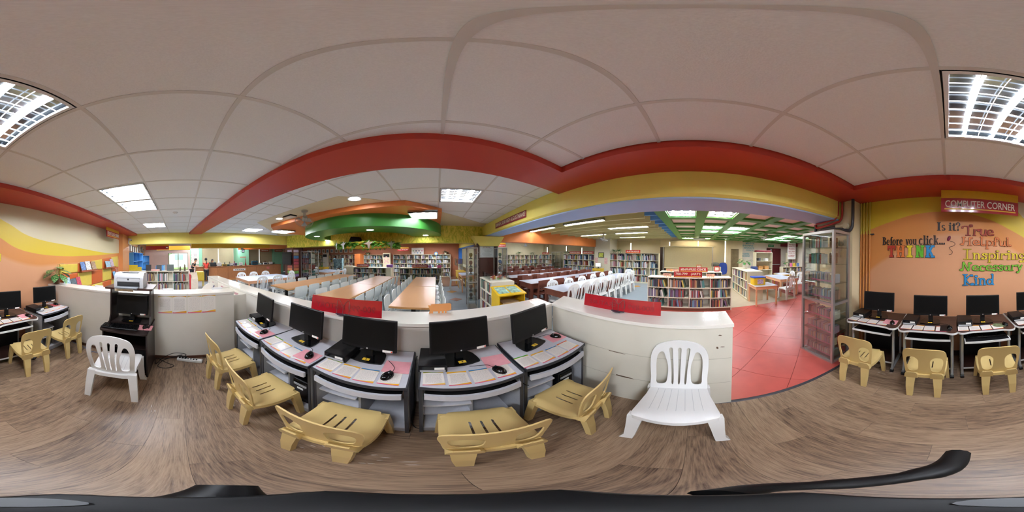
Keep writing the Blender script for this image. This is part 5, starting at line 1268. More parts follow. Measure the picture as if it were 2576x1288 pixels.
def put_glyph(quads, x, z, sx, sz, depth, m, parent, name='letter'):
    mb = MB()
    for i, q in enumerate(quads): mb.prism([(x-p[0]*sx, z+p[1]*sz) for p in q], .00012*(i % 21), depth+.00012*(i % 21), 'y')
    return obj(name, mb, m, parent)
m_black = M('black_letter_board', '2A1F1C', .55, var=.05)
# glyphs run towards -x on this wall as the viewer sees them left to right
def serif_word(s, label, xl, zb, width, h, m=None):
    W = sum(SER[c][1] if c != ' ' else .3 for c in s); k = width/W
    t = thing('wall_word', label, 'wall lettering', (xl, WALL_Y+.001, zb)); x = 0
    for c in s:
        if c != ' ': put_glyph(SER[c][0], -x, 0, k, h, .010, m or m_black, t)
        x += (SER[c][1] if c != ' ' else .3)*k
serif_word('Before', 'black serif word Before on the mural', 1.01, 1.795, .335, .125)
serif_word('you', 'black serif word you on the mural', .635, 1.795, .17, .125)
serif_word('click...', 'black serif word click with three dots on the mural', .435, 1.795, .39, .135)
serif_word('Is it?', 'black serif words Is it with question mark on the mural', .17, 2.0, .345, .125)
BLK = {'T': [bar(.0, .9, .78, 1)[0], bar(0, .14, .62, .8)[0], bar(.76, .9, .62, .8)[0], bar(.33, .57, .0, .8)[0], bar(.22, .68, 0, .16)[0]],
       'H': [bar(.06, .32, 0, 1)[0], bar(.58, .84, 0, 1)[0], bar(.3, .6, .42, .6)[0], bar(0, .38, 0, .14)[0], bar(.52, .9, 0, .14)[0], bar(0, .38, .86, 1)[0], bar(.52, .9, .86, 1)[0]],
       'I': [bar(.24, .56, 0, 1)[0], bar(.08, .72, 0, .17)[0], bar(.08, .72, .83, 1)[0]],
       'N': [bar(.08, .3, 0, 1)[0], bar(.6, .82, 0, 1)[0], dia(.68, .02, .22, .98, .28)[0], bar(0, .38, 0, .13)[0], bar(.52, .9, .87, 1)[0], bar(0, .3, .87, 1)[0]],
       'K': [bar(.08, .36, 0, 1)[0], dia(.36, .4, .7, .96, .24)[0], dia(.76, .02, .44, .56, .26)[0], bar(0, .44, 0, .14)[0], bar(0, .44, .86, 1)[0], bar(.55, .95, 0, .14)[0], bar(.52, .92, .86, 1)[0]]}
tw = thing('wall_word', 'big block word THINK in five colours on the mural', 'wall lettering', (.92, WALL_Y+.001, 1.605))
m_outl = M('letter_outline', '3A2A20', .6, var=0)
for k, c in enumerate('THINK'):
    col = ['B93A2A', 'E07B3C', 'E6CE2E', '63B62E', '2E8FCB'][k]
    o = put_glyph(BLK[c], -(k*.147), 0, .14, .178, .014, M('think_'+c, col, .5, var=.12, scale=40), tw, 'letter')
    ob = MB()
    for i, q in enumerate(BLK[c]):
        cx = sum(p[0] for p in q)/4; cz = sum(p[1] for p in q)/4
        ob.prism([(k*-.147-(p[0]*.14+(.004 if p[0] > cx else -.004)), p[1]*.178+(.004 if p[1] > cz else -.004)) for p in q], .0002*i, .009+.0002*i, 'y')
    obj('outline', ob, m_outl, tw)
def spiral(cx, cy_, r, turns, a0, dirn=1, n=14): return [(cx+r*(1-.75*k/n)*math.cos(a0+dirn*turns*2*PI*k/n), cy_+r*(1-.75*k/n)*math.sin(a0+dirn*turns*2*PI*k/n)) for k in range(n+1)]
def rnd(cx, cy_, rx, ry, a0, a1, n=12): return [(cx+rx*math.cos(R(a0+(a1-a0)*k/n)), cy_+ry*math.sin(R(a0+(a1-a0)*k/n))) for k in range(n+1)]
CUR = {'T': ([[(.42, 0), (.44, .5), (.42, .86)], [(0, .7), (.03, .86), (.3, .9), (.6, .86)]+spiral(.62, .98, .12, 1, -PI/2, 1), [(.25, 0), (.6, 0)]], .8),
 'H': ([spiral(.06, .1, .1, 1, PI, -1)[::-1]+[(.16, .3), (.16, .9)], [(.58, 0), (.6, .5), (.58, .86)]+spiral(.7, .84, .1, 1, PI, -1), [(.1, .5), (.6, .5)], [(.05, .92), (.3, .92)], [(.45, 0), (.75, 0)]], .82),
 'I': ([[(.3, 0), (.3, 1)], [(.08, 0), (.54, 0)], [(.05, 1), (.55, 1)]], .66),
 'N': ([spiral(.06, .12, .1, 1, PI, -1)[::-1]+[(.16, .3), (.18, .95), (.55, .05), (.58, .8)]+spiral(.68, .84, .09, 1, PI, -1)], .82),
 'K': ([[(.2, 0), (.2, 1)], [(.05, 0), (.4, 0)], [(.05, 1), (.36, 1)], [(.6, .95), (.24, .5), (.6, .04)]+spiral(.72, .1, .1, 1, -PI/2, 1), spiral(.66, .9, .08, 1, PI, -1)], .86),
 'r': ([[(.08, 0), (.1, .6)], [(.1, .4), (.2, .56), (.36, .58)]+spiral(.4, .5, .09, 1, PI/2, -1), [(0, 0), (.2, 0)]], .5),
 'u': ([[(0, .6), (.12, .6), (.1, .2), (.22, .03), (.4, .12), (.46, .6)], [(.46, .6), (.46, .1), (.56, .0)]], .58),
 'e': ([[(.06, .3), (.42, .36)]+rnd(.25, .33, .2, .27, 5, 300)+spiral(.44, .14, .07, .8, PI, 1)], .52),
 'l': ([[(.06, .95), (.14, .98), (.12, .1), (.24, .02)]+spiral(.3, .1, .08, .9, -PI/2, 1)], .42),
 'p': ([[(.1, .6), (.1, -.34)], rnd(.3, .32, .2, .28, 150, -150), [(0, -.34), (.22, -.34)]], .56),
 'f': ([spiral(.36, .84, .09, 1, -.4, -1)[::-1]+[(.3, .98), (.18, .9), (.16, 0)], [(.02, .55), (.34, .55)], [(.04, 0), (.3, 0)]], .44),
 'n': ([[(0, .6), (.1, .6), (.1, 0)], [(.1, .4), (.24, .6), (.4, .5), (.42, 0)], [(.34, 0), (.52, 0)], [(.02, 0), (.2, 0)]], .58),
 's': ([spiral(.32, .5, .08, .8, 0, 1)[::-1]+[(.24, .62), (.1, .52), (.14, .38), (.3, .26), (.32, .1), (.2, .0)]+spiral(.1, .1, .08, .8, -PI/2, -1)], .44),
 'i': ([[(.02, .6), (.12, .6), (.12, 0)], [(.02, 0), (.24, 0)], rnd(.12, .84, .05, .05, 0, 360)], .32),
 'g': ([rnd(.24, .36, .19, .24, 0, 360), [(.42, .6), (.42, -.1), (.28, -.3)]+spiral(.16, -.22, .1, .9, -PI/2, -1)], .54),
 'c': ([spiral(.38, .46, .07, .8, 0, 1)[::-1]+rnd(.26, .3, .2, .28, 60, 310)], .5),
 'a': ([rnd(.22, .28, .18, .26, 0, 360), [(.42, .56), (.42, .1), (.5, 0), (.56, .06)]], .58),
 'y': ([[(.0, .6), (.1, .6), (.22, .1)], [(.44, .6), (.22, .0), (.12, -.24)]+spiral(.06, -.2, .08, .9, -PI/4, -1)], .5),
 'd': ([rnd(.22, .28, .18, .26, 0, 360), [(.32, .98), (.44, .96), (.42, .1), (.52, 0)]], .56)}
def curly_word(s, label, xl, zb, width, h, col, w_=.043, cap=1.):
    W = sum(CUR[c][1] for c in s); k = width/W; t = thing('wall_word', label, 'wall lettering', (xl, WALL_Y+.001, zb)); x = 0
    mm = M('curly_'+s, col, .5, var=.1, scale=30)
    for c in s:
        for lay, ww, dd, m in (('outline', w_*1.42, .008, m_outl), ('letter', w_, .013, mm)):
            mb = MB()
            for pl_ in CUR[c][0]:
                pp = smooth_path(pl_, 2) if len(pl_) > 2 else pl_
                for i in range(len(pp)-1):
                    a, b_ = Vector(pp[i]), Vector(pp[i+1]); d = b_-a
                    if d.length < 1e-6: continue
                    d.normalize(); n = Vector((-d[1], d[0]))*ww*(1.25 if abs(d[1]) > .7 else .85)
                    q = [a+n-d*ww*.5, a-n-d*ww*.5, b_-n+d*ww*.5, b_+n+d*ww*.5]
                    mb.prism([(-(x+p[0]*k), p[1]*h) for p in q], 0, dd+.00012*(i % 23), 'y')
            obj(lay, mb, m, t)
        x += CUR[c][1]*k
curly_word('True', 'curly dark red word True on the mural', -.20, 1.935, .47, .15, 'A53A26')
curly_word('Helpful', 'curly orange word Helpful on the mural', -.185, 1.785, .77, .13, 'E07F45')
curly_word('Inspiring', 'curly yellow word Inspiring on the mural', -.205, 1.585, 1.0, .145, 'E3CB33')
curly_word('Necessary', 'curly green word Necessary on the mural', -.18, 1.41, .97, .14, '7BBE35')
curly_word('Kind', 'curly blue word Kind on the mural', -.2, 1.205, .48, .155, '2E93CF')
t = thing('mouse_cutout', 'purple computer mouse cut-out with curly cord on the mural', 'wall decoration', (-.005, WALL_Y+.002, 1.885))
obj('mouse_body', MB().sphere((0, 0, 0), 1, 14, 8, (.024, .02, .042)), M('plum', '7A2348', .3, var=.1), t, (0, .004, 0), (0, R(-25), 0), smooth=True)
obj('cord', MB().tube(smooth_path([(-.02, .004, -.038), (-.06, .004, -.05), (-.09, .004, -.08), (-.06, .004, -.11), (-.005, .004, -.13), (-.02, .004, -.16), (-.05, .004, -.19), (-.04, .004, -.225), (.0, .004, -.235)], 5), .003, 6), m_outl, t)
# hanging wall signs
def wall_sign(label, txt, x0, x1, y, z0, z1, rz=0):
    w_ = abs(x1-x0); t = thing('hanging_sign', label, 'sign', ((x0+x1)/2, y, 0), PI)
    zm = z1-(z1-z0)*.45
    obj('yellow_board', MB().box(-w_/2, w_/2, -.012, .012, zm, z1), M('sign_yellow', 'D9A92C', .3, var=.03), t)
    obj('red_board', MB().box(-w_/2, w_/2, -.014, .014, z0, zm), M('sign_maroon', '9A1F28', .15, var=.03, coat=.5), t)
    lettering(t, txt, w_*.9, (zm-z0)*.5, .002, .006, M('cream_letter', 'E9DFCF', .6, var=0), (0, -.016, z0+(zm-z0)*.58))
    obj('underline', MB().box(-w_*.46, w_*.46, -.0165, -.014, z0+(zm-z0)*.17, z0+(zm-z0)*.25), M('sign_yellow_line', 'E2B233', .4, var=0), t)
    return t
wall_sign('red and yellow sign reading Computer Corner over the mural', 'COMPUTER CORNER', .1, -.96, -2.12, 2.215, 2.575)
wall_sign('red and yellow sign reading Storytelling Corner at the mural end', 'STORYTELLING CORNER', -4.36, -5.34, -2.12, 2.24, 2.60)
# ================================================================ storytelling wall: padded panels, ledges, books
m_padY = M('padded_yellow', 'D8BF52', .45, var=.03); m_padO = M('padded_orange', 'C9632F', .4, var=.03)
xs = [-2.55, -3.2, -3.85, -4.49, -5.15, -5.78]
def topz(x): return 1.47+(max(0, -3.2-x))*.075
zr = [.06, .45, .85, 1.25]
pw = thing('padded_wall_panel', 'padded wall covering of yellow and orange squares behind the plant', 'wall panel', (0, WALL_Y+.001, 0))
def pad(x0, x1, z0, z1a, z1b, m):
    g = .006; mb = MB(); b_ = .02
    o = [(x0-g, z0+g), (x1+g, z0+g), (x1+g, z1b-g), (x0-g, z1a-g)]; i = [(x0-g-b_, z0+g+b_), (x1+g+b_, z0+g+b_), (x1+g+b_, z1b-g-b_), (x0-g-b_, z1a-g-b_)]
    mb.add([(p[0], 0, p[1]) for p in o]+[(p[0], .022, p[1]) for p in o]+[(p[0], .036, p[1]) for p in i], [(0,1,5,4),(1,2,6,5),(2,3,7,6),(3,0,4,7),(4,5,9,8),(5,6,10,9),(6,7,11,10),(7,4,8,11),(8,9,10,11),(3,2,1,0)])
    obj('padded_square', mb, m, pw, smooth=30)
for c in range(5):
    for r in range(4):
        z1 = zr[r+1] if r < 3 else None
        odd = (c+r) % 2
        pad(xs[c], xs[c+1], zr[r], z1 or topz(xs[c]), z1 or topz(xs[c+1]), m_padO if odd == 0 else m_padY)
COV = ['4E6FA8', 'D8D4D0', '8A6A4A', '7FB0CE', 'B04A60', '3E86B4', 'C66A4A', '6E9E62']
def ledge(label, x0, x1, z, books):
    t = thing('book_ledge', label, 'wall ledge', ((x0+x1)/2, WALL_Y+.038, z), 0); w_ = abs(x1-x0)/2; m = M('ledge_brown', '9C5333', .45, var=.06)
    obj('shelf_board', MB().box(-w_, w_, 0, .10, 0, .015), m, t); obj('front_lip', MB().box(-w_, w_, .10, .112, 0, .045), m, t)
    for k, (u, bw, bh, c, lb) in enumerate(books):
        one('picture_book', MB().box(-bw/2, bw/2, 0, .008, 0, bh), M('cover_pic_'+c, c, .35, var=.45, scale=26), lb, 'book', ((x0+x1)/2-u, WALL_Y+.125, z+.016), (R(16), 0, 0), 'picture books on the wall ledges')
ledge('brown wall ledge holding three picture books, right of the plant', -3.2, -4.0, 1.255, [(-.27, .19, .24, '5E7FB4', 'blue picture book on the ledge right of the plant'), (-.03, .23, .25, 'DCD8D4', 'white picture book on the ledge right of the plant'), (.24, .22, .24, '9A7C60', 'brown picture book on the ledge right of the plant')])
ledge('brown wall ledge holding two picture books under the storytelling sign', -4.5, -5.3, 1.26, [(-.14, .34, .22, '88B0C4', 'wide landscape picture book under the storytelling sign'), (.18, .24, .29, 'A890A0', 'tall speckled picture book under the storytelling sign')])
ledge('lower brown wall ledge near the orange pier', -5.15, -5.75, .87, [(-.17, .22, .24, '6FA8D4', 'sky blue picture book on the low ledge near the orange pier'), (.12, .2, .35, 'B06A5C', 'tall reddish picture book on the low ledge near the orange pier')])
ledge('brown wall ledge mostly hidden behind the partition', -2.6, -3.25, .9, [(-.2, .22, .26, 'A8CCE0', 'pale blue picture book peeking over the partition by the plant'), (.03, .2, .22, '4A5A64', 'dark picture book peeking over the partition'), (.22, .16, .24, 'B83C54', 'crimson picture book peeking over the partition')])
# ================================================================ potted plant on the partition
def leaf_mat(name, a, b_):
    m = bpy.data.materials.new(name); m.use_nodes = True; nt = m.node_tree; bs = nt.nodes['Principled BSDF']
    tc = nt.nodes.new('ShaderNodeTexCoord'); n = nt.nodes.new('ShaderNodeTexNoise'); n.inputs['Scale'].default_value = 55; n.inputs['Detail'].default_value = 4
    cr = nt.nodes.new('ShaderNodeValToRGB'); cr.color_ramp.elements[0].position = .53; cr.color_ramp.elements[0].color = (*lin(a), 1); cr.color_ramp.elements[1].position = .60; cr.color_ramp.elements[1].color = (*lin(b_), 1)
    nt.links.new(tc.outputs['Object'], n.inputs[0]); nt.links.new(n.outputs[0], cr.inputs[0]); nt.links.new(cr.outputs[0], bs.inputs['Base Color']); bs.inputs['Roughness'].default_value = .35; MATS[name] = m; return m
m_leaf = leaf_mat('variegated_leaf', '2C6A2E', 'BFD29A'); m_leafg = M('green_leaf', '2F6B2C', .45, var=.25, scale=20); m_stem = M('leaf_stem', '8FA65A', .5, var=.1); m_fern = M('fern_green', '2E5F2A', .55, var=.3, scale=25)
def leaf(mb, base, yaw, pitch, L, W, droop=.6, n=6):
    P_ = []
    for i in range(n+1):
        t = i/n; w_ = W*math.sin(PI*(t**.8))*.5+.0005; a = pitch-droop*t*1.6
        if i == 0: x, z = 0, 0
        else: x += L/n*math.cos(a); z += L/n*math.sin(a)
        row = []
        for s in (-1, -.5, 0, .5, 1):
            row.append((x, s*w_, z-abs(s)**1.5*w_*.15+(.12*w_*(1-abs(s)))*-1))
        P_.append(row)
    c, s = math.cos(yaw), math.sin(yaw)
    mb.grid([[(base[0]+p[0]*c-p[1]*s, base[1]+p[0]*s+p[1]*c, base[2]+p[2]) for p in r] for r in P_], .0012)
def broad_plant(label, loc, leaves, pot=True, potc='7A5238', pr=.085, ph=.15, ml=None, scale=1.):
    t = thing('potted_plant', label, 'plant', loc); t.scale = (scale,)*3
    if pot: obj('pot', MB().lathe([(pr*.7, 0), (pr*.72, .01), (pr*.95, ph*.85), (pr*1.02, ph*.86), (pr*1.02, ph), (pr*.9, ph), (pr*.85, ph*.9), (.01, ph*.9)], n=20), M('pot_'+potc, potc, .7, var=.15, scale=18), t, smooth=True)
    for yaw, h, rad, L, W, pitch in leaves:
        st = MB().tube(smooth_path([(0, 0, ph*.85), (rad*.35*math.cos(yaw), rad*.35*math.sin(yaw), ph+h*.6), (rad*math.cos(yaw), rad*math.sin(yaw), ph+h)], 4), .004, 6)
        obj('stem', st, m_stem, t)
        lm = MB(); leaf(lm, (rad*math.cos(yaw), rad*math.sin(yaw), ph+h), yaw, pitch, L, W); obj('leaf', lm, ml or m_leaf, t, smooth=True)
    return t
LV = [(R(a), h, r_, L, W, p) for a, h, r_, L, W, p in [(10, .14, .10, .25, .17, .25), (60, .19, .06, .26, .17, .45), (115, .13, .09, .26, .17, .2), (165, .08, .12, .25, .17, .0), (195, .17, .08, .24, .15, .3), (350, .08, .11, .24, .16, .05), (85, .05, .12, .25, .17, -.25), (140, .24, .03, .22, .14, .5), (35, .05, .12, .22, .15, -.2), (180, .04, .12, .2, .14, -.2)]]
broad_plant('leafy variegated plant in a brown pot on the white partition by the mural', (-2.36, -2.25, 1.086), LV)
def fern(label, loc, r=.32, n=26, hang=.9, seed=1, pot=True):
    t = thing('fern_plant', label, 'plant', loc); q = random.Random(seed)
    obj('pot', MB().lathe([(.07, 0), (.1, .11), (.105, .12), (.01, .118)], n=14), M('pot_cream', 'C9BFA6', .6), t, smooth=True)
    mb = MB()
    for i in range(n): leaf(mb, (0, 0, .1), 2*PI*i/n*2.4+q.uniform(-.3, .3), q.uniform(.5, 1.3), q.uniform(.7, 1.1)*r*1.3, .035, hang+q.uniform(-.2, .4), 6)
    obj('fronds', mb, m_fern, t, smooth=True); t.children[1]['kind'] = 'stuff'
# ================================================================ red shelf signs lying on the partitions, seen from behind
m_rsign = M('red_acrylic', 'AC1A26', .2, var=.03, coat=.6); m_ghost = M('dark_red_lettering', '8E1B24', .35, var=0); m_wire = M('wire_steel', '9A948C', .3, metal=.8, var=0)
def red_sign(label, txt, p0, p1, z, h, lean, zt=0):
    a, b_ = Vector(p0), Vector(p1); d = (b_-a); L = d.length; ang = math.atan2(d[1], d[0])
    t = thing('shelf_sign', label, 'sign', (a[0]+d[0]/2, a[1]+d[1]/2, z), (R(lean), 0, ang))
    obj('panel', MB().box(-L/2, L/2, -.003, .003, 0, h), m_rsign, t)
    lettering(t, txt, L*.84, h*.36, .0012, .004, m_ghost, (0, -.0035, h*.45), 0, True)
    w_ = MB().tube(smooth_path([(-.06, -.012, .005), (-.062, -.012, h*.75), (-.045, -.012, h*.9), (-.02, -.012, h*.7), (0, -.012, h*.55), (.02, -.012, h*.7), (.045, -.012, h*.9), (.062, -.012, h*.75), (.06, -.012, .005)], 4), .0018, 6)
    w_.tube([(0, -.012, h*.55), (0, -.012, .006)], .0018, 6); obj('wire_stand', w_, m_wire, t)
    obj('clip_base', MB().box(-.065, .065, -.03, -.006, 0, .006).box(-.03, .04, -.07, -.03, 0, .004), M('navy_clip', '22243A', .3, var=0), t)
red_sign('red acrylic 900-999 History sign on the front partition, seen from behind', '900-999 HISTORY', (-1.17, 1.20), (-.46, 1.30), 1.03, .155, -12)
red_sign('red acrylic 800-899 Literature sign on the right partition, seen from behind', '800-899 LITERATURE', (1.385, 1.08), (1.40, .27), 1.036, .13, -10)
t = thing('paper_animal', 'orange paper bear sign standing on the front partition', 'sign', (.02, 1.50, 1.03), R(5))
obj('cutout', MB().prism([(-.10, .085), (-.085, .03), (-.095, 0), (-.055, 0), (-.055, .02), (-.01, .02), (-.01, 0), (.01, 0), (.01, .02), (.025, .02), (.025, 0), (.045, 0), (.045, .02), (.055, .02), (.055, 0), (.07, 0), (.07, .02), (.105, .025), (.115, .035), (.115, .09), (.1, .098), (-.07, .095), (-.075, .08)], -.002, .002, 'y'), M('orange_card', 'E8A061', .5, var=.03), t)
obj('sleeve', MB().box(-.08, .125, .003, .004, 0, .1), glass_mat('plastic_sleeve', (.97, .97, .97), .05), t)
# ================================================================ brown pillar with certificate, glass cabinets, yellow rack
m_wal = M('walnut_cladding', '5B342A', .4, var=.12, scale=6, stretch=(6, 6, 1)); m_wald = M('dark_walnut', '33211D', .4, var=.1)
pi_ = struct('wall_pillar', MB().box(1.42, 2.08, 5.42, 6.1, 0, 1.99), m_wal, label='square pillar clad in brown wood')
obj('edge_post', MB().box(1.36, 1.44, 5.36, 5.46, 0, 1.95), m_wald, pi_); obj('edge_post', MB().box(2.05, 2.13, 5.36, 5.46, 0, 1.95), m_wald, pi_)
for z in (.9, 1.15, 1.4, 1.65): obj('stud', MB().cyl((1.40, 5.36, z), (1.40, 5.35, z), .012, n=10), m_alum, pi_)
ct = thing('framed_certificate', 'white framed certificate hanging on the brown pillar', 'picture', (1.72, 5.41, 1.46))
obj('frame', MB().box(-.27, .27, -.014, .0, 0, .42).box(-.262, .262, -.016, -.002, .01, .41), M('frame_silver', 'AFA9A2', .4, var=.02), ct); obj('print', MB().box(-.25, .25, -.018, -.015, .02, .4), M('certificate_paper', 'DCE3E2', .5, var=.06, scale=18), ct)
[obj('print_heading', MB().box(-.15+.1*i, -.07+.1*i, -.0187, -.0178, .36, .378), M('brown_print', '7C4A3A', .6, var=0), ct) for i in range(3)]
for k in range(9): obj('print_line', MB().box(-.13-.05*math.sin(k), .13+.05*math.sin(k*1.7), -.0187, -.0178, .08+k*.03, .086+k*.03), M('grey_print', '93A29C', .6, var=0), ct)
PZ = [.25, .5, .75, 1.0, 1.22, 1.45]
glass_cabinet('narrow glass cabinet of trophies left of the brown pillar', (.86, 4.46, 0), R(-4), .30, .44, 1.78, PZ, .78, .025)
glass_cabinet('narrow glass cabinet right of the brown pillar', (1.93, 4.9, 0), R(-2), .34, .44, 1.80, PZ, .78, .025)
for k in range(12):
    cab = k % 2; z = PZ[k//2]; c = ['6A4A36', '3E5A34', '7F6A2E', '2E5E9A', '8A5A48', '4A4A52'][(k*5) % 6]
    x, y = ((1.0, 4.68), (2.1, 5.12))[cab]
    t = thing('trophy', '%s keepsake, %s shelf from the bottom, cabinet %s of the brown pillar' % (['brown', 'green', 'gold', 'blue', 'rust', 'grey'][(k*5) % 6], ORD[k//2], ('left', 'right')[cab]), 'ornament', (x, y, z+.001))
    obj('base', MB().lathe([(.05, 0), (.05, .02), (.02, .03), (.015, .05)], n=12), m_wald, t, smooth=True); obj('body', MB().lathe([(.015, .05), (.045, .08), (.055, .13), (.04, .17), (.01, .18)], n=14), M('keepsake_'+c, c, .4, var=.3, scale=30), t, smooth=True)
rk = thing('magazine_rack', 'yellow wooden slanted rack with maps before the pillar bookcase', 'rack', (1.12, 2.78, 0), 0)
m_yw = M('yellow_rack_paint', 'E3B81E', .35, var=.04)
for x in (0, .54): obj('side_panel', MB().prism([(0, 0), (.42, 0), (.42, .88), (0, .80)], x, x+.02, 'x'), m_yw, rk)
obj('slanted_top', MB().prism([(-.03, .79), (.44, .885), (.44, .905), (-.03, .81)], -.02, .58, 'x'), m_yw, rk)
obj('back_panel', MB().box(.02, .54, .40, .415, .05, .86), m_yw, rk)
for z in (.05, .25, .43, .60): obj('shelf_board', MB().box(.02, .54, .0, .4, z, z+.018), m_yw, rk)
for k, (z, c) in enumerate([(.619, 'B59A78'), (.449, 'A88C6C'), (.269, 'AFC7AE')]): one('flat_folder', MB().box(0, .34, 0, .24, 0, .02), M('folder_'+c, c, .6, var=.1), ['tan folder on the top shelf of the yellow rack', 'brown folder on the middle shelf of the yellow rack', 'pale green folder on the low shelf of the yellow rack'][k], 'folder', (1.22, 2.82, z))
for k in (0, 1): one('map_sheet', MB().box(-.115, .115, -.16, .16, 0, .003), M('map_print', '9FBFB0', .3, var=.6, scale=14), ('left', 'right')[k]+' coloured map sheet on the sloping top of the yellow rack', 'map', (1.26+.26*k, 2.99, .8575), (R(11.5), 0, 0))
dm = thing('glass_box', 'clear glass case with small models on the pillar bookcase', 'display case', (1.25, 3.66, .951))
for (x0, x1, y0, y1) in ((0, .5, 0, .004), (0, .004, 0, .6), (.496, .5, 0, .6)): obj('pane', MB().box(x0, x1, y0, y1, 0, .16), m_glass, dm)
for k in range(7):
    t = thing('model_figure', ['white', 'rust', 'yellow', 'green', 'brown', 'grey', 'cream'][k]+' model building on the pillar bookcase', 'model', (1.32+.06*k, 3.78+.05*(k % 3), .952)); c = ['D9D4CA', 'A8583A', 'D8B84A', '7E9E5A', '7A5A42', '8A8E92', 'D8CBA8'][k]
    obj('block', MB().bbox(-.022, .022, -.022, .022, 0, .05+.012*(k % 3), .003), M('model_'+c, c, .5, var=.1), t); obj('roof', MB().prism([(-.026, .05+.012*(k % 3)), (.026, .05+.012*(k % 3)), (0, .078+.012*(k % 3))], -.026, .026, 'y'), M('model_roof', '9A4A3A', .5), t)
# ================================================================ circulation desk on the left
m_cw = M('counter_wood', 'B0764C', .4, var=.1, scale=6, stretch=(5, 5, 1)); m_ct = M('counter_top', '9C6240', .3, var=.08)
cd = thing('circulation_desk', 'long wood-panelled circulation desk in front of the tan blinds', 'counter', (-10.6, 1.0, 0), 0)
for k in range(9): obj('front_panel', MB().box(-.03, 0, .01+k*.72, .01+k*.72+.712, .02, .90), m_cw, cd)
obj('body', MB().box(-.6, -.03, 0, 6.5, 0, .88), m_cw, cd); obj('counter_top', MB().box(-.66, .04, -.03, 2.05, .90, .93).box(-.66, .04, 2.55, 6.5, .90, .93), m_ct, cd); obj('kick_rail', MB().box(-.02, .01, 0, 6.5, 0, .05), M('orange_kick', 'C98A3E', .5), cd)
obj('notice', MB().box(.001, .004, 2.55, 3.45, .60, .74), m_lab, cd, label='white notice with a line of print'); [obj('notice_print', MB().box(.004, .006, 2.66+.14*i, 2.77+.14*i, .65, .69), m_ink, cd) for i in range(5)]
one('red_notice', MB().box(0, .004, -.12, .12, -.1, .1), M('red_white_notice', 'D87A70', .5, var=.5, scale=30), 'small red and white notice on the desk front', 'notice', (-10.595, 6.3, .70))
rl = random.Random(9)
for k, (y, z0, w_, h, c, lb) in enumerate([(2.2, .88, .42, .30, '24282C', 'dark monitor on the desk behind the standing person'), (2.62, .931, .3, .26, 'D6D8DA', 'white and black book stand on the desk'), (3.0, .931, .32, .14, 'D9B93C', 'yellow box on the circulation desk'), (3.5, .931, .24, .18, '8E93A0', 'grey card holder on the circulation desk'), (3.8, .931, .22, .2, 'A68AB0', 'violet card holder on the circulation desk'), (4.2, .931, .25, .22, 'E4E2DC', 'white cake box on the circulation desk'), (5.3, .931, .5, .30, '1F5668', 'blue-green computer monitor at the middle of the desk'), (5.75, .931, .2, .12, '9CC4BE', 'mint tray on the circulation desk'), (6.2, .931, .34, .16, 'E2E4E4', 'white papers pile on the circulation desk'), (6.7, .931, .3, .2, 'B9AFA4', 'beige ornament on the circulation desk')]):
    t = thing('desk_item', lb, 'desk item', (-10.85, y, z0 if k else .90)); m = M('desk_item_'+c, c, .45, var=.2, scale=22)
    obj('body', MB().bbox(-.06, .06, -w_/2, w_/2, .02, h, .01), m, t); obj('base', MB().box(-.09, .09, -w_*.3, w_*.3, 0, .02), m_blk, t); obj('face', MB().box(.06, .063, -w_*.4, w_*.4, h*.3, h*.85), M('desk_face_'+c, 'C9CED2' if k % 2 else '2A3138', .5, var=.3, scale=40), t)
one('tower_model', MB().prism([(-.07, 0), (.07, 0), (.02, .2), (.006, .5), (-.006, .5), (-.02, .2)], -.03, .03, 'x'), M('dark_red_model', '8A2E2A', .5), 'slender red tower model on the circulation desk', 'model', (-10.8, 4.55, .931))
bl_ = M('tan_roller_blind', 'B8A988', .7, var=.03, scale=2)
for k, (y0, y1, lb) in enumerate([(1.75, 3.1, 'tan roller blind behind the standing person'), (3.14, 4.4, 'tan roller blind left of the mint pillar'), (5.55, 6.9, 'tan roller blind right of the mint pillar'), (6.94, 8.3, 'tan roller blind under the hanging red sign')]):
    t = thing('roller_blind', lb, 'blind', (-13.19, y0, 1.0)); obj('cloth', MB().box(0, .01, 0, y1-y0, 0, 1.3), bl_, t); obj('bottom_bar', MB().box(-.005, .02, 0, y1-y0, -.03, 0), m_cream, t); obj('roller', MB().cyl((.02, 0, 1.31), (.02, y1-y0, 1.31), .03, n=10), m_cream, t)
struct('window_2', MB().box(-13.2, -13.192, 3.1, 3.14, 1.0, 2.2).box(-13.2, -13.192, 6.9, 6.94, 1.0, 2.2), emit_mat('daylight_gap', 'F4F2E4', 3.5), label='bright daylight gaps between the blinds')
struct('wall_mint_pillar', MB().box(-13.2, -12.0, 4.45, 5.35, 0, 2.62).box(-13.2, -12.9, 8.3, 9.4, 0, 2.62).box(-13.2, -13.1, 1.5, 1.75, 0, 2.62), m_lgreen, label='mint green pillars behind the circulation desk')
fr_ = thing('framed_photo', 'small framed dark photo on the mint pillar', 'picture', (-11.995, 4.85, 1.9)); obj('frame', MB().box(0, .02, -.12, .12, 0, .3), m_blk, fr_); obj('print', MB().box(.02, .023, -.09, .09, .03, .27), M('grey_photo', '8E949C', .5, var=.4, scale=14), fr_)
wd = thing('wall_word', 'small red lettering on the mint pillar', 'wall lettering', (-11.997, 4.88, 1.52)); [obj('letter_mark', MB().box(0, .004, -.28+.075*i, -.225+.075*i, -.05+.01*(i % 2), .05), M('faded_red', 'B9705E', .6, var=0), wd) for i in range(7)]
bd = thing('poster_board', 'tall white poster with mint frame and red border dots', 'poster', (-13.19, 1.2, .95)); obj('frame', MB().box(0, .02, -.42, .42, 0, 1.25), m_lgreen, bd); obj('print', MB().box(.02, .024, -.36, .36, .05, 1.2), M('poster_cream', 'E4D5C8', .5, var=.12, scale=12), bd)
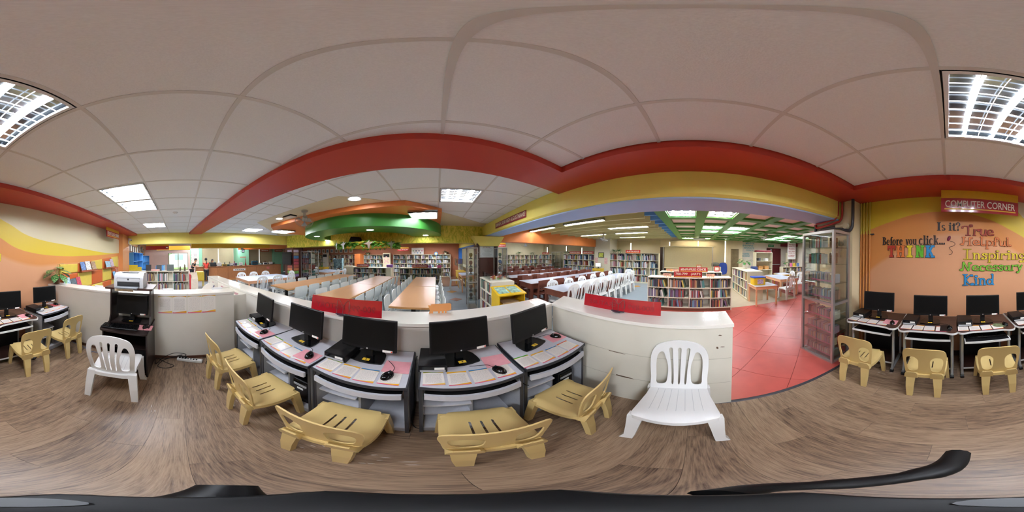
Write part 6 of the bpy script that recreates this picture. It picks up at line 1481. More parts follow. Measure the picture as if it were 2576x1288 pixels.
for k in range(18): obj('border_dot', MB().box(.024, .027, (-.34 if k < 9 else .31), (-.31 if k < 9 else .34), .08+(k % 9)*.125, .14+(k % 9)*.125), M('border_red', 'B8645A', .5, var=0), bd)
for k in range(6): obj('print_line', MB().box(.024, .026, -.12-.02*(k % 3), .12+.02*(k % 3), .4+.11*k, .43+.11*k), M('grey_ink', '8E8A90', .6, var=0), bd)
# items on the ledge behind the desk
for k in range(14):
    y = 1.9+.42*k; c = ['3A3230', '5A4A3A', 'D0C8B8', '3E5E4A', '7A3A34', '2E2E34', '8AA0A8'][k*3 % 7]; h = .18+.12*((k*5) % 4)/3
    t = thing('ornament', '%s ornament, %s from the window on the ledge behind the circulation desk' % (['black', 'bronze', 'ivory', 'green', 'maroon', 'charcoal', 'pale blue'][k*3 % 7], ORD[k]), 'ornament', (-12.9, y, .95), 0, 'ornaments behind the circulation desk')
    obj('foot', MB().lathe([(.05, 0), (.05, .02), (.02, .04)], n=10), m_wald, t); obj('figure', MB().lathe([(.02, .04), (.06, h*.4), (.035, h*.7), (.045, h*.85), (.01, h)], n=10), M('ornament_'+c, c, .5, var=.2), t, smooth=True)
struct('trim_13', MB().box(-13.19, -12.7, 1.75, 8.3, .88, .95).box(-13.19, -13.0, 1.75, 8.3, 0, .88), M('dark_ledge', '40524E', .5), label='ledge under the blinds behind the circulation desk')
wall_sign_l = lambda lb, txt, y, z, x=-12.8, w_=.9: (lambda t: (obj('board', MB().box(-.01, .01, -w_/2, w_/2, 0, .22), M('sign_terracotta', 'B4553A', .4), t), [obj('print_mark', MB().box(.01, .013, -w_*.38+w_*.2*i, -w_*.38+w_*.16+w_*.2*i, .08, .14), M('cream_letter', 'E9DFCF', .6, var=0), t) for i in range(4)]))(thing('hanging_sign', lb, 'sign', (x, y, z)))
wall_sign_l('small terracotta sign hanging right of the mint pillar', 'Inquiry Here', 7.3, 1.98); wall_sign_l('small terracotta sign hanging by the second mint pillar', 'Returns', 8.8, 1.98)
# bulkheads, hanging red sign
struct('trim_14', MB().box(-8.6, -8.0, .55, 5.0, 2.05, 2.62).box(-10.6, -10.2, -1.5, .6, 2.05, 2.3), M('golden_paint', 'DDA92A', .5, var=.03), label='golden yellow bulkhead before the circulation desk')
struct('trim_15', MB().prism([(-9.6, 3.6), (-9.2, 3.4), (-7.1, 6.0), (-7.1, 6.6)], 2.0, 2.4), m_orange, label='orange slanted bulkhead beside the golden one')
hs = thing('hanging_sign', 'long red and yellow blank-looking sign hanging before the sliding window', 'sign', (-7.6, -1.08, 1.95)); obj('red_board', MB().box(-.015, .015, -.55, .55, 0, .19), m_rsign, hs); obj('yellow_board', MB().box(-.012, .012, -.55, .55, .19, .40), M('sign_yellow', 'D9A92C', .3, var=.03), hs); obj('mark', MB().box(.015, .017, .41, .49, .08, .13), m_lab, hs)
for yy in (-.4, .4): obj('hanger', MB().cyl((0, yy, .40), (0, yy, .67), .005, n=6), m_wire, hs)
# sliding window and outdoors
wn_ = struct('window_1', MB().frame([(-1.0, .57), (.62, .57), (.62, 1.95), (-1.0, 1.95)], [(-.94, .63), (.56, .63), (.56, 1.89), (-.94, 1.89)], -13.28, -13.2, 'x'), M('window_brown', '9A8E78', .5), label='sliding window onto the garden')
obj('mullion', MB().box(-13.27, -13.21, -.22, -.16, .63, 1.89), M('window_brown', '9A8E78'), wn_); obj('pane', MB().box(-13.245, -13.24, -.94, -.19, .63, 1.89), m_glass, wn_); obj('pane', MB().box(-13.235, -13.23, -.19, .56, .63, 1.89), m_glass, wn_)
struct('floor_garden', MB().box(-40, -13.4, -16, 14, -.2, -.05), M('lawn', '7FA84A', .9, var=.2, scale=3), label='lawn outside the window')
bg = thing('school_building', 'white school building seen through the sliding window', 'building', (-26, -1, -.05)); obj('wall', MB().box(-1, 0, -9, 9, 0, 6), M('white_render', 'F2F0EA', .8), bg)
for k in range(6): obj('window', MB().box(0, .03, -6.5+k*2.2, -5.2+k*2.2, 1.2, 2.1), M('grey_window', '9AA6AC', .3), bg)
for k, (x, y, h, r_) in enumerate([(-18, -1.3, 2.0, .95), (-19.5, .9, 2.2, 1.0), (-17.5, -3.9, 2.0, .9)]):
    t = thing('tree', ['slim bright green tree at the left of the sliding window', 'bright green tree at the right of the sliding window', 'bright green tree partly beside the sliding window'][k], 'tree', (x, y, -.05)); obj('trunk', MB().cyl((0, 0, 0), (.05, 0, h), .07, .05, n=8), M('bark', '8A7A62', .9), t)
    mb = MB(); q = random.Random(k)
    for i in range(260):
        a, e, rr = q.uniform(0, 2*PI), q.uniform(-1.2, 1.2), r_*q.uniform(.4, 1); leaf(mb, (rr*math.cos(a)*math.cos(e), rr*math.sin(a)*math.cos(e), h+.5+rr*.6*math.sin(e)), a, q.uniform(-.6, .4), .22, .12, .3, 3)
    obj('crown', mb, M('bright_leaf', '6FA83A', .6, var=.3, scale=6), t)['kind'] = 'stuff'
# plaques, mirror, things around the plaque wall
for k in range(9):
    x = -8.75-.47*k
    if k == 4:
        t = thing('plaque', 'oval gilt plaque among the framed certificates', 'plaque', (x, -2.895, 2.1)); o_ = [(.14*math.cos(2*PI*i/24), .26*math.sin(2*PI*i/24)) for i in range(24)]
        obj('rim', MB().prism(o_, 0, .03, 'y'), M('gilt', 'B79A5A', .4), t); obj('print', MB().prism([(a*.75, b_*.75) for a, b_ in o_], .03, .035, 'y'), m_lab, t)
    else:
        dz = (0, .02, -.02, -.04, 0, .12, -.03, .08, -.1)[k]; t = thing('plaque', 'dark framed certificate, %s from the pier on the plaque wall' % ORD[k], 'plaque', (x, -2.895, 1.92+dz), 0, 'framed certificates on the plaque wall')
        obj('frame', MB().box(-.18, .18, 0, .03, 0, .42), M('dark_frame', '4A2A24', .4), t); obj('print', MB().box(-.1, .16, .03, .034, .04, .38), M('certificate_cream', 'DDD3BF', .5, var=.06), t)
mi = thing('mirror', 'tall dark-framed mirror on the wall beside the orange pier', 'mirror', (-8.2, -2.895, 1.12)); obj('frame', MB().box(-.3, .3, 0, .03, 0, .95), M('dark_frame', '4A2A24', .4), mi); obj('glass', MB().box(-.26, .26, .03, .034, .04, .91), M('mirror_glass', 'D8DED8', .04, metal=1., var=0), mi)
cc = thing('security_camera', 'white security camera on a conduit at the orange pier', 'camera', (-6.62, -2.16, 2.20)); obj('body', MB().cyl((0, 0, .2), (.06, .12, .14), .045, n=14), m_wplas, cc, smooth=True); obj('lens', MB().cyl((.06, .12, .14), (.063, .126, .137), .03, n=14), m_blkg, cc); obj('conduit', MB().tube([(0, 0, .2), (0, -.02, 0), (.0, .1, -.08)], .03, 8), m_offw, cc)
for k, (y, w_, h, c, lb) in enumerate([(-2.14, .42, .26, 'D8C22E', 'yellow open folder standing on the picture-book case'), (-1.84, .2, .17, 'C9B73A', 'framed photo with yellow border on the picture-book case'), (-1.42, .24, .27, '1E1E20', 'black upright binder on the picture-book case, left one'), (-.95, .24, .26, '232325', 'black upright binder on the picture-book case, middle one'), (-.45, .3, .28, '24302A', 'black upright binder on the picture-book case, right one'), (-1.1, .38, .08, 'D8A69C', 'pink flat box on the picture-book case')]):
    t = thing('stand_item', lb, 'display item', (-7.12 if k != 5 else -7.03, y, 1.001)); obj('panel', MB().box(-.015, .015, -w_/2, w_/2, .0, h), M('stand_'+c, c, .4, var=.08), t, (0, 0, 0), (0, R(-8), 0)); obj('prop', MB().box(-.09, -.05, -w_*.2, w_*.2, 0, h*.7), M('stand_'+c, c), t)
for k, (y, h) in enumerate([(.0, .22), (.2, .3)]):
    t = thing('statuette', ['small bronze statuette on the picture-book case', 'taller bronze statuette on the picture-book case'][k], 'statuette', (-7.12, y-.02, 1.001)); obj('base', MB().lathe([(.045, 0), (.045, .03), (.025, .04)], n=12), m_wald, t); obj('figure', MB().lathe([(.025, .04), (.05, .1), (.03, h*.6), (.036, h*.75), (.012, h*.85), (.025, h*.93), (.005, h)], n=12), M('bronze', '7A6A58', .4, metal=.3, var=.2), t, smooth=True)
rr_ = thing('magazine_stand', 'slanted pale magazine stand with red end beside the picture-book case', 'stand', (-6.6, .4, 0)); obj('body', MB().prism([(-.2, 0), (.2, 0), (.2, .72), (-.2, .95)], 0, .28, 'y'), M('stand_cream', 'E3D3BE', .5), rr_); obj('end_panel', MB().box(-.2, .2, -.05, 0, .2, .9), M('red_end', 'C8343C', .5), rr_)
one('side_cart', MB().bbox(-.25, .25, -.2, .2, .38, .82, .006).box(-.24, -.2, -.19, -.15, 0, .38).box(.2, .24, -.19, -.15, 0, .38).box(-.24, -.2, .15, .19, 0, .38).box(.2, .24, .15, .19, 0, .38), M('yellow_cart', 'D8B93E', .45), 'small yellow cabinet on legs near the circulation desk', 'cabinet', (-8.5, 1.0, 0))
# ================================================================ people at the desk
def skin_mesh(name, joints, bones, mat, sub=2):
    me = bpy.data.meshes.new(name); me.from_pydata([j[:3] for j in joints], bones, []); o = bpy.data.objects.new(name, me); C.objects.link(o)
    mo = o.modifiers.new('s', 'SKIN'); mo.use_smooth_shade = True
    for v, j in zip(me.skin_vertices[0].data, joints): v.radius = (j[3], j[4] if len(j) > 4 else j[3])
    me.skin_vertices[0].data[0].use_root = True
    ss = o.modifiers.new('b', 'SUBSURF'); ss.levels = sub; ss.render_levels = sub
    dg = bpy.context.evaluated_depsgraph_get(); dg.update(); r_ = bpy.data.meshes.new_from_object(o.evaluated_get(dg)); bpy.data.objects.remove(o)
    r_.materials.clear(); r_.materials.append(mat)
    for p in r_.polygons: p.use_smooth = True
    return r_
m_skin = M('skin', 'C89878', .5, var=.04); m_hair = M('black_hair', '1A1513', .45, var=.1)
def person(label, loc, rz, H, shirt, pants, lean=0., arms='down', seated=False, hair='tail'):
    t = thing('person', label, 'person', loc, rz); s = H/1.6; hip = .86 if not seated else .0
    def L(x, y, z):                                    # bend the trunk forward (+y) above the hip
        if z > hip: dy = (z-hip)*math.sin(lean); z = hip+(z-hip)*math.cos(lean); y = y+dy
        return (x*s, y*s, z*s)
    hand = {'down': [(.2, .02, -.28), (.21, .06, -.52)], 'fore': [(.2, .08, -.24), (.12, .28, -.26)]}[arms]
    sh = hip+.46
    J = [(*L(0, 0, hip), .12*s, .09*s), (*L(0, .0, hip+.22), .11*s, .08*s), (*L(0, -.01, sh-.04), .13*s, .085*s), (*L(0, .0, sh+.06), .05*s), (*L(0, .02, sh+.14), .06*s), (*L(0, .03, sh+.22), .085*s, .09*s), (*L(0, .03, sh+.29), .07*s)]
    B = [(0, 1), (1, 2), (2, 3), (3, 4), (4, 5), (5, 6)]
    for sd in (-1, 1):
        n = len(J); J += [(*L(sd*.16, 0, sh-.03), .055*s), (*L(sd*hand[0][0], hand[0][1], sh+hand[0][2]), .042*s), (*L(sd*hand[1][0], hand[1][1], sh+hand[1][2]), .03*s), (*L(sd*hand[1][0]*.95, hand[1][1]+.05, sh+hand[1][2]-.07), .026*s)]
        B += [(2, n), (n, n+1), (n+1, n+2), (n+2, n+3)]
        if not seated:
            n = len(J); J += [(*L(sd*.09, 0, hip-.06), .095*s), (*L(sd*.1, .02, .46), .065*s), (*L(sd*.1, -.02, .08), .042*s), (*L(sd*.1, .12, .03), .035*s)]; B += [(0, n), (n, n+1), (n+1, n+2), (n+2, n+3)]
    obj('body', skin_mesh('body', J, B, m_skin), None, t)
    SJ = [(*j[:3], j[3]*1.3, (j[4] if len(j) > 4 else j[3])*1.35) for j in J[:3]]; SB = [(0, 1), (1, 2)]
    for sd, n in ((0, 7), (1, 7+4+(0 if seated else 4))):
        k = len(SJ); SJ += [(*J[n][:3], J[n][3]*1.25), (*[(a+b_)/2 for a, b_ in zip(J[n][:3], J[n+1][:3])], J[n+1][3]*1.4)]; SB += [(2, k), (k, k+1)]
    obj('shirt', skin_mesh('shirt', SJ, SB, M('shirt_'+shirt, shirt, .7, var=.08)), None, t)
    if not seated:
        TJ = [(*J[0][:3], .128*s, .1*s)]; TB = []
        for n in (11, 19): k = len(TJ); TJ += [(*J[n][:3], .11*s), (*J[n+1][:3], .085*s), (*J[n+2][:3], .07*s)]; TB += [(0, k), (k, k+1), (k+1, k+2)]
        obj('trousers', skin_mesh('trousers', TJ, TB, M('trousers_'+pants, pants, .8, var=.08)), None, t)
    hc = J[5][:3]; hm = MB().sphere((hc[0], hc[1]-.02*s, hc[2]+.03*s), .1*s, 14, 10, (1, 1.05, 1.08)); hm.v = [v for v in hm.v]
    hm.v = [(x, y if z > hc[2]+.02*s or y < hc[1] else hc[1]-.0*s+(y-hc[1])*.3, z) for x, y, z in hm.v]; obj('hair', hm, m_hair, t, smooth=True)
    if hair == 'tail': obj('ponytail', MB().tube(smooth_path([(hc[0], hc[1]-.1*s, hc[2]), (hc[0], hc[1]-.15*s, hc[2]-.1*s), (hc[0], hc[1]-.13*s, hc[2]-.32*s)], 4), [.03*s]*4+[.035*s]*4+[.012*s], 8), m_hair, t, smooth=True)
    fy = hc[1]+.085*s
    for sd in (-1, 1): obj('eye', MB().sphere((hc[0]+sd*.03*s, fy, hc[2]-.0*s), .009*s, 8, 6), m_blk, t); obj('ear', MB().sphere((hc[0]+sd*.085*s, hc[1], hc[2]-.01*s), .02*s, 8, 6, (.5, 1, 1.4)), m_skin, t)
    obj('nose', MB().sphere((hc[0], fy+.008*s, hc[2]-.03*s), .014*s, 8, 6, (.8, 1, 1.3)), m_skin, t); obj('mouth', MB().box(hc[0]-.02*s, hc[0]+.02*s, fy-.006*s, fy+.002*s, hc[2]-.062*s, hc[2]-.054*s), M('lip', 'A0584E', .5, var=0), t)
    return t
person('person in red and yellow shirt and dark trousers standing at the circulation desk', (-10.22, 1.62, 0), R(90), 1.47, 'C63A2C', '2A2A2E', .12, 'fore')
person('person in dark clothes leaning at the left end of the circulation desk', (-10.5, .72, 0), R(-30), 1.5, '2A2E32', '23262A', .45, 'fore', hair='short')
person('person in red shirt seated behind the circulation desk', (-11.35, 2.15, .70), R(-60), 1.45, 'C4403A', '2A2A2E', .2, 'fore', True)
# ================================================================ ceiling fans, detectors, speaker, wreath
def fan(label, loc, drop=.16, tilt=35, rz=0, r=.2):
    t = thing('orbit_fan', label, 'fan', loc, rz); m = M('fan_grey', 'A9A59C', .4, metal=.3, var=.03)
    obj('mount', MB().lathe([(.07, 0), (.07, -.04), (.03, -.05), (.03, -drop)], n=14), m, t, smooth=True); h = obj('motor', MB().lathe([(.01, .07), (.05, .06), (.06, 0), (.04, -.05), (.01, -.055)], n=14), m, t, (0, 0, -drop-.03), (R(tilt), 0, 0), smooth=True)
    cg = MB()
    for k in range(5):
        q = r*(1-.02*k) if k < 3 else r*(.7-.3*(k-3)); z = (-.03, -.06, -.09, -.105, -.11)[k]; cg.tube([(q*math.cos(2*PI*i/28), q*math.sin(2*PI*i/28), z) for i in range(28)], .0022, 5, True)
    for k in range(24): a = 2*PI*k/24; cg.tube([(.05*math.cos(a), .05*math.sin(a), .0), (r*math.cos(a), r*math.sin(a), -.03), (r*.96*math.cos(a), r*.96*math.sin(a), -.09), (.04*math.cos(a), .04*math.sin(a), -.112)], .0014, 4)
    obj('cage', cg, m, h)
    for k in range(3):
        a0 = 2*PI*k/3; P_ = [[(q*math.cos(a0+b_), q*math.sin(a0+b_), -.065+.03*(b_-.3)) for b_ in (0, .25, .5, .75)] for q in (.03, .08, .13, .175*r/.2)]
        obj('blade', MB().grid(P_, .002), m_slv, h, smooth=True)
fan('grey orbit fan hanging from the cream ceiling before the green ring', (-2.54, 2.44, 2.598), .17, 50, R(60), .2)
fan('grey orbit fan among the olive baffles of the right hall', (5.98, 3.64, 2.5), .18, 20, R(40), .22)
fan('grey orbit fan under the green coffered ceiling', (5.85, -2.82, 2.5), .1, 12, R(0), .26)
fan('grey orbit fan beyond the orange cross beam', (5.2, 8.6, 2.8), .45, 60, R(150), .3)
fan('grey orbit fan under the golden bulkhead', (-8.3, 3.3, 2.05), .02, 30, 0, .18)
def detector(label, loc): t = thing('smoke_detector', label, 'smoke detector', loc); obj('base', MB().lathe([(.055, 0), (.055, -.02), (.04, -.026)], n=16), m_wplas, t, smooth=True); obj('sensor', MB().lathe([(.035, -.026), (.03, -.045), (.01, -.048)], n=14), m_refl, t, smooth=True)
detector('white smoke detector on the tiles by the printer stand lights', (-3.55, -.1, 2.603)); detector('white smoke detector on the cream ceiling', (-2.03, 2.90, 2.598))
t = thing('ceiling_speaker', 'square black and white ceiling speaker left of the fan', 'speaker', (-3.14, 2.51, 2.598)); obj('case', MB().box(-.15, .15, -.1, .1, -.03, 0), m_blk, t); obj('grille', MB().box(-.14, .14, -.09, .09, -.04, -.03), m_offw, t)
wr = thing('hanging_wreath', 'yellow hoop with green leaves and paper birds hanging under the green ring', 'wreath', (-2.2, 4.93, 1.86))
obj('hoop', MB().frame([(.93*math.cos(2*PI*i/40), .93*math.sin(2*PI*i/40)) for i in range(40)], [(.91*math.cos(2*PI*i/40), .91*math.sin(2*PI*i/40)) for i in range(40)], -.03, .10), M('hoop_yellow', 'F2D24A', .5), wr, smooth=True)
obj('panel', MB().prism([(.91*math.cos(2*PI*i/40), .91*math.sin(2*PI*i/40)) for i in range(40)], .0, .01), M('hoop_yellow', 'F2D24A'), wr)
mb = MB(); q = random.Random(2)
for i in range(420): a = 2*PI*i/420; rr = .95+q.uniform(-.03, .06); leaf(mb, (rr*math.cos(a), rr*math.sin(a), q.uniform(-.0, .12)), a+q.uniform(-1.3, 1.3), q.uniform(-.7, .7), .15, .11, .4, 3)
obj('leaves', mb, M('ivy_green', '6AA83C', .5, var=.3, scale=14), wr)['kind'] = 'stuff'
obj('hanger', MB().cyl((0, 0, .0), (0, 0, .64), .008, n=6), m_yel, wr)
for k, (a, c) in enumerate([(-125, 'D9DEE6'), (-105, 'D9DEE6'), (-65, '8A7A6E'), (-30, '7E8672')]):
    a = R(a); bm_ = MB().prism([(-.02, 0), (.02, 0), (.035, .1), (.12, .17), (.03, .15), (.01, .2), (-.03, .15), (-.13, .12), (-.03, .09)], -.006, .006, 'y'); bm_.v = [(x*1.1, y, z*1.1) for x, y, z in bm_.v]; obj('paper_bird', bm_, M('bird_'+c, c, .6, var=.1), wr, (1.1*math.cos(a), 1.1*math.sin(a), -.1), a+R(80))
one('loudspeaker', MB().prism([(-.25, 0), (.25, 0), (.2, .16), (-.15, .2)], -.15, 0, 'y'), m_blk, 'black loudspeaker on the leaf-painted beam above the wreath', 'speaker', (-2.9, 5.42, 2.08))
# notices column and tall glass book shelf on the left of the reading area
nc = struct('wall_notice_column', MB().box(-6.75, -6.1, 5.05, 5.7, 0, 1.99), m_wal, label='dark wood clad column covered with coloured notices')
for k in range(9): obj('notice', MB().box(-6.099, -6.095, 5.08, 5.40, .55+.15*k, .68+.15*k), M('notice_%d' % k, ['A98FC0', '8CC060', 'D98A5A', 'C96A5A', 'C85A6A', 'B85058', '5A8AB8', 'B09A80', 'C0B0C8'][k], .6, var=.35, scale=40), nc)
for k in range(9): obj('notice', MB().box(-6.55, -6.2, 5.045, 5.049, .55+.15*k, .68+.15*k), M('notice_%d' % k, 'FFFFFF'), nc)
tv = thing('television', 'black television on the side of the notice column', 'television', (-6.45, 4.9, 1.15)); obj('panel', MB().box(-.35, .35, 0, .05, 0, .62), m_blk, tv); obj('bracket', MB().box(-.08, .08, .05, .14, .2, .4), m_blk, tv)
GS = glass_cabinet('tall glass book shelf beside the notice column', (-6.05, 5.5, 0), R(-8), .85, .45, 1.8, [.05, .36, .66, .95, 1.22, 1.48], .75, .03)
m4 = Matrix.Translation((-6.05, 5.5, 0)) @ Matrix.Rotation(R(-8), 4, 'Z'); st2 = Stuff()
for z in [.05, .36, .66, .95, 1.22, 1.48]:
    x = .04
    while x < .8: w_ = rl.uniform(.018, .032); st2.box(m4 @ Matrix.Translation((x, .06, z)) @ Matrix.Diagonal((w_, .2, rl.uniform(.17, .23), 1)), rl.choice([3, 12, 1, 4, 6, 0, 11])); x += w_+.001
o = st2.build('books', 'rows of books inside the tall glass shelf by the notice column', 'books')
# ================================================================ far reading hall details
def ac(label, loc, rz, w_, d, h, m): t = thing('air_conditioner', label, 'air conditioner', loc, rz); obj('cabinet', MB().bbox(-w_/2, w_/2, 0, d, 0, h, .01), m, t); obj('outlet_grille', MB().box(-w_*.42, w_*.42, -.004, .0, h*.82, h*.95), m_blk, t); obj('intake', MB().box(-w_*.4, w_*.4, -.003, 0, h*.08, h*.3), m_shelf, t)
ac('tall cream air conditioner with a heart of notes before the fiction shelves', (-3.4, 10.7, 0), 0, .52, .3, 1.70, m_cream); ac('tall white air conditioner between the far left shelves', (-8.9, 10.9, 0), 0, .5, .3, 1.75, m_offw)
for k in range(7): one('sticky_note', MB().box(-.05, .05, -.004, 0, 0, .1), M('pink_note', 'E4B8B4', .6, var=.1), 'pink note on the cream air conditioner, %s of the heart' % ORD[k], 'note', (-3.4+[0, -.13, .13, -.06, .07, -.12, .13][k], 10.692, [1.36, 1.22, 1.22, 1.1, 1.08, .98, 1.0][k]))
one('purple_tray', MB().bbox(-.15, .15, 0, .2, 0, .13, .01), M('purple_plastic', '8A5AB0', .5), 'purple tray on top of the philosophy bookcase end', 'tray', (-2.38, 7.95, .931))
def hang_sign(label, txt, loc, w_, rz=0, h=.22, yel=True):
    t = thing('hanging_sign', label, 'sign', loc, rz); obj('red_board', MB().box(-w_/2, w_/2, -.01, .01, 0, h*.62 if yel else h), m_rsign, t)
    if yel: obj('yellow_board', MB().box(-w_/2, w_/2, -.01, .01, h*.62, h), M('sign_yellow', 'D9A92C', .3), t)
    lettering(t, txt, w_*.88, h*(.36 if yel else .5), .002, .006, M('cream_letter', 'E9DFCF'), (0, -.012, h*(.31 if yel else .54)))
    if not yel: obj('underline', MB().box(-w_*.46, w_*.46, -.0125, -.01, h*.1, h*.17), M('sign_yellow_line', 'E2B233', .4, var=0), t)
    if yel: obj('hanger', MB().cyl((0, 0, h), (0, 0, h+.34), .005, n=6), m_wire, t)
hang_sign('red and yellow sign reading Fiction hanging before the fiction shelves', 'FICTION', (-1.97, 9.5, 1.80), .68)
hang_sign('red sign 200-299 Religion on the low bookcase', '200-299 RELIGION', (-.81, 7.95, .921), .76, 0, .16, False); hang_sign('red sign 100-199 Philosophy on the low bookcase', '100-199 PHILOSOPHY', (-3.88, 7.95, .921), .7, 0, .17, False)
one('pink_card', MB().box(-.1, .1, -.01, .01, 0, .13), M('hot_pink', 'F06FA8', .5), 'bright pink card on the religion bookcase', 'card', (.13, 7.95, .921)); one('purple_card', MB().box(-.08, .08, -.01, .01, 0, .12), M('lilac', 'B07FD0', .5), 'lilac card beside the 200-299 sign', 'card', (-.33, 7.97, .921))
nb = thing('notice_board', 'white notice board with coloured logos on the fiction shelf', 'board', (-1.3, 11.2, 1.581)); obj('board', MB().box(-.42, .42, -.01, .01, 0, .45), m_lab, nb)
for k in range(7): obj('logo', MB().box(-.05, .05, -.014, -.01, -.03, .03), M('logo_%d' % k, ['4FB04A', '3A4A66', '4A3A66', 'D86FA0', 'C8CED4', '3A8AC0', '3A3A3E'][k], .5, var=0), nb, (-.3+.2*(k % 4)+(.1 if k > 3 else 0), 0, .24 if k < 4 else .1))
fern('trailing fern at the right end of the fiction shelf', (.62, 11.12, 1.581), .28, 30, 1.0, 1); fern('trailing fern at the left end of the fiction shelf', (-5.0, 11.12, 1.581), .28, 30, 1.1, 2)
ck = thing('round_badge', 'round blue and yellow badge on the fiction shelf', 'badge', (-.03, 11.04, 1.62)); obj('disc', MB().cyl((0, -.01, 0), (0, .01, 0), .13, n=20), M('badge_blue', '5A8CC0', .5), ck); obj('centre', MB().cyl((0, -.014, 0), (0, -.01, 0), .08, n=16), M('badge_cream', 'E8D8A0', .5, var=.2), ck)
struct('wall_panel_orange', MB().box(-5.78, -5.32, 10.5, 11.4, 0, 1.66), m_orange, label='peach orange boxed column beside the fiction shelves')
struct('wall_gallery', MB().box(-13.2, -7.4, 11.42, 11.55, 0, 3), m_brick, label='terracotta wall with a row of framed pictures')
for k in range(11):
    t = thing('framed_picture', 'framed picture, %s from the left in the row above the far shelves' % ORD[k], 'picture', (-11.4+.48*k, 11.415, 1.78), 0, 'framed pictures above the far shelves'); obj('frame', MB().box(-.16, .16, -.02, 0, 0, .34), m_offw, t); obj('print', MB().box(-.1, .1, -.024, -.02, .06, .28), M('picture_%d' % (k % 3), ['7A8A9A', '9A8A6A', '5A7A8A'][k % 3], .5, var=.4, scale=12), t)
one('wire_book_rack', MB().box(-.3, .3, -.02, .0, .75, 1.35).box(-.3, .3, -.1, -.08, .1, .7).box(-.32, -.3, -.1, .1, 0, 1.4).box(.3, .32, -.1, .1, 0, 1.4), M('rack_covers', '7FA0A8', .4, var=.7, scale=9), 'wire rack of colourful magazines behind the left beech tables', 'rack', (-5.9, 8.6, 0))
leg_table('side_table', 'small yellow table behind the left beech tables', -7.7, -6.9, 8.3, 8.9, .78, MATS['yellow_wood'], MATS['yellow_wood'], .1, .05)
broad_plant('small green plant on the yellow table far left', (-7.3, 8.6, .781), [(R(40*k), .18, .08, .2, .06, .5) for k in range(9)], True, '3E8A5A', .07, .1, m_leafg)
# far right: yellow table, posts with glass guard
leg_table('side_table', 'yellow desk beside the low shelf near the blue posts', 1.0, 1.42, 7.6, 8.6, .74, MATS['yellow_wood'], MATS['yellow_wood'], .3, .05); leg_table('reading_table', 'peach table beside the yellow desk near the brown pillar', 1.0, 1.75, 6.5, 7.5, .72, m_peachw, m_cloth)
dup(SCH, (.82, 7.1, 0), R(-90), 'pale grey shell chair at the peach table near the brown pillar')
gb = thing('glass_guard', 'clear glass guard box on the low shelf near the blue posts', 'display case', (1.12, 8.7, .921))
for a in ((0, .3, 0, .006), (0, .006, 0, 1.4), (.294, .3, 0, 1.4)): obj('pane', MB().box(*a, 0, .4), m_gl2, gb)
# ================================================================ right hall end wall
struct('window_3', MB().box(9.485, 9.5, 1.32, 1.36, 1.08, 2.35).box(9.485, 9.5, -.34, -.30, 1.08, 2.4).box(9.485, 9.5, -1.96, -1.9, 1.2, 2.45).box(9.485, 9.5, 3.74, 3.80, 1.7, 2.3).box(9.485, 9.5, 7.62, 7.68, 1.6, 2.05).box(9.485, 9.5, 9.24, 9.3, 1.8, 2.2).box(9.485, 9.5, 11.7, 11.77, 1.68, 2.2), emit_mat('daylight_gap', 'F4F2E4', 3.5), label='bright daylight gaps between the tan blinds')
for k, (y0, y1, z0) in enumerate([(-.30, 1.32, 1.05), (-1.90, -.34, 1.05), (1.9, 3.74, 1.65), (3.8, 4.7, 1.65), (5.9, 7.62, 1.6), (7.68, 9.24, 1.6), (9.3, 11.7, 1.6)]):
    t = thing('roller_blind', ['tan roller blind left of the kids projector', 'tan roller blind right of the kids projector', 'tan roller blind over the pure science shelf, right part', 'tan roller blind over the pure science shelf, left part', 'tan roller blind over the social science shelf, right part', 'tan roller blind over the social science shelf, left part', 'tan roller blind in the far right corner'][k], 'blind', (9.5, y0, z0)); obj('cloth', MB().box(-.014, -.004, 0, y1-y0, 0, 2.45-z0), bl_, t); obj('bottom_bar', MB().box(-.02, 0, 0, y1-y0, -.025, 0), m_cream, t)
for k, (y, w_, z, txt, lb) in enumerate([(3.3, .87, 1.671, '500-599 PURE SCIENCES', 'red sign 500-599 Pure Sciences on the end wall shelf'), (7.58, 1.0, 1.601, '300-399 SOCIAL SCIENCE', 'red sign 300-399 Social Science on the end wall shelf'), (6.43, .85, 1.601, '400-499 LANGUAGE', 'red sign 400-499 Language on the end wall shelf'), (10.9, .9, 1.551, '000-099', 'red sign 000-099 on the corner shelf')]):
    hang_sign(lb, txt, (8.62, y, z), w_, R(-90), .17, False)
hang_sign('red sign 700-799 Arts standing on the arts bookcase', '700-799   (ARTS', (4.56, .12, .971), .79, R(-90), .16, False); hang_sign('red sign 600-699 Applied Sciences on the bookcase behind', '600-699 APPLIED SCIENCES', (6.05, -.04, .971), 1.06, R(-90), .17, False)
for k, (x, y, c) in enumerate([(4.55, .70, 'E8B496'), (4.55, -.51, 'E8B496'), (6.02, .85, 'E9A868'), (6.02, .62, 'E8B496')]):
    t = thing('paper_animal', ['peach paper animal left of the arts sign', 'peach paper animal right of the arts sign', 'orange paper animal left of the applied sciences sign', 'peach paper animal touching the applied sciences sign'][k], 'sign', (x, y, .971), R(-90)); obj('cutout', MB().prism([(-.12, .1), (-.12, .03), (-.08, .025), (-.08, 0), (-.065, 0), (-.06, .025), (-.03, .025), (-.03, 0), (-.015, 0), (-.01, .025), (.03, .025), (.03, 0), (.045, 0), (.05, .03), (.08, .0), (.1, .0), (.12, .06), (.11, .1)], -.003, .003, 'y'), M('card_'+c, c, .5, var=.04), t); obj('print', MB().box(-.09, .04, -.005, -.003, .05, .085), M('card_print', 'C98A80', .5, var=.4, scale=60), t)
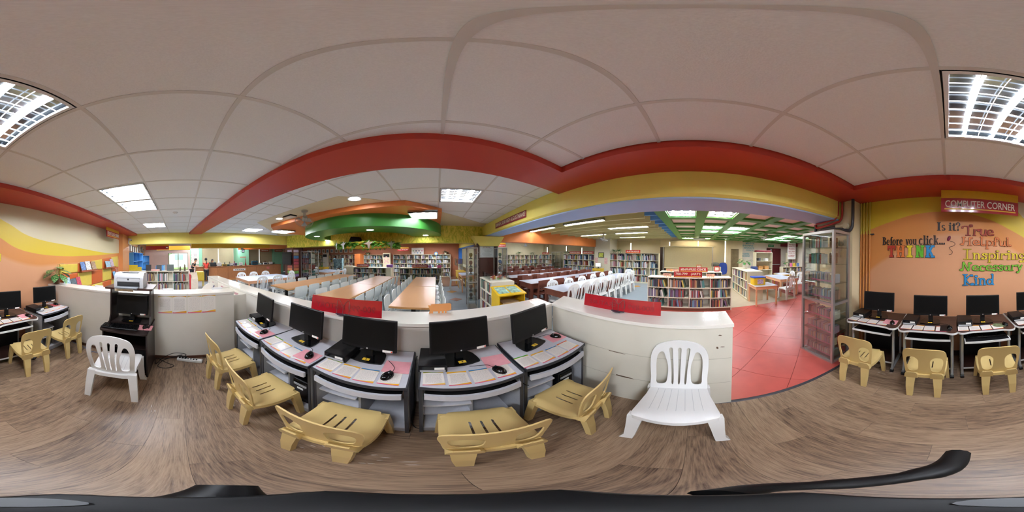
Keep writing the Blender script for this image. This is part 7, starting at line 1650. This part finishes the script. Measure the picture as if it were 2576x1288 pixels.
for k, (y, x) in enumerate([(4.2, 8.66), (4.5, 8.62), (8.4, 8.66)]): fern(['trailing fern at the left of the pure science shelf', 'second trailing fern beside the pale column', 'trailing fern on the social science shelf'][k], (x, y, 1.671 if k < 2 else 1.601), .27, 26, 1.0, 5+k)
fern('trailing fern on the far end shelf, left one', (6.6, 11.86, 1.521), .33, 26, .9, 11); fern('trailing fern on the far end shelf, right one', (7.9, 11.86, 1.521), .3, 26, 1.1, 12)
glass_cabinet('far glass cabinet between the corner shelves of the right hall', (8.35, 9.8, 0), R(-90), 1.0, .5, 1.75, [.3, .6, .9, 1.2, 1.45], None, .035)
hang_sign('red and yellow section sign hanging at the far end of the right hall', 'SECTION', (4.6, 11.3, 2.12), 1.0, 0, .3)
pc = thing('picture', 'yellow and green picture on the pale column', 'picture', (8.545, 5.36, 1.38)); obj('frame', MB().box(-.02, 0, -.2, .2, 0, .32), m_blk, pc); obj('print', MB().box(-.024, -.02, -.17, .17, .03, .29), M('leafy_print', 'B8BE4E', .5, var=.5, scale=18), pc)
for k, y in enumerate((5.72, 5.02)): one('poster', MB().box(-.004, 0, -.11, .11, 0, .38), M('pink_white_poster', 'E2B4AE', .5, var=.4, scale=16), ('left', 'right')[k]+' pink and white poster on the pale column', 'poster', (8.548, y, .99))
cs = thing('catalogue_stand', 'yellow stand with computer in front of the pale column', 'stand', (8.2, 5.35, 0)); obj('body', MB().box(-.2, .2, -.28, .28, .6, .74).box(-.18, .18, -.28, -.25, 0, .6).box(-.18, .18, .25, .28, 0, .6), MATS['yellow_wood'], cs)
cm = thing('monitor', 'monitor with a lit pale screen on the yellow catalogue stand', 'monitor', (8.2, 5.35, .741), R(90)); obj('base', MB().prism(rrect(-.1, .1, -.08, .08, .03, 3), 0, .015), m_blk, cm); obj('neck', MB().box(-.02, .02, -.03, 0, .015, .12), m_blk, cm); sc_ = obj('screen', MB().bbox(-.2, .2, -.015, .015, .08, .33, .006), m_blk, cm); obj('display', MB().box(-.185, .185, .015, .017, .1, .315), emit_mat('lit_screen', 'E9E2CC', 1.0), sc_)
# presentation board on the kids end wall
pb = thing('projection_screen', 'tan projection screen with a thin frame behind the science bookcase', 'screen', (8.9, .25, 0)); obj('cloth', MB().box(0, .012, -1.3, 1.3, .9, 2.05), M('tan_screen', 'BFAF88', .5, var=.03), pb); obj('top_bar', MB().box(-.02, .03, -1.42, 1.42, 2.05, 2.09), m_cream, pb); obj('bottom_bar', MB().box(-.02, .03, -1.3, 1.3, .86, .9), m_cream, pb)
for s in (-1.36, 1.36): obj('post', MB().box(-.02, .02, s-.02, s+.02, 0, 2.05), m_alum, pb)
pj = thing('projector', 'white projector mount hanging from the green ceiling', 'projector', (8.0, -.32, 2.34)); obj('case', MB().bbox(-.15, .15, -.3, .3, 0, .09, .02), m_wplas, pj); obj('stem', MB().cyl((0, 0, .09), (0, 0, .17), .02, n=8), m_alum, pj)
dk = struct('door_1', MB().box(9.47, 9.52, 1.55, 1.9, 0, 2.05), m_wald, label='dark narrow cabinet door beside the science shelf'); obj('pane', MB().box(9.46, 9.47, 1.66, 1.76, .7, 1.7), m_gl2, dk)
d2 = struct('door_2', MB().box(9.46, 9.5, -2.75, -2.3, 0, 2.0), M('brown_gap', '6E5E3E', .6, var=.2, scale=8), label='folded brown door at the corner of the children area')
one('blue_chair_back', MB().prism(smooth_loop([(-.2, 0), (.2, 0), (.22, .5), (.1, .62), (-.1, .62), (-.22, .5)], 3), -.04, .04, 'x'), M('royal_blue', '2A4AA8', .5), 'royal blue padded chair back against the tan wall', 'chair', (9.2, -1.75, .55)); 
one('cupboard', MB().bbox(-.2, .2, -.35, .35, 0, .95, .006), m_shelf, 'low cream cupboard under the tan blind', 'cupboard', (9.2, -1.25, 0)); one('cloth_bag', MB().sphere((0, 0, .12), .18, 12, 8, (.8, 1.4, .7)), M('grey_bag', '6E7068', .8, var=.3), 'grey bundled bag on the low cream cupboard', 'bag', (9.2, -1.3, .95), smooth=True)
for k, (y, c, h, lb) in enumerate([(-.25, 'B0794A', .26, 'small framed portrait on the applied sciences bookcase'), (-.95, 'B43A34', .2, 'red and white ornament on the applied sciences bookcase')]): t = thing('ornament', lb, 'ornament', (6.25, y, .971)); obj('back', MB().box(-.015, .015, -.1, .1, 0, h), M('orn_'+c, c, .5, var=.3, scale=20), t); obj('front', MB().box(-.02, -.015, -.07, .07, .04, h-.04), M('orn_face', 'D8C8B8', .5, var=.3, scale=20), t)
# ================================================================ children area
broad_plant('leafy plant in a pale pot on the children low bookcase', (6.4, -2.15, 1.051), [(R(36*k+10*(k % 3)), .1+.05*(k % 4), .1+.03*(k % 3), .26, .09, .35-.2*(k % 3)) for k in range(14)], True, 'D8CFC0', .11, .16, m_leafg)
kt = thing('wall_word', 'teal and maroon words Mentor Inspire Educate Coach on the children wall', 'wall lettering', (10.195, -3.75, 0))
for k, (tx, z, dy, w_) in enumerate([('MENTOR', 2.42, .0, .62), ('INSPIRE', 2.27, .14, .74), ('EDUCATE', 2.12, .06, .70), ('COACH', 1.97, .03, .5), ('INSPIRE', 1.72, .3, .5), ('ENCOURAGE', 1.58, .3, .55)]): lettering(kt, tx, w_, .11, .004, .006, M('teal_letter', '5FB0BE', .5, var=.05), (-.004, dy, z), R(-90))
dd = struct('door_3', MB().box(10.15, 10.2, -6.1, -4.97, 0, 2.15), M('dark_red_door', '5E1A20', .4, var=.05), label='dark red exit door of the children area'); obj('push_bar', MB().box(10.1, 10.13, -6.0, -5.1, .98, 1.03), m_slv, dd); obj('handle_plate', MB().box(10.13, 10.15, -5.35, -5.25, 1.5, 2.1), m_slv, dd)
ex = thing('exit_sign', 'green exit sign above the dark red door', 'sign', (10.14, -5.3, 2.24)); obj('case', MB().box(-.03, .05, -.2, .2, 0, .16), M('exit_green', '2E9A5E', .4), ex); obj('lettering', text_mb('EXIT', .3, .09, .003, .01).xf(Matrix.Rotation(R(-90), 4, 'Z')), M('exit_white', 'DFF2E6', .5, var=0), ex, (-.034, 0, .08))
tp = thing('poster', 'white banner with red Teach and Learn lettering in the children area', 'poster', (9.05, -6.3, 1.4)); obj('sheet', MB().box(0, .01, -.33, .33, 0, 1.15), m_lab, tp)
for k, (tx, z, h) in enumerate([('"HE WHO', .98, .08), ('DARES TO', .86, .07), ('TEACH', .7, .12), ('MUST NEVER', .54, .07), ('CEASE TO', .42, .07), ('LEARN"', .24, .13)]): lettering(tp, tx, .5, h, .003, .006, M('brick_letter', 'B0474A', .5, var=0), (-.004, 0, z), R(-90))
struct('trim_16', MB().box(9.3, 10.2, -7, -6.1, 2.3, 2.5), M('maroon_paint', '7A2430', .5), label='maroon band above the children wall shelves')
broad_plant('dark leafy plant on the children wall shelf', (8.3, -5.35, .951), [(R(45*k), .12+.05*(k % 3), .09, .22, .1, .3) for k in range(8)], True, 'D0C8BC', .08, .12, m_leafg)
for k, (y, c) in enumerate([(-5.75, 'D86A9A'), (-6.0, 'E0B83A'), (-6.3, '5A7AB0')]): one('display_book', MB().box(-.01, .01, -.09, .09, 0, .22), M('disp_'+c, c, .4, var=.4, scale=25), ['pink', 'yellow', 'blue'][k]+' book displayed on the children wall shelf', 'book', (8.3, y, .953), (0, R(12), 0))
bp = thing('backpack', 'blue and red school bag hanging beside the tall open shelf', 'bag', (7.15, -2.85, .55)); obj('body', MB().bbox(-.1, .1, -.16, .16, 0, .55, .05, 3), M('navy_bag', '2E3F72', .7, var=.2), bp, smooth=True); obj('front_pocket', MB().bbox(-.14, -.09, -.11, .11, .06, .3, .02, 2), M('red_bag', 'A83A42', .7, var=.2), bp)
one('folded_cloths', MB().bbox(-.18, .18, -.4, .4, 0, .1, .03, 2), M('maroon_cloth', '7A2E34', .8, var=.3), 'maroon folded cloths on top of the tall open shelf', 'cloth', (7.5, -3.45, 1.781))
# ================================================================ camera support under the lens
mp_ = thing('monopod', 'black camera support with curved pan handle under the viewpoint', 'monopod', (0, 0, 0)); m_mp = M('monopod_black', '0B0C0E', .5, var=.1, spec=.2)
obj('column', MB().cyl((0, 0, .012), (0, 0, 1.22), .014, n=14), m_mp, mp_, smooth=True); obj('base_plate', MB().cyl((0, 0, 0), (0, 0, .012), .05, n=24), m_mp, mp_, smooth=True)
obj('head', MB().bbox(-.028, .028, -.028, .028, 1.22, 1.32, .008, 2), m_mp, mp_, smooth=True); obj('knob', MB().cyl((-.025, .0, 1.29), (-.05, .01, 1.29), .010, n=14), m_mp, mp_, smooth=True)
obj('top_screw', MB().cyl((-.01, -.018, 1.32), (-.01, -.018, 1.3215), .008, n=16), M('screw_grey', '5A5D60', .4, metal=.4, var=0), mp_)
obj('pan_handle', MB().tube(smooth_path([(.034, -.01, 1.27), (.045, -.03, 1.25), (.03, -.07, 1.22), (.0, -.12, 1.19), (-.012, -.17, 1.165)], 5), [.009]*8+[.011]*5+[.014]*8, 10), m_mp, mp_, smooth=True)
